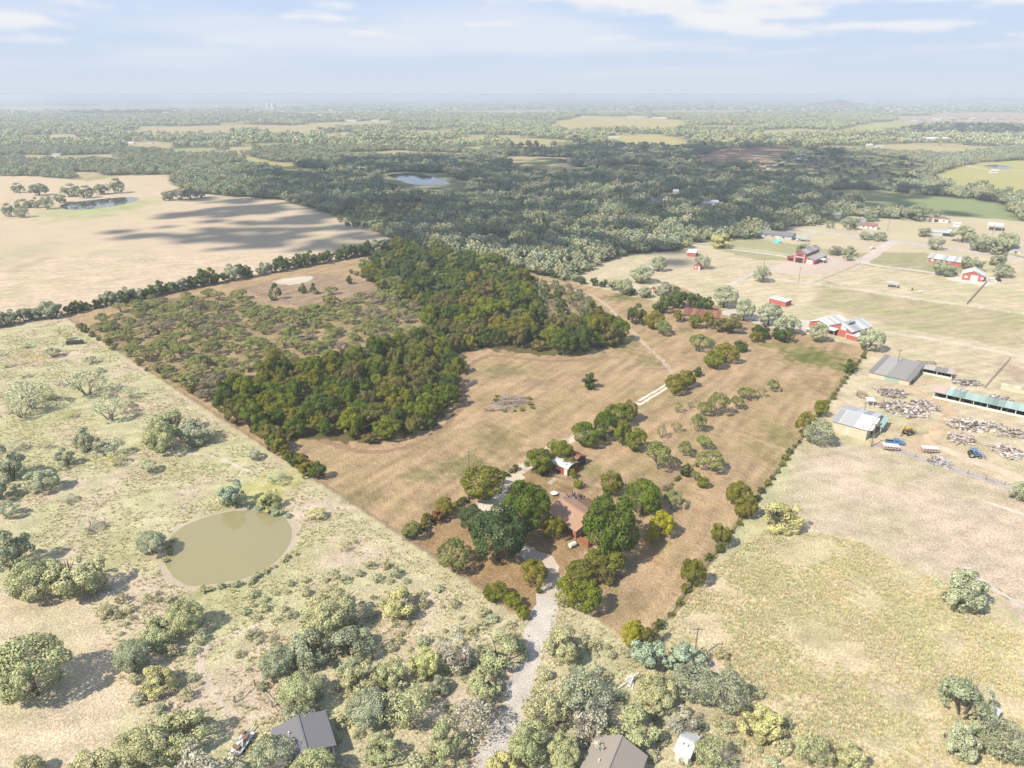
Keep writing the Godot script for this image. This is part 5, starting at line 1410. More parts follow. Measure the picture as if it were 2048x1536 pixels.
	for s in [[-174.5, -392.9, 5.43, 0], [-171.0, -395.6, 5.38, 1], [-169.1, -397.7, 3.49, 2], [-165.2, -402.3, 3.64, 3], [-162.1, -405.3, 5.41, 4], [-159.1, -410.5, 5.39, 5], [-155.4, -413.1, 3.42, 6], [-150.0, -416.4, 3.11, 7], [-148.8, -422.3, 4.31, 8], [-144.6, -424.2, 3.16, 9], [-141.0, -428.7, 5.41, 10], [-138.8, -434.1, 4.03, 11], [-133.6, -437.2, 4.92, 12], [-131.6, -439.6, 4.77, 13], [-128.5, -445.5, 5.08, 14], [-124.0, -447.4, 3.97, 15], [-119.7, -450.2, 5.06, 16], [-118.6, -456.2, 3.81, 17], [-112.7, -458.9, 4.28, 18], [-109.2, -464.1, 4.97, 19], [-106.3, -467.4, 4.93, 20], [-102.6, -469.2, 5.34, 21], [-99.9, -473.4, 3.49, 22], [-97.6, -476.6, 5.48, 23], [-92.5, -481.1, 5.37, 24], [-89.2, -485.0, 4.45, 25], [-87.9, -488.0, 3.82, 26], [-82.2, -493.4, 4.40, 27], [-80.9, -497.6, 5.21, 28], [-76.5, -499.4, 4.96, 29]]:
		plant("hedge_bush", "bushy_tree", ["dark", "p_dark", "dark"][rng.randi() % 3], s[0], s[1], s[2], s[2] * 1.9, "dark bush, " + nth(s[3]) + " from near end in the back half of the pasture hedge", "back half of the pasture hedge", "bush")
	for s in [[-5.4, -439.5, 3.31, 0], [-1.0, -433.9, 2.12, 1], [5.6, -430.9, 2.73, 2], [10.9, -427.0, 3.41, 3], [15.9, -420.6, 2.45, 4], [19.4, -416.8, 2.64, 5], [25.0, -411.7, 2.80, 6], [30.1, -407.5, 3.38, 7], [36.6, -401.0, 3.30, 8], [39.8, -396.0, 2.77, 9], [46.4, -392.6, 2.88, 10], [51.6, -389.2, 2.81, 11], [55.8, -383.0, 3.41, 12], [61.6, -378.0, 3.57, 13], [65.2, -373.9, 2.30, 14], [71.7, -367.7, 2.88, 15]]:
		plant("hedge_bush", "bushy_tree", ["dark", "p_dark"][rng.randi() % 2], s[0], s[1], s[2], s[2] * 1.8, "dark bush, " + nth(s[3]) + " from left in the row along the back boundary", "bushes along the back boundary", "bush")
	for s in [[-24.9, -145.7, 1.48, 0], [-24.0, -147.7, 1.28, 1], [-22.1, -149.3, 1.44, 2], [-20.8, -151.1, 1.35, 3], [-20.0, -152.8, 1.07, 4], [-18.4, -154.7, 1.28, 5], [-17.0, -156.6, 0.84, 6], [-15.6, -158.4, 1.20, 7], [-14.0, -160.5, 1.29, 8], [-12.8, -161.9, 1.37, 9], [-11.3, -163.9, 0.85, 10], [-10.1, -165.3, 0.95, 11], [-8.8, -167.1, 1.15, 12], [-7.2, -169.4, 1.37, 13], [-5.6, -170.4, 0.86, 14], [-4.3, -172.6, 1.23, 15], [-3.3, -174.3, 1.06, 16], [-1.6, -175.9, 1.13, 17], [-0.3, -178.2, 1.07, 18], [1.0, -179.6, 1.24, 19]]:
		plant("fence_bush", "bushy_tree", ["olive", "dark", "grey"][rng.randi() % 3], s[0], s[1], s[2], s[2] * 1.6, "low bush, " + nth(s[3]) + " from near end of the front yard fence growth", "growth on the front yard fence", "bush")
	for s in [[27.0, -111.0, 1.41, 0], [29.8, -114.7, 1.41, 1], [33.1, -118.2, 0.68, 2], [35.4, -121.5, 1.06, 3], [37.6, -126.0, 1.42, 4], [40.2, -129.8, 1.05, 5], [42.9, -132.9, 1.04, 6], [45.7, -137.3, 1.27, 7], [49.0, -140.6, 1.33, 8], [51.3, -144.4, 1.30, 9], [54.0, -148.1, 0.71, 10], [57.0, -151.7, 1.01, 11], [59.2, -155.6, 1.10, 12], [62.0, -159.6, 0.66, 13], [65.3, -163.4, 1.14, 14], [67.4, -167.2, 1.35, 15], [70.5, -171.1, 1.25, 16], [72.9, -174.2, 1.06, 17], [75.9, -178.2, 0.84, 18], [78.6, -182.2, 1.14, 19], [80.8, -185.9, 1.44, 20], [83.4, -190.1, 1.29, 21], [86.4, -194.0, 0.67, 22], [89.0, -196.9, 0.81, 23], [91.6, -201.4, 0.66, 24], [94.4, -204.7, 1.13, 25], [97.4, -208.6, 1.41, 26], [100.1, -212.7, 1.38, 27], [102.8, -216.1, 0.77, 28], [105.2, -220.1, 1.17, 29], [108.3, -223.8, 1.09, 30], [110.4, -227.7, 1.08, 31], [113.8, -231.1, 1.25, 32], [115.7, -234.8, 1.12, 33], [118.4, -238.7, 0.91, 34], [121.4, -242.9, 0.76, 35], [123.8, -246.0, 1.23, 36], [126.8, -250.5, 1.04, 37], [129.8, -254.4, 0.86, 38], [132.2, -257.6, 1.21, 39], [135.2, -261.5, 1.26, 40], [137.3, -264.9, 0.95, 41], [139.9, -268.7, 0.96, 42], [143.4, -272.8, 1.48, 43], [145.8, -276.9, 1.19, 44], [148.0, -280.8, 0.80, 45]]:
		plant("fence_bush", "bushy_tree", ["olive", "lime", "dark"][rng.randi() % 3], s[0], s[1], s[2], s[2] * 1.5, "low green bush, " + nth(s[3]) + " from lower corner of the right boundary growth", "growth on the right boundary fence", "bush")
	for s in [[-72.0, -192.5, 2.66, 0], [-69.6, -191.0, 3.28, 1], [-67.0, -186.8, 1.62, 2], [-64.9, -183.9, 2.25, 3], [-63.1, -182.2, 2.77, 4], [-60.3, -180.1, 2.86, 5], [-57.6, -176.0, 2.56, 6], [-54.5, -174.8, 2.73, 7]]:
		plant("hedge_bush", "bushy_tree", ["olive", "dark"][rng.randi() % 2], s[0], s[1], s[2], s[2] * 2.0, "olive bush, " + nth(s[3]) + " from upper end of the left boundary clump", "clump on the left boundary", "bush")
	for s in [[41.8, -168.6, 1.08, 0], [43.3, -169.5, 0.73, 1], [44.2, -171.2, 0.64, 2], [46.0, -173.6, 0.79, 3], [46.8, -174.6, 0.83, 4], [49.1, -176.5, 0.86, 5], [49.9, -178.4, 0.95, 6], [51.4, -179.8, 0.77, 7], [53.5, -181.6, 0.79, 8], [54.2, -183.6, 0.88, 9]]:
		plant("fence_bush", "bushy_tree", ["grey", "olive"][rng.randi() % 2], s[0], s[1], s[2], s[2] * 1.5, "low grey bush, " + nth(s[3]) + " from lower end of the cross fence growth", "growth on the cross fence", "bush")
	for s in [[-201.3, -315.1, 1.17, 0], [-197.4, -311.5, 2.18, 1], [-193.4, -307.0, 2.16, 2], [-187.0, -300.9, 1.90, 3], [-181.5, -296.4, 1.41, 4], [-175.7, -293.2, 1.49, 5], [-173.3, -289.3, 2.29, 6], [-168.4, -283.7, 1.84, 7], [-160.5, -280.2, 1.53, 8], [-156.6, -275.4, 1.83, 9], [-151.1, -268.5, 1.44, 10], [-148.1, -264.8, 1.34, 11], [-142.8, -259.2, 1.06, 12], [-136.8, -256.3, 2.30, 13], [-132.1, -250.8, 1.28, 14], [-126.8, -247.6, 1.64, 15], [-120.0, -241.9, 2.28, 16], [-116.2, -236.7, 1.91, 17]]:
		plant("fence_bush", "bushy_tree", ["sage", "olive", "thin"][rng.randi() % 3], s[0], s[1], s[2], s[2] * 1.7, "olive bush, " + nth(s[3]) + " from upper end of the growth on the left boundary", "growth on the left boundary", "bush")
	for s in [[-97.0, -421.8, 1.62, 0], [-92.8, -417.5, 1.82, 1], [-87.7, -410.8, 1.22, 2], [-83.2, -406.9, 1.68, 3], [-78.7, -402.0, 1.27, 4], [-74.6, -396.8, 1.66, 5], [-68.6, -389.7, 1.98, 6], [-64.6, -386.7, 1.47, 7]]:
		plant("fence_bush", "bushy_tree", ["dark", "sage"][rng.randi() % 2], s[0], s[1], s[2], s[2] * 1.8, "grey-green bush, " + nth(s[3]) + " from left in the growth right of the pen", "growth right of the pen", "bush")
	for s in [[-80.1, -136.5, 0.88, 0], [-80.4, -139.7, 1.15, 1], [-81.9, -142.3, 1.09, 2], [-82.1, -144.9, 0.90, 3]]:
		plant("reed_bush", "bushy_tree", ["p_lime", "p_olive"][rng.randi() % 2], s[0], s[1], s[2], s[2] * 1.3, "low reedy bush, " + nth(s[3]) + " from upper left of the pond growth", "reeds on the left pond bank", "bush")
	for s in [[-67.1, -126.0, 1.19, 0], [-65.9, -126.1, 0.93, 1], [-63.6, -127.1, 1.09, 2], [-62.2, -127.7, 0.63, 3], [-60.3, -127.7, 1.19, 4]]:
		plant("reed_bush", "bushy_tree", ["p_lime", "p_olive"][rng.randi() % 2], s[0], s[1], s[2], s[2] * 1.3, "low reedy bush, " + nth(s[3]) + " from left of the lowest pond growth", "reeds on the lowest pond bank", "bush")
	for s in [[-57.3, -129.0, 0.91, 0], [-57.2, -130.7, 1.14, 1], [-55.7, -132.2, 0.94, 2], [-55.2, -133.5, 0.70, 3], [-54.2, -134.5, 0.60, 4], [-52.7, -136.5, 0.92, 5], [-52.3, -138.0, 0.86, 6], [-50.6, -139.1, 0.76, 7]]:
		plant("reed_bush", "bushy_tree", ["p_lime", "p_olive"][rng.randi() % 2], s[0], s[1], s[2], s[2] * 1.3, "low reedy bush, " + nth(s[3]) + " from left of the right pond growth", "reeds on the right pond bank", "bush")
	for s in [[-71.2, -160.0, 0.91, 0], [-68.5, -159.1, 0.84, 1], [-65.4, -158.0, 1.42, 2], [-62.8, -157.5, 1.46, 3], [-60.7, -156.1, 1.35, 4], [-59.3, -156.9, 1.06, 5], [-57.1, -155.2, 1.00, 6]]:
		plant("reed_bush", "bushy_tree", ["p_lime", "p_teal"][rng.randi() % 2], s[0], s[1], s[2], s[2] * 1.3, "low reedy bush, " + nth(s[3]) + " from left of the far pond growth", "reeds on the far pond bank", "bush")

	# woodland beyond the tract, to the horizon
	var low_a := crown_mesh(301, 300, 0.17, "round")
	var low_near := crown_mesh(304, 700, 0.10, "bush")
	var low_b := crown_mesh(302, 90, 0.36, "round")
	var low_c := crown_mesh(303, 34, 0.62, "round")
	var tones := [[.290, .325, .215], [.320, .350, .230], [.345, .365, .235], [.265, .300, .210], [.355, .360, .255]]  # leaf colours whitened, with a veil of haze painted in
	var spots := []
	for band in [[-372.0, -1500.0, 6.5, 2.1, 5.2], [-1500.0, -4200.0, 17.0, 4.4, 7.4], [-4200.0, -18500.0, 85.0, 16.0, 34.0]]:
		var here := []
		var z: float = band[0]
		while z > band[1]:
			var half := -z * 0.80 + 60.0
			var x := -half
			while x < half:
				var p := Vector2(x + rng.randf_range(-0.45, 0.45) * band[2], z + rng.randf_range(-0.45, 0.45) * band[2])
				if is_wood(p) and not Geometry2D.is_point_in_polygon(p, tract):
					var r := rng.randf_range(band[3], band[4])
					var h := r * rng.randf_range(1.5, 2.4) if r < 10 else rng.randf_range(7, 13)
					var grove_tone := clampi(int((n_mid.get_noise_2d(p.x * 0.25, p.y * 0.25) + 0.5) * 5), 0, 4)
					here.append([place(p.x, p.y, r, h), tint(tones[grove_tone if rng.randf() < 0.6 else rng.randi() % 5], 0.16)])
				x += band[2]
			z -= band[2]
		spots.append(here)
	many("woodland", "grey-green oak woodland filling the land just beyond the tract", low_a, M["woodland"], spots[0])
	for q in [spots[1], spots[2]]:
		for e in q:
			e[1] = e[1] * Color(1.25, 1.22, 1.1)  # farther trees paled more, haze added to their colour
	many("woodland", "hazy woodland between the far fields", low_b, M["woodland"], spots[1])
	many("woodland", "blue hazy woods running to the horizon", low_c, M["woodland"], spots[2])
	# loose brush in the scrub lands
	var scrub := []
	for q in [PackedVector2Array([Vector2(253.3,-1021.4),Vector2(330.5,-1071.3),Vector2(505.7,-1306.3),Vector2(629.3,-1387.6),Vector2(649.6,-1243.7),Vector2(641.8,-1134.4),Vector2(457.9,-864.7),Vector2(398.9,-864.7),Vector2(359.5,-988.4)]), PackedVector2Array([Vector2(-161.7,-702.3),Vector2(-127.6,-729.9),Vector2(-82.0,-726.3),Vector2(-74.9,-619.4),Vector2(-96.5,-566.2),Vector2(-124.2,-566.2),Vector2(-152.3,-619.4)]), PackedVector2Array([Vector2(-34.9,-528.6),Vector2(-9.2,-548.9),Vector2(9.6,-528.6),Vector2(-4.9,-497.2)]), PackedVector2Array([Vector2(4.6,-399.9),Vector2(30.0,-394.1),Vector2(41.0,-362.4),Vector2(42.1,-326.6),Vector2(17.8,-318.7),Vector2(13.1,-352.8)])]:
		for e in fill_wood(q, 1.2, 3.2, 1.25, 900):
			scrub.append([place(e[0], e[1], e[2], e[2] * 1.7), tint([.20, .21, .125], 0.25)])
	many("scrub", "low brush scattered over the open scrub and glades", low_a, M["woodland"], scrub)
	# low brush between the near thicket trees, haze mixed into its pale colour
	var brush := []
	for e in [[PackedVector2Array([Vector2(-57.7,-128.2),Vector2(-30.3,-135.3),Vector2(-10.0,-123.1),Vector2(3.7,-116.2),Vector2(1.6,-108.4),Vector2(-2.1,-96.1),Vector2(-6.8,-83.7),Vector2(-8.0,-76.7),Vector2(-35.5,-76.7),Vector2(-35.5,-87.6),Vector2(-44.9,-96.1),Vector2(-53.8,-108.4)]), 420], [PackedVector2Array([Vector2(8.4,-117.7),Vector2(17.6,-112.5),Vector2(25.4,-105.8),Vector2(39.5,-108.4),Vector2(45.0,-98.4),Vector2(49.9,-87.6),Vector2(44.1,-76.7),Vector2(-1.8,-76.7),Vector2(2.2,-90.7),Vector2(5.3,-104.5)]), 480], [PackedVector2Array([Vector2(-94.0,-128.2),Vector2(-75.6,-126.5),Vector2(-59.8,-111.1),Vector2(-55.6,-96.1),Vector2(-43.2,-76.7),Vector2(-61.5,-76.7),Vector2(-66.9,-97.2),Vector2(-77.9,-109.7)]), 200]]:
		for s in fill_wood(e[0], 0.6, 1.9, 0.85, e[1]):
			if not Geometry2D.is_point_in_polygon(Vector2(s[0], s[1]), lane):
				brush.append([place(s[0], s[1], s[2], s[2] * 1.25), tint([.40, .405, .255], 0.2)])
	many("brush", "low pale brush filling the gaps of the near thickets", low_near, M["woodland"], brush)


func _buildings() -> void:
	var o: Node3D
	o = building("brick_house", "brick house with a brown shingle gable roof between big oaks", "house", Vector2(9.2, -154.4), Vector2(15.5, -145.6), 8.6, 2.6, "gable", 1.7, "brick", "brown_shingle", [["window", "front", 2.0, 0.9, 1.6, 1.2, "glass"], ["window", "front", 8.2, 0.9, 1.6, 1.2, "glass"], ["door", "front", 5.4, 0.05, 1.0, 2.05, "white_paint"], ["window", "right", 1.2, 0.9, 1.4, 1.1, "glass"], ["door", "back", 4, 0.05, 1, 2.05, "white_paint"]], 0.55)
	var st := mb()
	_slab(st, Vector3(1.0, 2.55, -9.0), Vector3(10.5, 2.55, -9.0), Vector3(10.5, 2.25, -12.6), Vector3(1.0, 2.25, -12.6), 0.12)
	part("porch_roof", st, M["dark_shingle"], o)
	for x in [1.3, 4.3, 7.3, 10.2]:
		st = mb()
		box(st, Vector3(x - 0.08, 0, -12.4), Vector3(x + 0.08, 2.25, -12.24))
		part("porch_post", st, M["wood"], o)
	st = mb()
	box(st, Vector3(12.3, 0, -0.26), Vector3(14.8, 1.5, 0.0))
	part("garden_wall", st, M["brick"], o)
	st = mb()
	box(st, Vector3(14.8, 0, -0.42), Vector3(15.5, 1.9, 0.16))
	part("pillar", st, M["brick"], o)

	o = building("red_shed", "red shed with a curved grey metal roof and white door under an oak", "shed", Vector2(11.5, -179.9), Vector2(15.8, -176.1), 4.6, 2.3, "arch", 0.9, "old_red", "grey_metal", [["window", "front", 1.7, 0.95, 0.8, 0.7, "white_paint"], ["door", "front", 4.5, 0.05, 0.8, 1.9, "white_paint"]], 0.25)
	o = building("rusty_shed", "small open shed with a rusty tin roof behind the red shed", "shed", Vector2(17.5, -179.9), Vector2(21.5, -184.1), 5.2, 2.3, "gable_front", 1.1, "dark_wood", "rust_roof", [["doorway", "front", 2, 0.02, 1.8, 1.9, "black_paint_and_shade"]], 0.4)
	o = building("old_barn", "long low old barn with a rusty tin roof among dark oaks", "barn", Vector2(81.7, -325.8), Vector2(96.7, -319.5), 6.5, 3.0, "mono", 1.5, "dull_metal", "rust_roof", [["siding", "front", 0.6, 0.1, 5.5, 1.3, "rust_roof"], ["doorway", "front", 7, 0.02, 2.6, 2.3, "dark_wood"]], 0.5)
	o = building("run_in_shed", "long red run-in shed with a white roof beside the boundary oaks", "shed", Vector2(132.8, -356.6), Vector2(138.7, -349.1), 5.4, 2.6, "mono", 0.3, "barn_red", "white_metal", [["corner_trim", "front", 0, 0.02, 0.22, 2.5, "white_paint"], ["corner_trim", "right", 0.02, 0.02, 0.22, 2.5, "white_paint"]], 0.2)
	o = building("run_in_shed", "red open-fronted run-in shed at the top of the left paddock", "shed", Vector2(116.5, -471.4), Vector2(121.9, -469.1), 9.0, 2.6, "mono", 0.5, "barn_red", "white_metal", [["opening", "right", 0.8, 0.1, 7.2, 2.2, "black_paint_and_shade"], ["corner_trim", "front", 0, 0.02, 0.2, 2.5, "white_paint"]], 0.3)
	o = building("red_cabin", "tiny red cabin with white trim in the left paddock", "cabin", Vector2(112.2, -433.3), Vector2(116.0, -431.3), 3.6, 2.4, "gable_front", 1.1, "barn_red", "maroon_roof", [["window", "front", 0.7, 0.9, 0.9, 0.9, "white_paint"], ["door", "front", 2.8, 0.05, 0.9, 1.9, "white_paint"]], 0.2)
	o = building("tin_lean_to", "blue-grey tin lean-to between two oaks in the left paddock", "shed", Vector2(85.1, -427.3), Vector2(91.2, -428.6), 4, 1.9, "mono", 0.5, "", "pale_blue", [], 0.4)
	o = building("playhouse", "little red playhouse on the boundary at the left paddock", "playhouse", Vector2(75.3, -377.7), Vector2(77.8, -376.6), 2.2, 2.0, "gable_front", 0.8, "barn_red", "maroon_roof", [["door", "front", 0.8, 0.05, 0.7, 1.6, "white_paint"]], 0.15)
	o = building("stable", "red stable with raised monitor roof and white trim in the gravel yard", "stable", Vector2(181.8, -453.9), Vector2(186.6, -449.5), 24, 6.4, "gable_front", 1.6, "barn_red", "dull_metal", [["opening", "front", 1.0, 0.05, 4.4, 3.2, "black_paint_and_shade"], ["balcony", "front", 0.6, 3.4, 5.2, 0.35, "white_paint"], ["loft_window", "front", 1.6, 4.4, 3.2, 1.4, "glass"], ["clerestory", "right", 1.5, 5.0, 2.2, 0.8, "glass"], ["clerestory", "right", 5.1, 5.0, 2.2, 0.8, "glass"], ["clerestory", "right", 8.7, 5.0, 2.2, 0.8, "glass"], ["clerestory", "right", 12.3, 5.0, 2.2, 0.8, "glass"], ["clerestory", "right", 15.9, 5.0, 2.2, 0.8, "glass"], ["clerestory", "right", 19.5, 5.0, 2.2, 0.8, "glass"], ["corner_trim", "front", 0, 0.02, 0.25, 6.3, "white_paint"], ["corner_trim", "front", 6.2, 0.02, 0.25, 6.3, "white_paint"]], 0.7)
	for s in [[-5.2, 0.0, 4.0, 3.0, "left_wing"], [6.75, 12.6, 3.0, 4.0, "right_wing"]]:
		st = mb()
		prism(st, PackedVector2Array([Vector2(s[0], 0), Vector2(s[1], 0), Vector2(s[1], 4.2 if s[0] < 0 else 2.9), Vector2(s[0], 2.9 if s[0] < 0 else 4.2)]), -1.0, -22.0)
		part(s[4], st, M["barn_red"], o)
		st = mb()
		var hi := Vector3(s[1] if s[0] < 0 else s[0], 4.25, -0.5)
		var lo := Vector3(s[0] - 0.4 if s[0] < 0 else s[1] + 0.4, 2.85, -0.5)
		_slab(st, hi, lo, lo + Vector3(0, 0, -22), hi + Vector3(0, 0, -22), 0.12)
		part("wing_roof", st, M["dull_metal"], o)
	st = mb()
	box(st, Vector3(7.6, 0.05, -1.0), Vector3(11.4, 2.5, -0.93))
	part("stall_door", st, M["white_paint"], o)
	st = mb()
	box(st, Vector3(-4.4, 0.4, -1.0), Vector3(-1.0, 2.3, -0.93))
	part("opening", st, M["black_paint_and_shade"], o)
	st = mb()
	_slab(st, Vector3(12.7, 2.4, -8), Vector3(15.9, 2.1, -8), Vector3(15.9, 2.1, -14), Vector3(12.7, 2.4, -14), 0.1)
	part("awning", st, M["white_metal"], o)
	for z in [-8.3, -13.7]:
		st = mb()
		box(st, Vector3(15.5, 0, z - 0.08), Vector3(15.66, 2.1, z + 0.08))
		part("awning_post", st, M["white_paint"], o)
	o = building("red_barn", "red barn with bright white gable roof, white door and two white windows", "barn", Vector2(262.1, -407.1), Vector2(271.0, -401.1), 12, 3.4, "gable_front", 2.3, "barn_red", "white_metal", [["door", "front", 4.6, 0.03, 3.4, 3.1, "white_paint"], ["window", "front", 1.6, 1.4, 1.2, 1.0, "white_paint"], ["window", "front", 9.6, 1.4, 1.2, 1.0, "white_paint"], ["corner_trim", "front", 0, 0.02, 0.25, 3.3, "white_paint"], ["doorway", "right", 2, 0.05, 2.6, 2.6, "black_paint_and_shade"]], 0.5)
	o = building("farmhouse", "long red house with grey metal roof behind wide oaks", "house", Vector2(268.3, -454.6), Vector2(281.1, -439.5), 9, 2.9, "gable", 2.0, "barn_red", "grey_metal", [["window", "front", 2, 0.9, 1.4, 1.2, "white_paint"], ["window", "front", 6, 0.9, 1.4, 1.2, "white_paint"], ["door", "front", 9, 0.05, 1, 2.1, "white_paint"], ["porch_post", "front", 0.1, 0.02, 0.2, 2.7, "white_paint"]], 0.6)
	o = building("pavilion", "small grey-roofed pavilion on white posts in the upper paddock", "pavilion", Vector2(209.8, -389.1), Vector2(214.0, -386.3), 4.6, 2.3, "gable_front", 0.5, "", "grey_metal", [], 0.4)
	o = building("horse_barn", "big red horse barn with grey double roof on the boundary", "barn", Vector2(143.3, -306.6), Vector2(149.2, -297.4), 15, 3.6, "gable_front", 2.4, "barn_red", "grey_metal", [["hay_door", "front", 5.6, 3.3, 2.6, 2.2, "white_paint"], ["window", "front", 9.6, 1.2, 1.0, 0.9, "glass"], ["opening", "front", 0.8, 0.05, 3.2, 2.5, "black_paint_and_shade"], ["corner_trim", "right", 0.02, 0.02, 0.25, 3.5, "white_paint"]], 0.5)
	st = mb()
	_slab(st, Vector3(6.7, 6.0, -2.2), Vector3(7.6, 6.0, -2.2), Vector3(7.6, 6.0, -7.0), Vector3(6.7, 6.0, -7.0), 0.5)
	part("ridge_vent", st, M["dull_metal"], o)
	st = mb()
	_slab(st, Vector3(0.2, 3.1, 0.0), Vector3(4.6, 3.1, 0.0), Vector3(4.6, 2.6, 3.0), Vector3(0.2, 2.6, 3.0), 0.1)
	part("porch_roof", st, M["white_metal"], o)
	for x in [0.4, 4.4]:
		st = mb()
		box(st, Vector3(x - 0.08, 0, 2.7), Vector3(x + 0.08, 2.6, 2.86))
		part("porch_post", st, M["white_paint"], o)
	o = building("side_barn", "pale-roofed wing joined to the left of the big red horse barn", "barn", Vector2(137.6, -314.8), Vector2(143.1, -307.0), 15, 3.0, "gable_front", 1.6, "barn_red", "white_metal", [["opening", "front", 3, 0.05, 5, 2.4, "black_paint_and_shade"]], 0.4)
	o = building("lean_to_stall", "low red stall with tin roof at the right foot of the big horse barn", "stall", Vector2(147.4, -298.8), Vector2(150.9, -294.3), 4.6, 2.0, "mono", 0.7, "barn_red", "grey_metal", [["corner_trim", "front", 0, 0.02, 0.2, 1.9, "white_paint"]], 0.2)
	o = building("grey_house", "long grey-roofed pale blue house beside the woodland", "house", Vector2(189.0, -541.7), Vector2(207.1, -527.7), 9, 2.8, "gable", 1.9, "pale_blue", "grey_shingle", [["window", "front", 3, 0.9, 1.6, 1.2, "glass"], ["window", "front", 8, 0.9, 1.6, 1.2, "glass"], ["window", "front", 16, 0.9, 1.6, 1.2, "glass"], ["door", "front", 12, 0.05, 1, 2.1, "white_paint"]], 0.5)
	o = building("canopy", "blue canopy shelter right of the grey house", "canopy", Vector2(209.3, -524.8), Vector2(216.0, -520.9), 5, 2.4, "gable", 0.7, "", "teal_metal", [], 0.4)
	o = building("garden_shed", "teal garden shed at the left end of the grey house", "shed", Vector2(187.0, -544.7), Vector2(189.0, -542.7), 3.4, 2.3, "gable", 0.8, "teal_metal", "grey_metal", [], 0.2)
	o = building("metal_building", "cream metal building with teal roof at the edge of the woodland", "building", Vector2(273.1, -628.7), Vector2(282.9, -622.0), 10, 3.6, "gable", 1.3, "cream_metal", "teal_metal", [["doorway", "front", 6, 0.05, 1, 2.2, "black_paint_and_shade"], ["bay_door", "right", 3, 0.05, 3.2, 2.9, "white_paint"]], 0.3)
	o = building("tin_shelter", "low tin shelter above the small white house", "shelter", Vector2(306.3, -645.3), Vector2(315.2, -645.3), 5, 2.0, "mono", 0.8, "", "grey_metal", [], 0.4)
	o = building("white_shed", "tall little white shed behind the small white house", "shed", Vector2(292.4, -604.0), Vector2(297.0, -603.0), 5, 3.0, "gable_front", 1.5, "white_metal", "white_metal", [], 0.2)
	o = building("white_house", "small white house with a faded maroon roof on the far road", "house", Vector2(280.8, -578.7), Vector2(292.0, -572.9), 8, 2.6, "gable", 1.5, "white_paint", "maroon_roof", [["window", "front", 2, 0.9, 1.2, 1.1, "glass"], ["window", "front", 9, 0.9, 1.2, 1.1, "glass"], ["door", "front", 5.6, 0.05, 1, 2, "barn_red"]], 0.4)
	o = building("mobile_home", "long white mobile home before a big tree", "mobile home", Vector2(349.5, -618.1), Vector2(366.4, -604.0), 5.5, 2.9, "gable", 0.6, "white_metal", "maroon_roof", [["window", "front", 3, 1, 1.5, 1, "glass"], ["window", "front", 9, 1, 1.5, 1, "glass"], ["window", "front", 18, 1, 1.5, 1, "glass"], ["porch", "front", 11.5, 0.05, 3.2, 2.3, "dark_wood"]], 0.2)
	o = building("long_shed", "long grey shed with blue-grey roof above the far road", "shed", Vector2(321.1, -547.9), Vector2(333.6, -541.7), 7, 2.6, "gable", 1.2, "grey_metal", "pale_blue", [["opening", "front", 8, 0.1, 7, 2.1, "black_paint_and_shade"]], 0.3)
	o = building("grey_shed", "grey shed behind the right end of the long grey shed", "shed", Vector2(342.0, -561.8), Vector2(348.0, -558.5), 8, 2.8, "gable", 1.2, "white_metal", "dull_metal", [], 0.3)
	o = building("grey_shed", "small grey shed beside the track behind the long sheds", "shed", Vector2(359.7, -585.7), Vector2(364.5, -582.9), 7, 2.6, "gable", 1.0, "white_metal", "grey_metal", [], 0.3)
	o = building("hay_shelter", "open hay shelter with a wide white roof near the right edge", "shelter", Vector2(377.8, -569.5), Vector2(385.8, -564.0), 16, 4.2, "gable", 1.0, "", "white_metal", [], 0.4)
	o = building("greenhouse", "arched pale greenhouse at the right edge by the road", "greenhouse", Vector2(338.9, -481.9), Vector2(346.0, -480.3), 14, 1.2, "arch", 2.6, "white_metal", "dull_metal", [["doorway", "front", 3, 0.05, 1.6, 1.1, "glass"]], 0.1)
	o = building("hen_barn", "wide low barn with patched grey roof in the salvage yard", "barn", Vector2(136.6, -252.8), Vector2(147.1, -243.7), 21, 2.0, "mono", 0.9, "cream_metal", "dull_metal", [["opening", "front", 5.5, 0.1, 5, 1.5, "teal_metal"], ["doorway", "right", 3, 0.05, 3, 1.7, "black_paint_and_shade"]], 0.5)
	o = building("warehouse", "cream warehouse with grey roof and pale skylight strips", "warehouse", Vector2(102.5, -205.5), Vector2(110.3, -198.7), 15.5, 3.6, "gable", 1.5, "cream_metal", "grey_metal", [["stain_panel", "front", 4.2, 0.4, 1.0, 2.0, "white_metal"], ["doorway", "right", 5, 0.05, 3, 2.7, "black_paint_and_shade"]], 0.4)
	for x in [1.6, 4.7, 7.8, 10.9]:
		st = mb()
		_slab(st, Vector3(x, 5.14, -7.7), Vector3(x + 0.8, 5.14, -7.7), Vector3(x + 0.8, 3.67, -0.1), Vector3(x, 3.67, -0.1), 0.1)
		part("skylight_strip", st, M["skylight"], o)
	o = building("stall_row", "short row of open stalls joined to the patched barn", "shed", Vector2(158.5, -256.2), Vector2(166.5, -249.9), 3.6, 2.1, "mono", 0.5, "", "dull_metal", [], 0.3)
	st = mb()
	box(st, Vector3(0, 0, -3.3000000000000003), Vector3(10.2, 2.2, -3.2))
	part("back_wall", st, M["dark_wood"], o)
	st = mb()
	box(st, Vector3(0, 0, -0.3), Vector3(10.2, 0.75, -0.22))
	part("front_boards", st, M["white_metal"], o)
	for k in 3:
		st = mb()
		box(st, Vector3(k * 2.6 + 1.3, 0, -3.1), Vector3(k * 2.6 + 1.42, 2.1, -0.3))
		part("stall_divider", st, M["wood"], o)
	o = building("stall_row", "long row of open stalls with a pink and green roof", "shed", Vector2(149.7, -232.4), Vector2(172.1, -214.2), 5.0, 2.3, "mono", 0.5, "", "teal_metal", [], 0.3)
	st = mb()
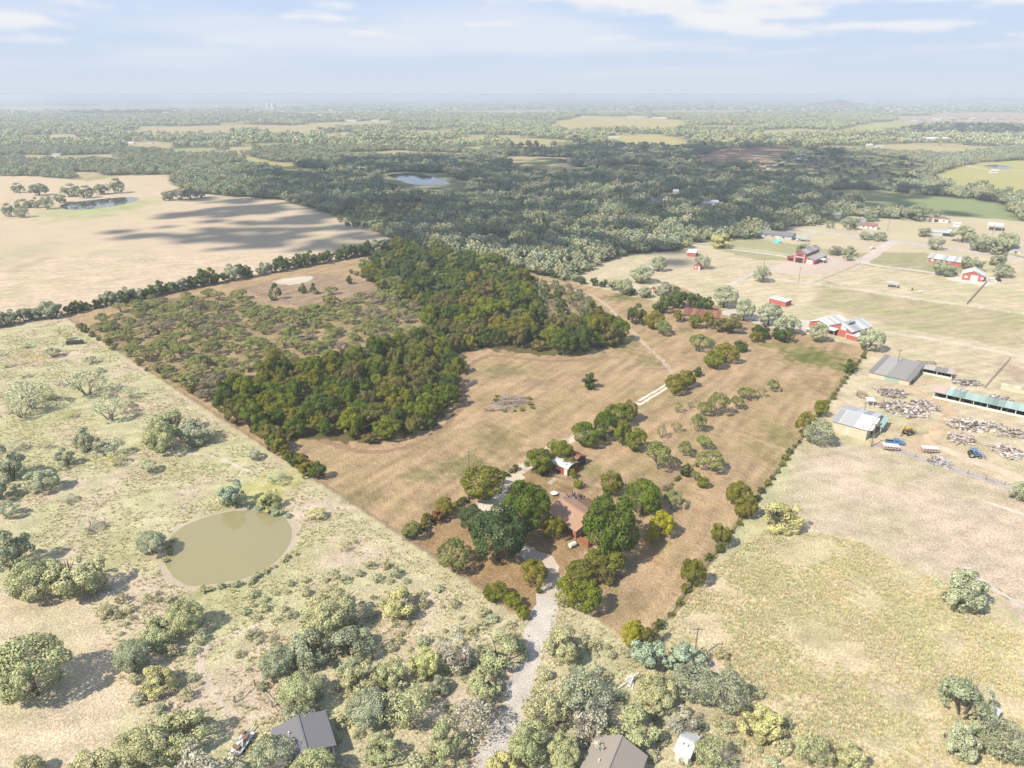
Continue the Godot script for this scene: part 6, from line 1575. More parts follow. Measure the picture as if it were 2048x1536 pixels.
	box(st, Vector3(0, 0, -4.7), Vector3(28.9, 2.2, -4.6))
	part("back_wall", st, M["dark_wood"], o)
	st = mb()
	box(st, Vector3(0, 0, -0.3), Vector3(28.9, 0.75, -0.22))
	part("front_boards", st, M["white_metal"], o)
	for k in 11:
		st = mb()
		box(st, Vector3(k * 2.6 + 1.3, 0, -4.5), Vector3(k * 2.6 + 1.42, 2.1, -0.3))
		part("stall_divider", st, M["wood"], o)
	st = mb()
	_slab(st, Vector3(-0.4, 2.52, 0.4), Vector3(3.6, 2.52, 0.4), Vector3(3.6, 3.02, -5.4), Vector3(-0.4, 3.02, -5.4), 0.12)
	part("pink_roof_sheet", st, M["pink_roof"], o)
	o = building("feed_shed", "long low cream shed at the right edge of the salvage yard", "shed", Vector2(179.1, -240.6), Vector2(185.0, -235.4), 2.2, 1.4, "mono", 0.2, "cream_metal", "cream_metal", [], 0.1)
	o = building("canopy", "green canopy over machinery beside the cream warehouse", "canopy", Vector2(114.2, -205.5), Vector2(117.1, -203.1), 3.2, 2.5, "mono", 0.2, "", "teal_metal", [], 0.4)
	o = building("canopy", "dark green canopy behind the other by the cream warehouse", "canopy", Vector2(118.0, -208.0), Vector2(119.9, -206.6), 3.6, 2.6, "mono", 0.2, "", "teal_metal", [], 0.4)
	o = building("white_canopy", "tiny white shade roof above the cream warehouse", "canopy", Vector2(123.2, -225.2), Vector2(125.1, -224.8), 2.2, 2.0, "mono", 0.2, "", "white_metal", [], 0.4)
	o = building("pole_shed", "open pole shed with a dark grey roof at the bottom edge", "shed", Vector2(-36.2, -80.5), Vector2(-28.8, -84.2), 7.0, 2.9, "gable_front", 1.0, "", "grey_shingle", [], 0.4)
	o = building("house", "taupe-roofed house cut by the bottom edge", "house", Vector2(7.7, -73.1), Vector2(14.8, -69.6), 14, 2.6, "gable_front", 1.9, "cream_metal", "taupe_shingle", [["window", "back", 2, 0.9, 1.4, 1.1, "glass"], ["window", "right", 3, 0.9, 1.4, 1.1, "glass"]], 0.5)
	st = mb()
	tube(st, Vector3(1.9, 2.6, -11.4), Vector3(1.9, 4.3, -11.4), 0.22, 0.22, 8, true)
	part("roof_vent", st, M["dull_metal"], o)
	o = building("tin_shed", "white shed with a seamed tin roof among trees at the bottom", "shed", Vector2(26.4, -83.7), Vector2(28.2, -82.5), 4.4, 2.2, "gable", 0.7, "white_metal", "grey_metal", [["door", "right", 0.8, 0.05, 0.8, 1.8, "glass"]], 0.35)
	o = building("tin_lean_to", "tin lean-to between two round trees at the lower right", "shed", Vector2(79.9, -90.7), Vector2(81.1, -89.4), 3.6, 1.6, "mono", 0.4, "dull_metal", "grey_metal", [["opening", "front", 0.2, 0.1, 3.0, 1.2, "black_paint_and_shade"]], 0.3)


func _fences() -> void:
	fence("boundary_fence", "wire fence on wooden posts along the right boundary", PackedVector2Array([Vector2(25.2,-108.0),Vector2(151.5,-284.8)]), 1.3, 6, 3, "post_wood", 0.14)
	fence("boundary_fence", "wire fence on wooden posts along the pasture hedge", PackedVector2Array([Vector2(-220.9,-335.8),Vector2(-72.7,-506.1)]), 1.3, 9, 3, "post_wood", 0.14)
	fence("boundary_fence", "wire fence on posts along the slanting left boundary", PackedVector2Array([Vector2(-220.9,-335.0),Vector2(3.3,-116.9)]), 1.3, 8, 3, "post_wood", 0.14)
	fence("yard_fence", "wooden fence with low growth along the front yard", PackedVector2Array([Vector2(-26.4,-144.8),Vector2(1.6,-180.5),Vector2(5.4,-177.8)]), 1.3, 3.2, 3, "post_wood", 0.16)
	fence("cross_fence", "wire fence crossing the right meadow", PackedVector2Array([Vector2(20.7,-170.1),Vector2(36.7,-163.6),Vector2(54.4,-184.4)]), 1.2, 4, 3, "post_wood", 0.12)
	fence("back_yard_fence", "wire fence round the back yard below the red shed", PackedVector2Array([Vector2(5.4,-177.8),Vector2(12.1,-175.6),Vector2(17.5,-172.8),Vector2(23.2,-167.4)]), 1.2, 3, 3, "post_wood", 0.1)
	fence("paddock_fence", "white rail fence along the paddock lane", PackedVector2Array([Vector2(125.8,-517.1),Vector2(147.3,-502.5),Vector2(164.7,-490.3),Vector2(184.5,-472.2)]), 1.4, 5, 3, "white_paint", 0.16)
	fence("paddock_fence", "white rail fence across the middle of the paddocks", PackedVector2Array([Vector2(154.8,-402.3),Vector2(173.7,-391.9),Vector2(198.7,-373.5),Vector2(215.4,-359.5),Vector2(250.7,-335.0)]), 1.4, 6, 3, "white_paint", 0.18)
	fence("paddock_fence", "white rail fence dropping from the stable yard", PackedVector2Array([Vector2(222.4,-449.5),Vector2(199.0,-424.7),Vector2(168.4,-394.1)]), 1.4, 5, 3, "white_paint", 0.18)
	fence("paddock_fence", "white rail fence along the upper farm lane", PackedVector2Array([Vector2(222.3,-448.0),Vector2(239.4,-432.7),Vector2(259.1,-415.7)]), 1.4, 5, 3, "white_paint", 0.16)
	fence("paddock_fence", "white rail fence above the salvage yard", PackedVector2Array([Vector2(168.2,-305.2),Vector2(181.7,-296.7),Vector2(196.8,-285.4),Vector2(209.9,-270.1)]), 1.4, 6, 3, "white_paint", 0.18)
	fence("paddock_fence", "dark rail fence from the white-roofed barn to the middle fence", PackedVector2Array([Vector2(273.6,-401.1),Vector2(234.0,-353.8)]), 1.3, 5, 3, "steel_rust", 0.2)
	fence("paddock_fence", "white rail fence of the drive into the left paddock", PackedVector2Array([Vector2(135.6,-405.9),Vector2(148.5,-423.4)]), 1.3, 3.5, 3, "white_paint", 0.18)
	fence("roadside_fence", "white post fence along the far road", PackedVector2Array([Vector2(241.3,-596.5),Vector2(254.1,-582.2),Vector2(273.3,-561.8)]), 1.6, 5.5, 1, "white_paint", 0.34)
	fence("pipe_fence", "pipe fence from the stalls to the right in the salvage yard", PackedVector2Array([Vector2(166.6,-249.4),Vector2(174.0,-241.5),Vector2(202.5,-271.3)]), 1.4, 4, 3, "steel_rust", 0.12)
	fence("yard_fence", "pipe fence with litter along the lower side of the salvage yard", PackedVector2Array([Vector2(110.8,-195.3),Vector2(119.9,-187.5),Vector2(126.3,-180.5),Vector2(139.4,-168.2)]), 1.3, 4, 2, "post_wood", 0.12)
	fence("garden_fence", "leaning post fence left of the grey pole shed", PackedVector2Array([Vector2(-49.2,-95.5),Vector2(-46.9,-99.3),Vector2(-42.2,-94.4),Vector2(-37.8,-89.4)]), 1.5, 4.5, 1, "post_wood", 0.22)
	fence("pen_fence", "post fence round the overgrown pen", PackedVector2Array([Vector2(-150.3,-386.3),Vector2(-108.0,-350.0),Vector2(-82.4,-355.6),Vector2(-73.7,-390.7)]), 1.3, 5, 2, "post_wood", 0.14)


func _yard_things() -> void:
	var o: Node3D
	var st: SurfaceTool
	pile("scrap_pile", "scrap pile of rusty pipes nearest the patched barn", Vector3(137.2, 0, -236.3), 5.4, 4.6, 108, 1, ["steel_rust", "dull_metal", "wood", "white_metal", "steel_rust"])
	pile("scrap_pile", "large heap of rusty pipe and white sheets in mid yard", Vector3(134.8, 0, -221.8), 7.5, 7.1, 216, 2, ["white_metal", "cream_metal", "dull_metal", "steel_rust", "grey_metal", "wood", "pink_roof", "steel_rust", "dull_metal", "post_wood", "concrete"])
	pile("scrap_pile", "scrap pile of pale sheets above the cream warehouse", Vector3(130.2, 0, -225.2), 3.8, 3.8, 72, 3, ["white_metal", "cream_metal", "dull_metal", "steel_rust", "grey_metal", "wood", "pink_roof", "steel_rust", "dull_metal", "post_wood", "concrete"])
	pile("scrap_pile", "scrap strip beside the winding dirt track", Vector3(143.2, 0, -225.2), 4.5, 5.1, 108, 4, ["white_metal", "cream_metal", "dull_metal", "steel_rust", "grey_metal", "wood", "pink_roof", "steel_rust", "dull_metal", "post_wood", "concrete"])
	pile("scrap_pile", "long heap of white metal sheets right of the track", Vector3(150.8, 0, -209.2), 9.0, 4.9, 234, 5, ["white_metal", "cream_metal", "grey_metal", "dull_metal", "steel_rust", "wood", "concrete"])
	pile("scrap_pile", "heap of white debris at the left foot of the long heap", Vector3(140.8, 0, -199.0), 3.8, 3.8, 108, 6, ["white_metal", "cream_metal", "dull_metal", "steel_rust", "grey_metal", "wood", "pink_roof", "steel_rust", "dull_metal", "post_wood", "concrete"])
	pile("scrap_pile", "scrap at the right edge under the long heap", Vector3(159.2, 0, -203.3), 4.8, 3.6, 90, 7, ["white_metal", "cream_metal", "dull_metal", "steel_rust", "grey_metal", "wood", "pink_roof", "steel_rust", "dull_metal", "post_wood", "concrete"])
	pile("scrap_pile", "pile of white frames near the blue tractor", Vector3(149.5, 0, -190.7), 4.5, 5.2, 90, 8, ["white_paint", "white_metal", "dull_metal", "pink_roof", "steel_rust"])
	pile("scrap_pile", "row of scrap behind the long stalls", Vector3(169.8, 0, -230.4), 7.1, 4.0, 108, 9, ["white_metal", "cream_metal", "dull_metal", "steel_rust", "grey_metal", "wood", "pink_roof", "steel_rust", "dull_metal", "post_wood", "concrete"])
	pile("scrap_pile", "white beams lying behind the left end of the long stalls", Vector3(161.4, 0, -238.2), 4.7, 2.8, 54, 10, ["white_metal", "white_paint", "dull_metal"])
	pile("scrap_pile", "rows of junk inside the pipe fence by the short stalls", Vector3(170.2, 0, -245.9), 5.2, 3.0, 108, 11, ["steel_rust", "dull_metal", "wood", "grey_metal"])
	pile("scrap_pile", "grey brush and wire heaped on the lower yard fence", Vector3(125.3, 0, -184.4), 2.9, 2.8, 72, 12, ["dull_metal", "post_wood", "grey_metal"])
	pile("scrap_pile", "small litter of white metal in the bottom thicket", Vector3(16.0, 0, -94.7), 1.1, 1.6, 14, 13, ["white_metal", "white_paint"])
	pile("scrap_pile", "few white panels left of the brown thicket", Vector3(21.7, 0, -100.0), 0.7, 1.2, 8, 14, ["white_metal", "white_paint"])
	pile("scrap_pile", "junk pile on the back patio beside the big oak", Vector3(16.8, 0, -164.3), 1.9, 1.5, 64, 15, ["dark_wood", "dull_metal", "wood", "steel_rust"])
	brush_pile(Vector3(0.4, 0, -227.8), 10.5, 9.5)
	o = thing("water_tank", "white drum lying in the front lawn of the brick house", "tank", Vector3(14.4, 0, -142.3), 0.6)
	st = mb()
	tube(st, Vector3(-0.8, 0.75, 0), Vector3(0.8, 0.75, 0), 0.62, 0.62, 14, true)
	part("drum", st, M["white_paint"], o)
	for x in [-0.5, 0.5]:
		st = mb()
		box(st, Vector3(x - 0.08, 0, -0.5), Vector3(x + 0.08, 0.3, 0.5))
		part("leg", st, M["dull_metal"], o)
	o = thing("picnic_table", "small round pale table on the back patio", "table", Vector3(11.3, 0, -165.9))
	st = mb()
	tube(st, Vector3(0, 0.7, 0), Vector3(0, 0.8, 0), 1.0, 1.0, 14, true)
	part("table_top", st, M["white_paint"], o)
	st = mb()
	tube(st, Vector3(0, 0, 0), Vector3(0, 0.7, 0), 0.14, 0.1, 8)
	part("leg", st, M["dull_metal"], o)
	o = thing("water_trough", "long black water trough in the brush field", "trough", Vector3(-189.1, 0, -291.3), 0.2)
	st = mb()
	box(st, Vector3(-3.2, 0, -0.9), Vector3(3.2, 1.5, -0.75))
	box(st, Vector3(-3.2, 0, 0.75), Vector3(3.2, 1.5, 0.9))
	box(st, Vector3(-3.2, 0, -0.75), Vector3(-3.05, 1.5, 0.75))
	box(st, Vector3(3.05, 0, -0.75), Vector3(3.2, 1.5, 0.75))
	box(st, Vector3(-3.05, 0.05, -0.75), Vector3(3.05, 0.2, 0.75))
	part("basin", st, M["black_paint_and_shade"], o)
	st = mb()
	box(st, Vector3(-3.05, 0.2, -0.75), Vector3(3.05, 1.3, 0.75))
	part("water", st, M["water_clear"], o)
	for p in [[Vector3(-12.2, 0, -177.6), 7.5, "thin utility pole left of the front yard fence"], [Vector3(151.0, 0, -420.8), 9, "utility pole beside the dark round oak"], [Vector3(164.1, 0, -398.8), 9, "utility pole on the fence below the stable yard"], [Vector3(34.7, 0, -105.5), 8, "utility pole beside the white tank outside the lower corner"], [Vector3(115.7, 0, -212.6), 7, "utility pole at the end of the cream warehouse"], [Vector3(151.3, 0, -261.1), 8, "utility pole before the patched barn"], [Vector3(267.4, 0, -566.2), 9, "utility pole by the far road left of the two oaks"], [Vector3(369.3, 0, -548.9), 9, "utility pole near the open hay shelter"], [Vector3(110.0, 0, -194.3), 8, "utility pole at the lower corner of the cream warehouse"], [Vector3(297.1, 0, -566.2), 9, "utility pole by the field path above the far road"]]:
		pole(p[0], p[1], p[2])
	o = thing("gas_tank", "white gas tank under trees outside the lower corner", "tank", Vector3(32.8, 0, -107.6), 0.9)
	st = mb()
	tube(st, Vector3(-1.3, 0.8, 0), Vector3(1.3, 0.8, 0), 0.5, 0.5, 12, true)
	part("tank", st, M["white_paint"], o)
	for x in [-0.8, 0.8]:
		st = mb()
		box(st, Vector3(x - 0.1, 0, -0.35), Vector3(x + 0.1, 0.4, 0.35))
		part("leg", st, M["dull_metal"], o)
	o = thing("hay_ring", "rusty round feeder ring in the salvage yard grass", "feeder", Vector3(125.1, 0, -233.6))
	for y in [0.1, 0.6, 1.1]:
		st = mb()
		for k in 14:
			tube(st, Vector3(cos(TAU * k / 14) * 1.6, y, sin(TAU * k / 14) * 2.4), Vector3(cos(TAU * (k + 1) / 14) * 1.6, y, sin(TAU * (k + 1) / 14) * 2.4), 0.08, 0.08, 5)
		part("hoop", st, M["steel_rust"], o)
	for k in 14:
		st = mb()
		tube(st, Vector3(cos(TAU * k / 14) * 1.6, 0, sin(TAU * k / 14) * 2.4), Vector3(cos(TAU * k / 14) * 1.6, 1.1, sin(TAU * k / 14) * 2.4), 0.06, 0.06, 5)
		part("bar", st, M["steel_rust"], o)
	o = thing("swimming_pool", "round teal above-ground pool behind the grey house", "pool", Vector3(193.7, 0, -519.0))
	st = mb()
	for k in 20:
		var p := Vector3(cos(TAU * k / 20), 0, sin(TAU * k / 20)) * 2.6
		var q := Vector3(cos(TAU * (k + 1) / 20), 0, sin(TAU * (k + 1) / 20)) * 2.6
		quad(st, q, p, p + Vector3(0, 1.2, 0), q + Vector3(0, 1.2, 0))
		quad(st, p * 0.94, q * 0.94, q * 0.94 + Vector3(0, 1.2, 0), p * 0.94 + Vector3(0, 1.2, 0))
		quad(st, p + Vector3(0, 1.2, 0), p * 0.94 + Vector3(0, 1.2, 0), q * 0.94 + Vector3(0, 1.2, 0), q + Vector3(0, 1.2, 0))
	part("rim_wall", st, M["cyan_liner"], o)
	st = mb()
	tube(st, Vector3(0, 0.1, 0), Vector3(0, 1.0, 0), 2.43, 2.43, 20, true)
	part("water", st, M["cyan_liner"], o)
	o = thing("play_set", "orange wooden play set behind the grey house", "play set", Vector3(192.1, 0, -530.6), 0.3)
	for s in [-1.0, 1.0]:
		for x in [-2.2, 2.2]:
			st = mb()
			tube(st, Vector3(x, 0, s * 1.2), Vector3(x, 2.6, 0), 0.09, 0.09, 6)
			part("leg", st, M["orange_paint"], o)
	st = mb()
	tube(st, Vector3(-2.4, 2.6, 0), Vector3(2.4, 2.6, 0), 0.1, 0.1, 6, true)
	part("beam", st, M["orange_paint"], o)
	st = mb()
	_slab(st, Vector3(2.3, 1.5, -0.4), Vector3(2.3, 1.5, 0.4), Vector3(4.6, 0.1, 0.4), Vector3(4.6, 0.1, -0.4), 0.06)
	part("slide", st, M["yellow_paint"], o)
	for k in 2:
		o = thing("horse", ["dark brown horse grazing in the upper paddock", "white horse grazing in the upper paddock"][k], "horse", [Vector3(220.7, 0, -382.5), Vector3(222.5, 0, -376.6)][k], [1.2, 2.7][k])
		horse(o, ["bark", "white_paint"][k])
	o = thing("gate_frame", "rusty steel frame lying in the grass above the patched barn", "frame", Vector3(166.4, 0, -267.2), -0.25)
	for s in [[-3.2, -1.2, 3.2, -1.2], [-3.2, 1.2, 3.2, 1.2], [-3.2, -1.2, -3.2, 1.2], [3.2, -1.2, 3.2, 1.2], [0, -1.2, 0, 1.2]]:
		st = mb()
		tube(st, Vector3(s[0], 0.5, s[1]), Vector3(s[2], 0.5, s[3]), 0.12, 0.12, 5, true)
		part("bar", st, M["steel_rust"], o)
	for x in [-3, 3]:
		for z in [-1.1, 1.1]:
			st = mb()
			tube(st, Vector3(x, 0, z), Vector3(x, 0.5, z), 0.1, 0.1, 5)
			part("leg", st, M["steel_rust"], o)
	o = thing("junk_trailer", "flat trailer heaped with junk under trees at lower left", "trailer", Vector3(-44.7, 0, -86.6), 1.35)
	st = mb()
	box(st, Vector3(-2.2, 0.55, -1.0), Vector3(2.2, 0.7, 1.0))
	box(st, Vector3(2.2, 0.58, -0.08), Vector3(3.6, 0.68, 0.08))
	part("bed", st, M["white_paint"], o)
	for x in [-0.9, 0.3]:
		for z in [-1.05, 1.05]:
			wheel(o, Vector3(x, 0.35, z), 0.35, 0.2, 0.0)
	for k in 14:
		st = mb()
		cbox(st, Vector3(rng.randf_range(-1.8, 1.8), 0.9 + rng.randf() * 0.4, rng.randf_range(-0.7, 0.7)), Vector3(rng.randf_range(0.3, 1.4), 0.25, rng.randf_range(0.3, 0.8)), Basis.from_euler(Vector3(rng.randf_range(-0.4, 0.4), rng.randf() * 3, rng.randf_range(-0.4, 0.4))))
		part("junk_piece", st, M[["steel_rust", "white_metal", "wood", "dull_metal", "maroon_roof"][k % 5]], o)


func _vehicles() -> void:
	vehicle("pickup", "white pickup truck parked right of the white-roofed barn", Vector3(277.3, 0, -403.5), 1.2, "white_paint")
	vehicle("pickup", "dark pickup truck parked outermost by the white-roofed barn", Vector3(282.4, 0, -404.7), 1.25, "black_paint_and_shade")
	vehicle("car", "dark car under the wide oak left of the white-roofed barn", Vector3(264.9, 0, -419.5), 0.3, "black_paint_and_shade")
	vehicle("pickup", "blue pickup truck on the dirt before the cream warehouse", Vector3(118.3, 0, -196.3), -0.2, "blue_paint")
	vehicle("car", "pale blue car under trees by the far road", Vector3(334.1, 0, -515.3), 0.8, "pale_blue")
	vehicle("car", "white car under trees near the greenhouse", Vector3(331.3, 0, -495.5), 0.1, "white_paint")
	vehicle("car", "white car by the drive entrance on the far road", Vector3(252.0, 0, -495.5), 0.4, "white_paint")
	vehicle("car", "white car at the right end of the grey house", Vector3(211.5, 0, -524.8), 0.2, "white_paint")
	vehicle("car", "dark car at the trailers in the woodland clearing", Vector3(188.4, 0, -689.2), 0.3, "black_paint_and_shade")
	tractor("tractor", "blue tractor with front loader on the sandy salvage track", Vector3(137.5, 0, -187.8), -0.35, "blue_paint", false)
	tractor("backhoe", "yellow backhoe right of the green canopies", Vector3(125.8, 0, -202.9), 0.4, "yellow_paint", true)
	trailer_box("stock_trailer", "small red and white stock trailer on the lower salvage fence", Vector3(126.0, 0, -191.0), -0.15)
	trailer_box("stock_trailer", "white trailer lying along the lower salvage fence", Vector3(115.0, 0, -192.6), -0.25)
	trailer_box("stock_trailer", "white cargo trailer in front of the pale wing of the horse barn", Vector3(135.9, 0, -308.1), -0.3)


func _far_things() -> void:
	var o: Node3D
	var st: SurfaceTool
	o = thing("storage_tank", "left white water tank above the far woods", "tank", Vector3(-1784, 0, -5576))
	st = mb()
	tube(st, Vector3(0, 0, 0), Vector3(0, 38.4, 0), 12.8, 12.8, 24)
	part("wall", st, M["white_metal"], o)
	st = mb()
	tube(st, Vector3(0, 38.4, 0), Vector3(0, 41.5, 0), 12.8, 0.3, 24)
	part("roof", st, M["white_metal"], o)
	o = thing("storage_tank", "right wider white water tank above the far woods", "tank", Vector3(-1746, 0, -5576))
	st = mb()
	tube(st, Vector3(0, 0, 0), Vector3(0, 42.1, 0), 18.3, 18.3, 24)
	part("wall", st, M["white_metal"], o)
	st = mb()
	tube(st, Vector3(0, 42.1, 0), Vector3(0, 45.5, 0), 18.3, 0.3, 24)
	part("roof", st, M["white_metal"], o)
	o = thing("water_tower", "white water tower on the ridge at the right horizon", "water tower", Vector3(7165, 30, -11794))
	st = mb()
	tube(st, Vector3(0, 38.6, 0), Vector3(0, 69.4, 0), 38.6, 38.6, 16, true)
	part("tank", st, M["white_metal"], o)
	for a in 4:
		st = mb()
		tube(st, Vector3(cos(a * PI / 2) * 30.9, 0, sin(a * PI / 2) * 30.9), Vector3(cos(a * PI / 2) * 30.9, 42.4, sin(a * PI / 2) * 30.9), 4.0, 4.0, 6)
		part("leg", st, M["white_metal"], o)
	mast("tall thin lattice mast right of the far yellow fields", Vector3(489.0, 0, -1864), 81.9, 0.60)
	mast("lattice mast above the far woods in the middle", Vector3(-348.6, 0, -2866), 68.2, 0.66)
	mast("short mast at the middle of the horizon", Vector3(-932.1, 0, -17401), 68.2, 3.98)
	structure("hill", hill_mesh(Vector3(2916, 0, -6863), 420.0, 250.0, 62.0, 7), M["ground"], "small conical wooded hill on the right horizon")
	structure("hill", hill_mesh(Vector3(7343, 0, -11386), 2600.0, 500.0, 55.0, 8), M["ground"], "low wooded ridge at the right horizon")
	building("far_house", "far house left of the woodland by the left edge", "house", Vector2(-782.7, -1243.7), Vector2(-764.2, -1244.2), 9.2, 2.8, "gable", 1.7, "white_metal", "dull_metal")
	building("far_house", "far house with a long roof in the left woodland", "house", Vector2(-889.6, -1479.4), Vector2(-875.7, -1480.0), 6.9, 2.8, "gable", 1.7, "white_metal", "white_metal")
	building("far_house", "far house beside the long house in the left woodland", "house", Vector2(-807.7, -1306.3), Vector2(-793.6, -1305.6), 7.0, 2.8, "gable", 1.7, "white_metal", "dull_metal")
	building("far_house", "far house at the top of the small straw clearing", "house", Vector2(-836.6, -1633), Vector2(-825.7, -1633), 6.0, 2.8, "gable", 1.7, "white_metal", "white_metal")
	building("far_house", "far house in the small straw clearing", "house", Vector2(-795.1, -1633), Vector2(-784.2, -1633), 6.0, 2.8, "gable", 1.7, "white_metal", "dull_metal")
	building("far_house", "far house at the left edge above the pasture", "house", Vector2(-691.4, -1001.3), Vector2(-679.1, -1000.5), 6.1, 2.8, "gable", 1.7, "white_metal", "dull_metal")
	building("far_house", "far house cut into the left woodland edge", "house", Vector2(-926.6, -1375.4), Vector2(-908.2, -1376.3), 9.2, 2.8, "gable", 1.7, "white_metal", "dull_metal")
	building("far_house", "far house with a red roof in the middle far woods", "house", Vector2(-430.6, -1956), Vector2(-412.4, -1954), 9.1, 2.8, "gable", 1.7, "white_metal", "maroon_roof")
	building("far_house", "far house above the red-roofed far house", "house", Vector2(-467.5, -2057), Vector2(-445.6, -2057), 10.9, 2.8, "gable", 1.7, "white_metal", "dull_metal")
	building("far_house", "far house in the middle of the far woods", "house", Vector2(-274.5, -1956), Vector2(-256.3, -1957), 9.1, 2.8, "gable", 1.7, "white_metal", "grey_metal")
	building("far_house", "far house with a grey roof by the far yellow clearing", "house", Vector2(-156.3, -1537), Vector2(-139.9, -1537), 8.2, 2.8, "gable", 1.7, "white_metal", "white_metal")
	building("far_house", "far house left of the grey-roofed far house", "house", Vector2(-192.9, -1568), Vector2(-182.4, -1567), 6.0, 2.8, "gable", 1.7, "white_metal", "grey_metal")
	building("far_house", "far house at the left end of the far settlement", "house", Vector2(-256.3, -1633), Vector2(-243.2, -1633), 6.5, 2.8, "gable", 1.7, "white_metal", "dull_metal")
	building("far_house", "far house on the yellow far field", "house", Vector2(176.9, -1956), Vector2(189.9, -1956), 6.5, 2.8, "gable", 1.7, "white_metal", "grey_metal")
	building("far_house", "far house long and grey on the yellow far field", "house", Vector2(239.5, -1864), Vector2(266.9, -1862), 13.7, 2.8, "gable", 1.7, "white_metal", "grey_metal")
	building("far_house", "far house longest and white beyond the yellow fields", "house", Vector2(542.3, -3561), Vector2(636.2, -3560), 22.0, 4.5, "gable", 2.7, "white_metal", "grey_metal")
	building("far_house", "far house white beyond the yellow fields at right", "house", Vector2(621.5, -3341), Vector2(683.2, -3340), 22.0, 4.5, "gable", 2.7, "white_metal", "white_metal")
	building("far_house", "far house in the dark oaks left of the brown field", "house", Vector2(234.0, -1340.0), Vector2(244.8, -1339.7), 6.0, 2.8, "gable", 1.7, "white_metal", "white_metal")
	building("far_house", "far house white trailer in the brown clearing", "house", Vector2(170.6, -1014.6), Vector2(181.6, -1015.3), 6.0, 2.8, "gable", 1.7, "white_metal", "grey_metal")
	building("far_house", "far house second white trailer in the brown clearing", "house", Vector2(182.7, -1021.4), Vector2(192.4, -1021.6), 6.0, 2.8, "gable", 1.7, "white_metal", "white_metal")
	building("far_house", "far house white by the woodland track", "house", Vector2(135.6, -729.9), Vector2(141.6, -730.1), 6.0, 2.8, "gable", 1.7, "white_metal", "dull_metal")
	building("far_house", "far house white at the end of the woodland track", "house", Vector2(175.3, -791.9), Vector2(180.7, -791.7), 6.0, 2.8, "gable", 1.7, "white_metal", "grey_metal")
	building("far_house", "far house white under trees right of the woodland track", "house", Vector2(198.9, -804.6), Vector2(204.4, -804.9), 6.0, 2.8, "gable", 1.7, "white_metal", "dull_metal")
	building("far_house", "far house white trailer in the parking clearing", "house", Vector2(195.0, -709.0), Vector2(201.8, -709.0), 6.0, 2.8, "gable", 1.7, "white_metal", "grey_metal")
	building("far_house", "far house long white trailer in the parking clearing", "house", Vector2(184.1, -699.0), Vector2(192.8, -699.4), 6.0, 2.8, "gable", 1.7, "white_metal", "grey_metal")
	building("far_house", "far house red shed beyond the woodland", "house", Vector2(358.7, -1071.3), Vector2(367.4, -1071.6), 6.0, 2.8, "gable", 1.7, "barn_red", "dull_metal")
	building("far_house", "far house grey among dark oaks beyond the brown field", "house", Vector2(496.4, -1295.5), Vector2(512.0, -1294.4), 7.8, 2.8, "gable", 1.7, "white_metal", "grey_metal")
	building("far_house", "far house pale blue by the far lane", "house", Vector2(620.0, -1387.6), Vector2(638.6, -1386.4), 9.3, 2.8, "gable", 1.7, "pale_blue", "white_metal")
	building("far_house", "far house white on the far sandy lot", "house", Vector2(744.3, -1568), Vector2(756.9, -1568), 6.3, 2.8, "gable", 1.7, "white_metal", "white_metal")
	building("far_house", "far house cream on the far sandy lot", "house", Vector2(734.7, -1508), Vector2(750.8, -1508), 8.1, 2.8, "gable", 1.7, "white_metal", "grey_metal")
	building("far_house", "far house very long white shed at the right", "house", Vector2(957.8, -1760), Vector2(1028.2, -1760), 22.0, 4.5, "gable", 2.7, "white_metal", "white_metal")
	building("far_house", "far house white above the very long shed", "house", Vector2(1062.4, -1864), Vector2(1074.9, -1864), 6.2, 2.8, "gable", 1.7, "white_metal", "grey_metal")
	building("far_house", "far house white among the right far trees", "house", Vector2(1137.5, -2229), Vector2(1158.2, -2229), 10.4, 2.8, "gable", 1.7, "white_metal", "grey_metal")
	building("far_house", "far house by the far meadow pond", "house", Vector2(659.6, -1014.6), Vector2(669.2, -1014.1), 6.0, 2.8, "gable", 1.7, "white_metal", "grey_metal")
	building("far_house", "far house white shack in the woodland beyond the tract", "house", Vector2(-15.0, -646.8), Vector2(-11.0, -646.8), 6.0, 2.8, "gable", 1.7, "white_metal", "dull_metal")
	building("far_house", "far house white shack hidden in the middle woodland", "house", Vector2(44.6, -630.1), Vector2(48.1, -630.0), 6.0, 2.8, "gable", 1.7, "white_metal", "dull_metal")
	building("far_house", "far house in the far middle woods", "house", Vector2(-979.4, -3813), Vector2(-949.2, -3812), 15.1, 4.5, "gable", 2.7, "white_metal", "white_metal")
	building("far_house", "far house long white at the far straw field", "house", Vector2(-673.9, -3028), Vector2(-621.9, -3024), 22.0, 4.5, "gable", 2.7, "white_metal", "grey_metal")
	building("far_house", "far house white right of the long far barn", "house", Vector2(-563.9, -3028), Vector2(-531.9, -3029), 16.0, 4.5, "gable", 2.7, "white_metal", "grey_metal")
	building("far_house", "far house at the tip of the far straw field", "house", Vector2(-586.4, -2057), Vector2(-572.7, -2057), 6.8, 2.8, "gable", 1.7, "white_metal", "grey_metal")
	building("far_house", "far house white at the far horizon woods", "house", Vector2(1915, -6332), Vector2(2039, -6326), 22.0, 4.5, "gable", 2.7, "white_metal", "grey_metal")
	building("far_house", "far house pale at the far horizon woods", "house", Vector2(1803, -7163), Vector2(1916, -7164), 22.0, 4.5, "gable", 2.7, "white_metal", "grey_metal")
	building("far_house", "far house on the orange far hillside", "house", Vector2(1275.7, -3813), Vector2(1315.9, -3812), 20.1, 4.5, "gable", 2.7, "white_metal", "grey_metal")
	building("far_house", "far house pale block below the right ridge", "house", Vector2(3742, -7163), Vector2(3826, -7158), 22.0, 4.5, "gable", 2.7, "white_metal", "grey_metal")
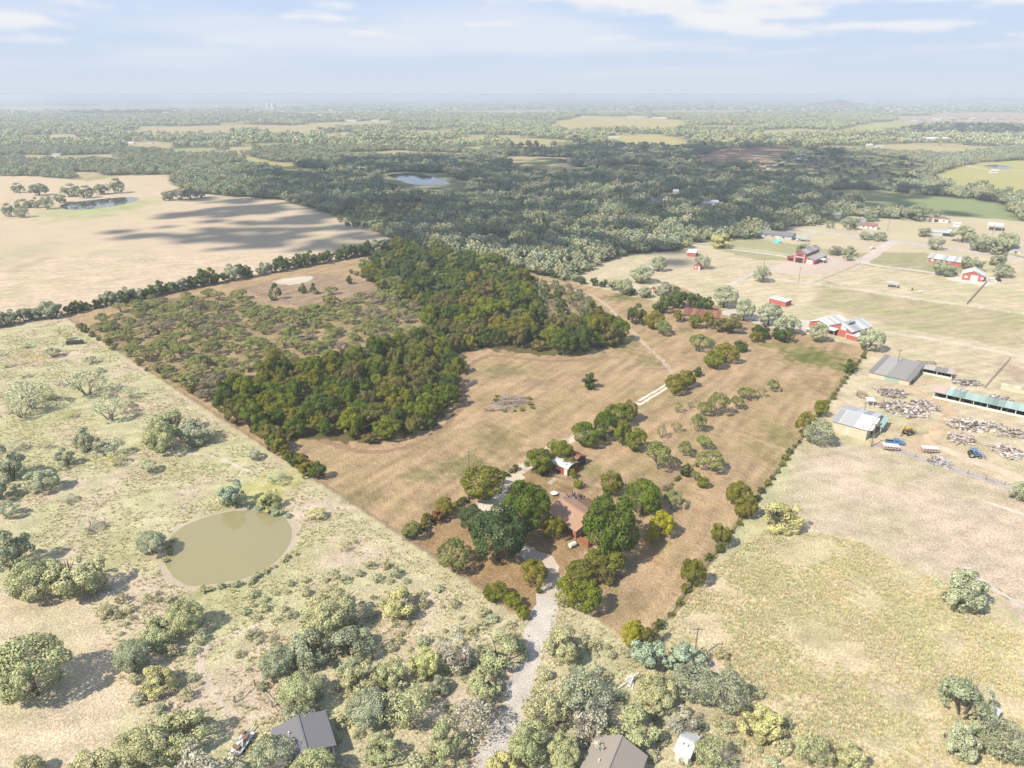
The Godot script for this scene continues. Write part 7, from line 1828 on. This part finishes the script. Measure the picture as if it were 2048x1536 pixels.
	building("far_house", "far house beside the highest yellow field", "house", Vector2(326.3, -3561), Vector2(359.2, -3562), 16.4, 4.5, "gable", 2.7, "white_metal", "grey_metal")
	building("far_house", "far house pale in the far middle horizon", "house", Vector2(294.9, -6332), Vector2(419.5, -6333), 22.0, 4.5, "gable", 2.7, "white_metal", "white_metal")
	# two far subdivisions: small pale houses in rows
	for e in [[Vector3(-2750, 0, -6722), 1500.0, 700.0, 70, "the far left subdivision", 13.0], [Vector3(1961, 0, -3208), 1300.0, 330.0, 80, "the far right subdivision", 9.0]]:
		var xs := []
		for k in e[3]:
			xs.append(e[0].x + rng.randf_range(-0.5, 0.5) * e[1])
		xs.sort()
		for k in e[3]:
			var x: float = xs[k]
			var z: float = e[0].z + rng.randf_range(-0.5, 0.5) * e[2]
			var l: float = e[5] * rng.randf_range(1.2, 2.2)
			var ob := building("subdivision_house", "pale house, %s from left in %s" % [nth(k), e[4]], "house", Vector2(x, z), Vector2(x + l, z + rng.randf_range(-2, 2)), l * 0.7, 3.2, "gable", 2.4, ["white_metal", "cream_metal", "pink_roof"][k % 3], ["grey_shingle", "maroon_roof", "white_metal", "taupe_shingle"][k % 4])
			ob.set_meta("group", "houses of %s" % e[4])


func _weeds() -> void:
	# bunch grass and weeds in the unmown fields
	var st := mb()
	var r := RandomNumberGenerator.new()
	r.seed = 77
	for k in 9:
		var a := r.randf() * TAU
		var b := Vector3(cos(a), 0, sin(a)) * r.randf_range(0.05, 0.45)
		var t := b * 1.9 + Vector3(0, r.randf_range(0.6, 1.3), 0)
		var s := Vector3(-sin(a), 0, cos(a)) * r.randf_range(0.12, 0.26)
		tri(st, b - s, b + s, t)
	var tuft := st.commit()
	var places := []
	var tones := [[.55, .49, .33], [.51, .49, .30], [.57, .51, .37], [.49, .48, .30]]  # paled with the ground here, the same painted haze in the tones
	for e in [[PackedVector2Array([Vector2(-233.6,-290.0),Vector2(-216.0,-326.6),Vector2(-127.9,-242.0),Vector2(-67.6,-182.9),Vector2(-27.0,-144.2),Vector2(3.5,-116.2),Vector2(7.0,-127.8),Vector2(24.7,-107.1),Vector2(36.5,-108.4),Vector2(24.2,-93.9),Vector2(13.9,-80.1),Vector2(-3.5,-80.1),Vector2(-25.5,-80.1),Vector2(-47.6,-80.1),Vector2(-69.0,-96.1),Vector2(-84.7,-116.9),Vector2(-93.2,-124.8),Vector2(-125.7,-137.2)]), 90000], [PackedVector2Array([Vector2(65.3,-151.7),Vector2(83.9,-144.2),Vector2(95.8,-129.0),Vector2(104.5,-109.7),Vector2(84.0,-80.1),Vector2(37.5,-80.1),Vector2(32.2,-90.7),Vector2(42.8,-103.2),Vector2(26.6,-107.1),Vector2(45.0,-133.5)]), 42000]]:
		var poly: PackedVector2Array = e[0]
		var bb := Rect2(poly[0], Vector2.ZERO)
		for p in poly:
			bb = bb.expand(p)
		for k in e[1]:
			var p := bb.position + Vector2(rng.randf(), rng.randf()) * bb.size
			if n_mid.get_noise_2dv(p * 1.6) < -0.05 + rng.randf_range(-0.25, 0.25) or not Geometry2D.is_point_in_polygon(p, poly):
				continue
			var skip := false
			for q in ponds.slice(0, 1):
				skip = skip or Geometry2D.is_point_in_polygon(p, grown(q, 1.5))
			if skip or Geometry2D.is_point_in_polygon(p, lane):
				continue
			var g := clampi(int((n_mid.get_noise_2dv(p) + 0.5) * 4), 0, 3)
			places.append([place(p.x, p.y, rng.randf_range(0.25, 0.62), rng.randf_range(0.4, 1.0)), tint(tones[g if rng.randf() < 0.6 else rng.randi() % 4], 0.16)])
	many("weeds", "bunch grass and weeds of the unmown brush fields", tuft, M["woodland"], places)


var lane := PackedVector2Array([Vector2(-7.6,-76.7),Vector2(-4.1,-86.6),Vector2(-1.4,-92.8),Vector2(0.6,-100.8),Vector2(2.5,-108.4),Vector2(4.7,-116.9),Vector2(6.7,-127.3),Vector2(9.5,-125.6),Vector2(7.8,-116.2),Vector2(5.7,-108.4),Vector2(3.5,-100.8),Vector2(1.0,-92.8),Vector2(-2.0,-85.6),Vector2(-4.9,-76.7)])


func _clouds() -> void:
	# small fair-weather clouds high over the land; their shadows darken the woods beyond
	var way := sun_way()
	for e in [[PackedVector2Array([Vector2(-306.2,-737.2),Vector2(-364.9,-988.4),Vector2(-327.5,-1042.2),Vector2(-298.3,-1151.3),Vector2(-246.8,-1205.1),Vector2(-120.5,-1243.7),Vector2(-18.4,-1134.4),Vector2(35.0,-1452.0),Vector2(109.1,-1703),Vector2(289.4,-1568),Vector2(392.3,-1479.4),Vector2(541.0,-1633),Vector2(579.8,-1452.0),Vector2(628.6,-1306.3),Vector2(594.3,-1134.4),Vector2(457.9,-864.7),Vector2(442.3,-752.0),Vector2(359.7,-619.4),Vector2(302.9,-646.8),Vector2(220.1,-589.3),Vector2(152.2,-548.9),Vector2(106.1,-528.6),Vector2(51.7,-467.5),Vector2(1.8,-424.7),Vector2(-20.0,-438.1),Vector2(-48.1,-472.2),Vector2(-77.8,-492.0),Vector2(-110.7,-483.6),Vector2(-161.1,-492.0),Vector2(-201.5,-488.6),Vector2(-247.9,-492.0),Vector2(-274.1,-509.7),Vector2(-281.7,-582.2),Vector2(-275.1,-646.8)]), 1100, 11, "broad flat cumulus cloud high over the woods beyond the tract"], [PackedVector2Array([Vector2(1151.8,-2361),Vector2(1432.9,-2589),Vector2(1788,-2508),Vector2(1335.5,-1864),Vector2(1217.7,-1956),Vector2(1115.4,-2057)]), 1100, 22, "flat cumulus cloud high over the far right woods"], [PackedVector2Array([Vector2(-2925,-4980),Vector2(-2383,-5304),Vector2(-1833,-4102),Vector2(-2119,-3904),Vector2(-2503,-4208)]), 1100, 50, "long cumulus cloud high over the far left woods"]]:
		var st := mb()
		var poly: PackedVector2Array = e[0]
		var up: float = e[1]
		var off := way * (up / way.y)
		var b := Rect2(poly[0], Vector2.ZERO)
		for p in poly:
			b = b.expand(p)
		for k in int(b.get_area() / (e[2] * e[2] * 1.7)):
			var q := b.position + Vector2(rng.randf(), rng.randf()) * b.size
			var ragged := Vector2(n_wide.get_noise_2dv(q * 1.7), n_wide.get_noise_2d(q.y * 1.7, q.x + 500)) * Vector2(140, 30)
			if Geometry2D.is_point_in_polygon(q + ragged, poly) and rng.randf() < 0.80:
				_puff(st, Vector3(q.x + off.x, up + rng.randf_range(-0.5, 2.5) * e[2], q.y + off.z), e[2] * rng.randf_range(0.6, 1.4))
		var o := MeshInstance3D.new()
		o.name = numbered("cloud")
		o.mesh = st.commit()
		o.material_override = M["cloud"]
		add_child(o)
		tag(o, e[3], "cloud")


func _puff(st: SurfaceTool, at: Vector3, r: float) -> void:
	var rows := 4
	var cols := 6
	var ph := rng.randf() * 10
	for j in rows:
		for i in cols:
			var p := []
			for c in [[i, j], [i + 1, j], [i + 1, j + 1], [i, j + 1]]:
				var a: float = TAU * (c[0] % cols) / cols
				var b: float = PI * c[1] / rows
				var d := Vector3(sin(b) * cos(a), cos(b) * 0.6, sin(b) * sin(a))
				p.append(at + d * r * (1.0 + 0.22 * sin(a * 3 + ph) * sin(b * 4 + ph)))
			quad(st, p[0], p[1], p[2], p[3])


func pile(called: String, label: String, at: Vector3, rx: float, rz: float, n: int, seed_: int, mats: Array) -> void:
	var o := thing(called, label, "scrap pile", at)
	var r := RandomNumberGenerator.new()
	r.seed = seed_
	for k in n:
		var a := r.randf() * TAU
		var q := sqrt(r.randf())
		var p := Vector3(cos(a) * q * rx, 0.15 + (1.0 - q) * r.randf() * 1.3, sin(a) * q * rz)
		var st := mb()
		var turn := Basis.from_euler(Vector3(r.randf_range(-0.35, 0.35), r.randf_range(-0.7, 0.7) + (0.0 if r.randf() < 0.6 else 1.4), r.randf_range(-0.35, 0.35)))
		var what := r.randi() % 4
		if what == 0:
			var d: Vector3 = turn * Vector3(r.randf_range(0.9, 2.6), 0, 0)
			tube(st, p - d, p + d, 0.11, 0.11, 5, true)
			part("pipe", st, M[mats[r.randi() % mats.size()]], o)
		elif what == 1:
			cbox(st, p, Vector3(r.randf_range(1.4, 3.6), 0.14, r.randf_range(0.16, 0.34)), turn)
			part("plank", st, M[mats[r.randi() % mats.size()]], o)
		elif what == 2:
			cbox(st, p, Vector3(r.randf_range(0.9, 2.4), 0.05, r.randf_range(0.5, 1.1)), turn)
			part("sheet", st, M[mats[r.randi() % mats.size()]], o)
		else:
			var w := r.randf_range(0.3, 0.8)
			cbox(st, p + Vector3(0, w * 0.2, 0), Vector3(w * r.randf_range(0.8, 1.8), w * 0.7, w), turn)
			part("crate", st, M[mats[r.randi() % mats.size()]], o)


func brush_pile(at: Vector3, rx: float, rz: float) -> void:
	# cut limbs heaped in the meadow, weeds growing through
	var o := thing("brush_pile", "heap of grey cut branches with weeds in the middle meadow", "brush pile", at)
	var r := RandomNumberGenerator.new()
	r.seed = 8
	for k in 260:
		var a := r.randf() * TAU
		var q := sqrt(r.randf())
		var p := Vector3(cos(a) * q * rx * 0.62, 0.1 + (1 - q) * r.randf() * 1.5, sin(a) * q * rz * 0.55 - 1.0)
		if k % 3 == 0:
			p = Vector3(r.randf_range(-1.1, -0.2) * rx * 0.8, r.randf() * 0.6, rz * (0.45 + 0.25 * r.randf()))
		var st := mb()
		var yaw := r.randf_range(-0.9, 0.9) + 0.5
		var d := Vector3(cos(yaw), r.randf_range(-0.2, 0.3), sin(yaw)) * r.randf_range(0.7, 2.2)
		tube(st, p - d, p + d, r.randf_range(0.09, 0.22), 0.04, 5)
		for j in 3:
			var s := p + d * r.randf_range(-0.4, 0.9)
			tube(st, s, s + Vector3(r.randfn(), absf(r.randfn()) * 0.5, r.randfn()) * 0.6, 0.04, 0.015, 3)
		part("branch", st, M[["brush_wood", "pale_bark", "brush_wood"][k % 3]], o)
	for e in [[-6.0, -1.5, 1.5], [-5.6, -5.0, 1.2], [5.8, 1.5, 1.3], [6.6, 4.5, 1.2], [3.0, 6.5, 1.1], [-3.0, 7.5, 1.0], [5.6, -3.2, 1.2], [0.5, 7.2, 0.9], [-7.0, 6.5, 0.8]]:
		plant("weed_bush", "bushy_tree", "lime", at.x + e[0], at.z + e[1], e[2], e[2] * 0.9, "low weed clump %s of the brush pile, %s" % ["left" if e[0] < 0 else "right", {-6.0: "middle of three there", -5.6: "farthest of three there", 5.8: "beside its middle", 6.6: "lowest at its corner", 3.0: "along its near side", -3.0: "on its near side", 5.6: "at its far corner", 0.5: "at the centre of its near edge", -7.0: "smallest and outermost"}[e[0]]], "weeds round the brush pile", "weeds")


func pole(at: Vector3, h: float, label: String) -> void:
	var o := thing("utility_pole", label, "utility pole", at)
	var st := mb()
	tube(st, Vector3.ZERO, Vector3(0, h, 0), 0.16, 0.11, 8, true)
	part("pole", st, M["post_wood"], o)
	st = mb()
	box(st, Vector3(-0.95, h - 0.6, -0.17), Vector3(0.95, h - 0.45, -0.05))
	part("crossarm", st, M["post_wood"], o)
	for x in [-0.85, -0.3, 0.3, 0.85]:
		st = mb()
		tube(st, Vector3(x, h - 0.45, -0.11), Vector3(x, h - 0.28, -0.11), 0.05, 0.03, 6, true)
		part("insulator", st, M["dull_metal"], o)


func mast(label: String, at: Vector3, h: float, w: float) -> void:
	var o := thing("lattice_mast", label, "mast", at)
	for k in 3:
		var st := mb()
		var a := TAU * k / 3
		var c := Vector3(cos(a), 0, sin(a)) * w * 1.6
		tube(st, c, c + Vector3(0, h, 0), w * 0.22, w * 0.22, 5, true)
		part("leg", st, M["dull_metal"], o)
	var b := mb()
	for j in 24:
		for k in 3:
			var a := TAU * k / 3
			var e := TAU * (k + 1) / 3
			tube(b, Vector3(cos(a) * w * 1.6, h * j / 24.0, sin(a) * w * 1.6), Vector3(cos(e) * w * 1.6, h * (j + 1) / 24.0, sin(e) * w * 1.6), w * 0.12, w * 0.12, 4)
	part("bracing", b, M["dull_metal"], o)


func hill_mesh(at: Vector3, rx: float, rz: float, h: float, seed_: int) -> ArrayMesh:
	var n := FastNoiseLite.new()
	n.seed = seed_
	n.frequency = 3.0 / rx
	var v := PackedVector3Array()
	var nn := PackedVector3Array()
	var cc := PackedColorArray()
	var uv := PackedVector2Array()
	var ix := PackedInt32Array()
	var c := 40
	for j in c + 1:
		for i in c + 1:
			var x := (i / (c * 0.5) - 1.0)
			var z := (j / (c * 0.5) - 1.0)
			var f := maxf(0.0, 1.0 - sqrt(x * x + z * z))
			var y := h * pow(f, 1.25) * (1.0 + 0.35 * n.get_noise_2d(x * rx, z * rz)) - 0.4
			v.append(at + Vector3(x * rx, y, z * rz))
			nn.append(Vector3(x * h / rx * 2, 1, z * h / rz * 2).normalized())
			var t := 1.0 + 0.5 * n.get_noise_2d(x * rx * 6, z * rz * 6)
			cc.append(Color(.19 * t, .20 * t, .125 * t))
			uv.append(Vector2(x * rx, z * rz))
	for j in c:
		for i in c:
			var a := j * (c + 1) + i
			for k in [a, a + 1, a + c + 2, a, a + c + 2, a + c + 1]:
				ix.append(k)
	return _arrays(v, nn, cc, uv, ix)


func horse(o: Node3D, m: String) -> void:
	# one surface: capsule field meshed as rings along each bone is enough at this size, so trunk, neck, head, legs and tail are swept in one mesh
	var st := mb()
	var body := [Vector3(-0.85, 1.15, 0), Vector3(-0.6, 1.22, 0), Vector3(0, 1.14, 0), Vector3(0.5, 1.2, 0), Vector3(0.85, 1.15, 0), Vector3(1.2, 0.8, 0), Vector3(1.42, 0.42, 0), Vector3(1.55, 0.18, 0)]
	var radii := [0.14, 0.30, 0.31, 0.30, 0.22, 0.14, 0.13, 0.07]
	for k in body.size() - 1:
		tube(st, body[k], body[k + 1], radii[k], radii[k + 1], 9, k == 0 or k == body.size() - 2)
	for s in [-0.17, 0.17]:
		var fore := [Vector3(0.55, 1.05, s), Vector3(0.58, 0.55, s), Vector3(0.56, 0.1, s), Vector3(0.6, 0, s)]
		var hind := [Vector3(-0.62, 1.1, s), Vector3(-0.52, 0.75, s), Vector3(-0.75, 0.48, s), Vector3(-0.68, 0.08, s), Vector3(-0.64, 0, s)]
		for leg in [fore, hind]:
			for k in leg.size() - 1:
				tube(st, leg[k], leg[k + 1], [0.15, 0.10, 0.06, 0.05][k], [0.10, 0.06, 0.05, 0.07][k], 7)
		tube(st, Vector3(1.32, 0.62, s * 0.4), Vector3(1.28, 0.76, s * 0.5), 0.04, 0.01, 5)
	tube(st, Vector3(-0.88, 1.2, 0), Vector3(-1.05, 0.55, 0), 0.07, 0.03, 6)
	part("body", st, M[m], o)


func wheel(o: Node3D, at: Vector3, r: float, w: float, turn := 0.0) -> void:
	var st := mb()
	tube(st, Vector3(0, 0, -w / 2), Vector3(0, 0, w / 2), r, r, 14, true)
	var p := part("wheel", st, M["rubber"], o)
	p.position = at
	st = mb()
	tube(st, Vector3(0, 0, -w / 2 - 0.015), Vector3(0, 0, w / 2 + 0.015), r * 0.55, r * 0.55, 10, true)
	part("rim", st, M["dull_metal"], p)


func vehicle(kind: String, label: String, at: Vector3, turn: float, m: String) -> void:
	var o := thing("pickup_truck" if kind == "pickup" else "parked_car", label, "pickup truck" if kind == "pickup" else "car", at, turn)
	var st := mb()
	var side: PackedVector2Array
	var l := 2.75 if kind == "pickup" else 2.25
	prism(st, PackedVector2Array([Vector2(-l, 0.45), Vector2(l, 0.45), Vector2(l, 0.85), Vector2(l - 0.3, 1.02), Vector2(-l, 1.05)]), 0.9, -0.9)
	part("body", st, M[m], o)
	st = mb()
	if kind == "pickup":
		prism(st, PackedVector2Array([Vector2(-0.4, 1.05), Vector2(1.5, 1.03), Vector2(0.9, 1.72), Vector2(-0.25, 1.74)]), 0.78, -0.78)
	else:
		prism(st, PackedVector2Array([Vector2(-1.8, 1.05), Vector2(1.2, 1.03), Vector2(0.5, 1.55), Vector2(-1.1, 1.55)]), 0.76, -0.76)
	part("cabin", st, M[m], o)
	for z in [0.785, -0.835]:
		st = mb()
		var x0 := -0.2 if kind == "pickup" else -1.15
		box(st, Vector3(x0, 1.14, z), Vector3(0.75 if kind == "pickup" else 0.4, 1.48, z + 0.05))
		part("side_window", st, M["glass"], o)
	st = mb()
	var xa := 1.52 if kind == "pickup" else 1.16
	_slab(st, Vector3(xa, 1.08, -0.68), Vector3(xa, 1.08, 0.68), Vector3(xa - 0.5, 1.62 if kind == "pickup" else 1.48, 0.62), Vector3(xa - 0.5, 1.62 if kind == "pickup" else 1.48, -0.62), 0.05)
	part("windscreen", st, M["glass"], o)
	if kind == "pickup":
		st = mb()
		box(st, Vector3(-2.6, 1.056, -0.72), Vector3(-0.6, 1.07, 0.72))
		part("cargo_bed", st, M["rubber"], o)
	for x in [-l * 0.62, l * 0.62]:
		for z in [-0.85, 0.85]:
			wheel(o, Vector3(x, 0.36, z), 0.36, 0.24)
	for z in [-0.62, 0.62]:
		st = mb()
		box(st, Vector3(l, 0.62, z - 0.16), Vector3(l + 0.03, 0.8, z + 0.16))
		part("headlight", st, M["white_paint"], o)


func tractor(called: String, label: String, at: Vector3, turn: float, m: String, digger: bool) -> void:
	var o := thing(called, label, called, at, turn)
	var st := mb()
	prism(st, PackedVector2Array([Vector2(-0.6, 0.7), Vector2(1.9, 0.7), Vector2(1.9, 1.35), Vector2(0.4, 1.5), Vector2(-0.6, 1.5)]), 0.4, -0.4)
	part("bonnet", st, M[m], o)
	st = mb()
	for x in [-1.0, 0.35]:
		for z in [-0.62, 0.62]:
			box(st, Vector3(x - 0.05, 1.2, z - 0.05), Vector3(x + 0.05, 2.5, z + 0.05))
	part("cab_frame", st, M["black_paint_and_shade"], o)
	st = mb()
	box(st, Vector3(-1.2, 2.5, -0.8), Vector3(0.55, 2.62, 0.8))
	part("cab_roof", st, M[m], o)
	st = mb()
	box(st, Vector3(-0.9, 1.3, -0.3), Vector3(-0.4, 1.42, 0.3))
	box(st, Vector3(-0.98, 1.42, -0.3), Vector3(-0.88, 1.9, 0.3))
	part("seat", st, M["black_paint_and_shade"], o)
	for z in [-0.85, 0.85]:
		wheel(o, Vector3(-0.7, 0.85, z), 0.85, 0.45)
		wheel(o, Vector3(1.5, 0.5, z * 0.9), 0.5, 0.3)
		st = mb()
		tube(st, Vector3(0.2, 1.5, z * 0.7), Vector3(2.2, 1.4, z * 0.7), 0.08, 0.08, 6)
		tube(st, Vector3(2.2, 1.4, z * 0.7), Vector3(2.9, 0.5, z * 0.7), 0.08, 0.08, 6)
		part("loader_arm", st, M[m], o)
	st = mb()
	prism(st, PackedVector2Array([Vector2(2.8, 0.15), Vector2(3.6, 0.1), Vector2(3.5, 0.25), Vector2(3.0, 0.3), Vector2(2.9, 0.9), Vector2(2.8, 0.9)]), 0.95, -0.95)
	part("bucket", st, M["dull_metal"], o)
	if digger:
		for e in [[Vector3(-1.4, 1.0, 0), Vector3(-2.4, 3.4, 0), "boom"], [Vector3(-2.4, 3.4, 0), Vector3(-3.6, 1.6, 0), "dipper"]]:
			st = mb()
			tube(st, e[0], e[1], 0.17, 0.12, 6, true)
			part(e[2], st, M[m], o)
		st = mb()
		prism(st, PackedVector2Array([Vector2(-3.9, 0.9), Vector2(-3.3, 0.9), Vector2(-3.4, 1.6), Vector2(-3.8, 1.6)]), 0.3, -0.3)
		part("digging_bucket", st, M["dull_metal"], o)


func trailer_box(called: String, label: String, at: Vector3, turn: float) -> void:
	var o := thing(called, label, "trailer", at, turn)
	var st := mb()
	box(st, Vector3(-2.2, 0.6, -1.0), Vector3(2.2, 1.5, 1.0))
	part("body", st, M["pink_roof"], o)
	st = mb()
	box(st, Vector3(-2.3, 1.5, -1.05), Vector3(2.3, 1.62, 1.05))
	part("roof", st, M["white_metal"], o)
	st = mb()
	box(st, Vector3(2.2, 0.62, -0.07), Vector3(3.4, 0.74, 0.07))
	part("tow_bar", st, M["dull_metal"], o)
	for k in 5:
		st = mb()
		box(st, Vector3(-1.9 + k * 0.8, 0.95, 1.0), Vector3(-1.4 + k * 0.8, 1.3, 1.03))
		part("slot", st, M["black_paint_and_shade"], o)
	for x in [-0.5, 0.4]:
		for z in [-1.08, 1.08]:
			wheel(o, Vector3(x, 0.36, z), 0.36, 0.2)
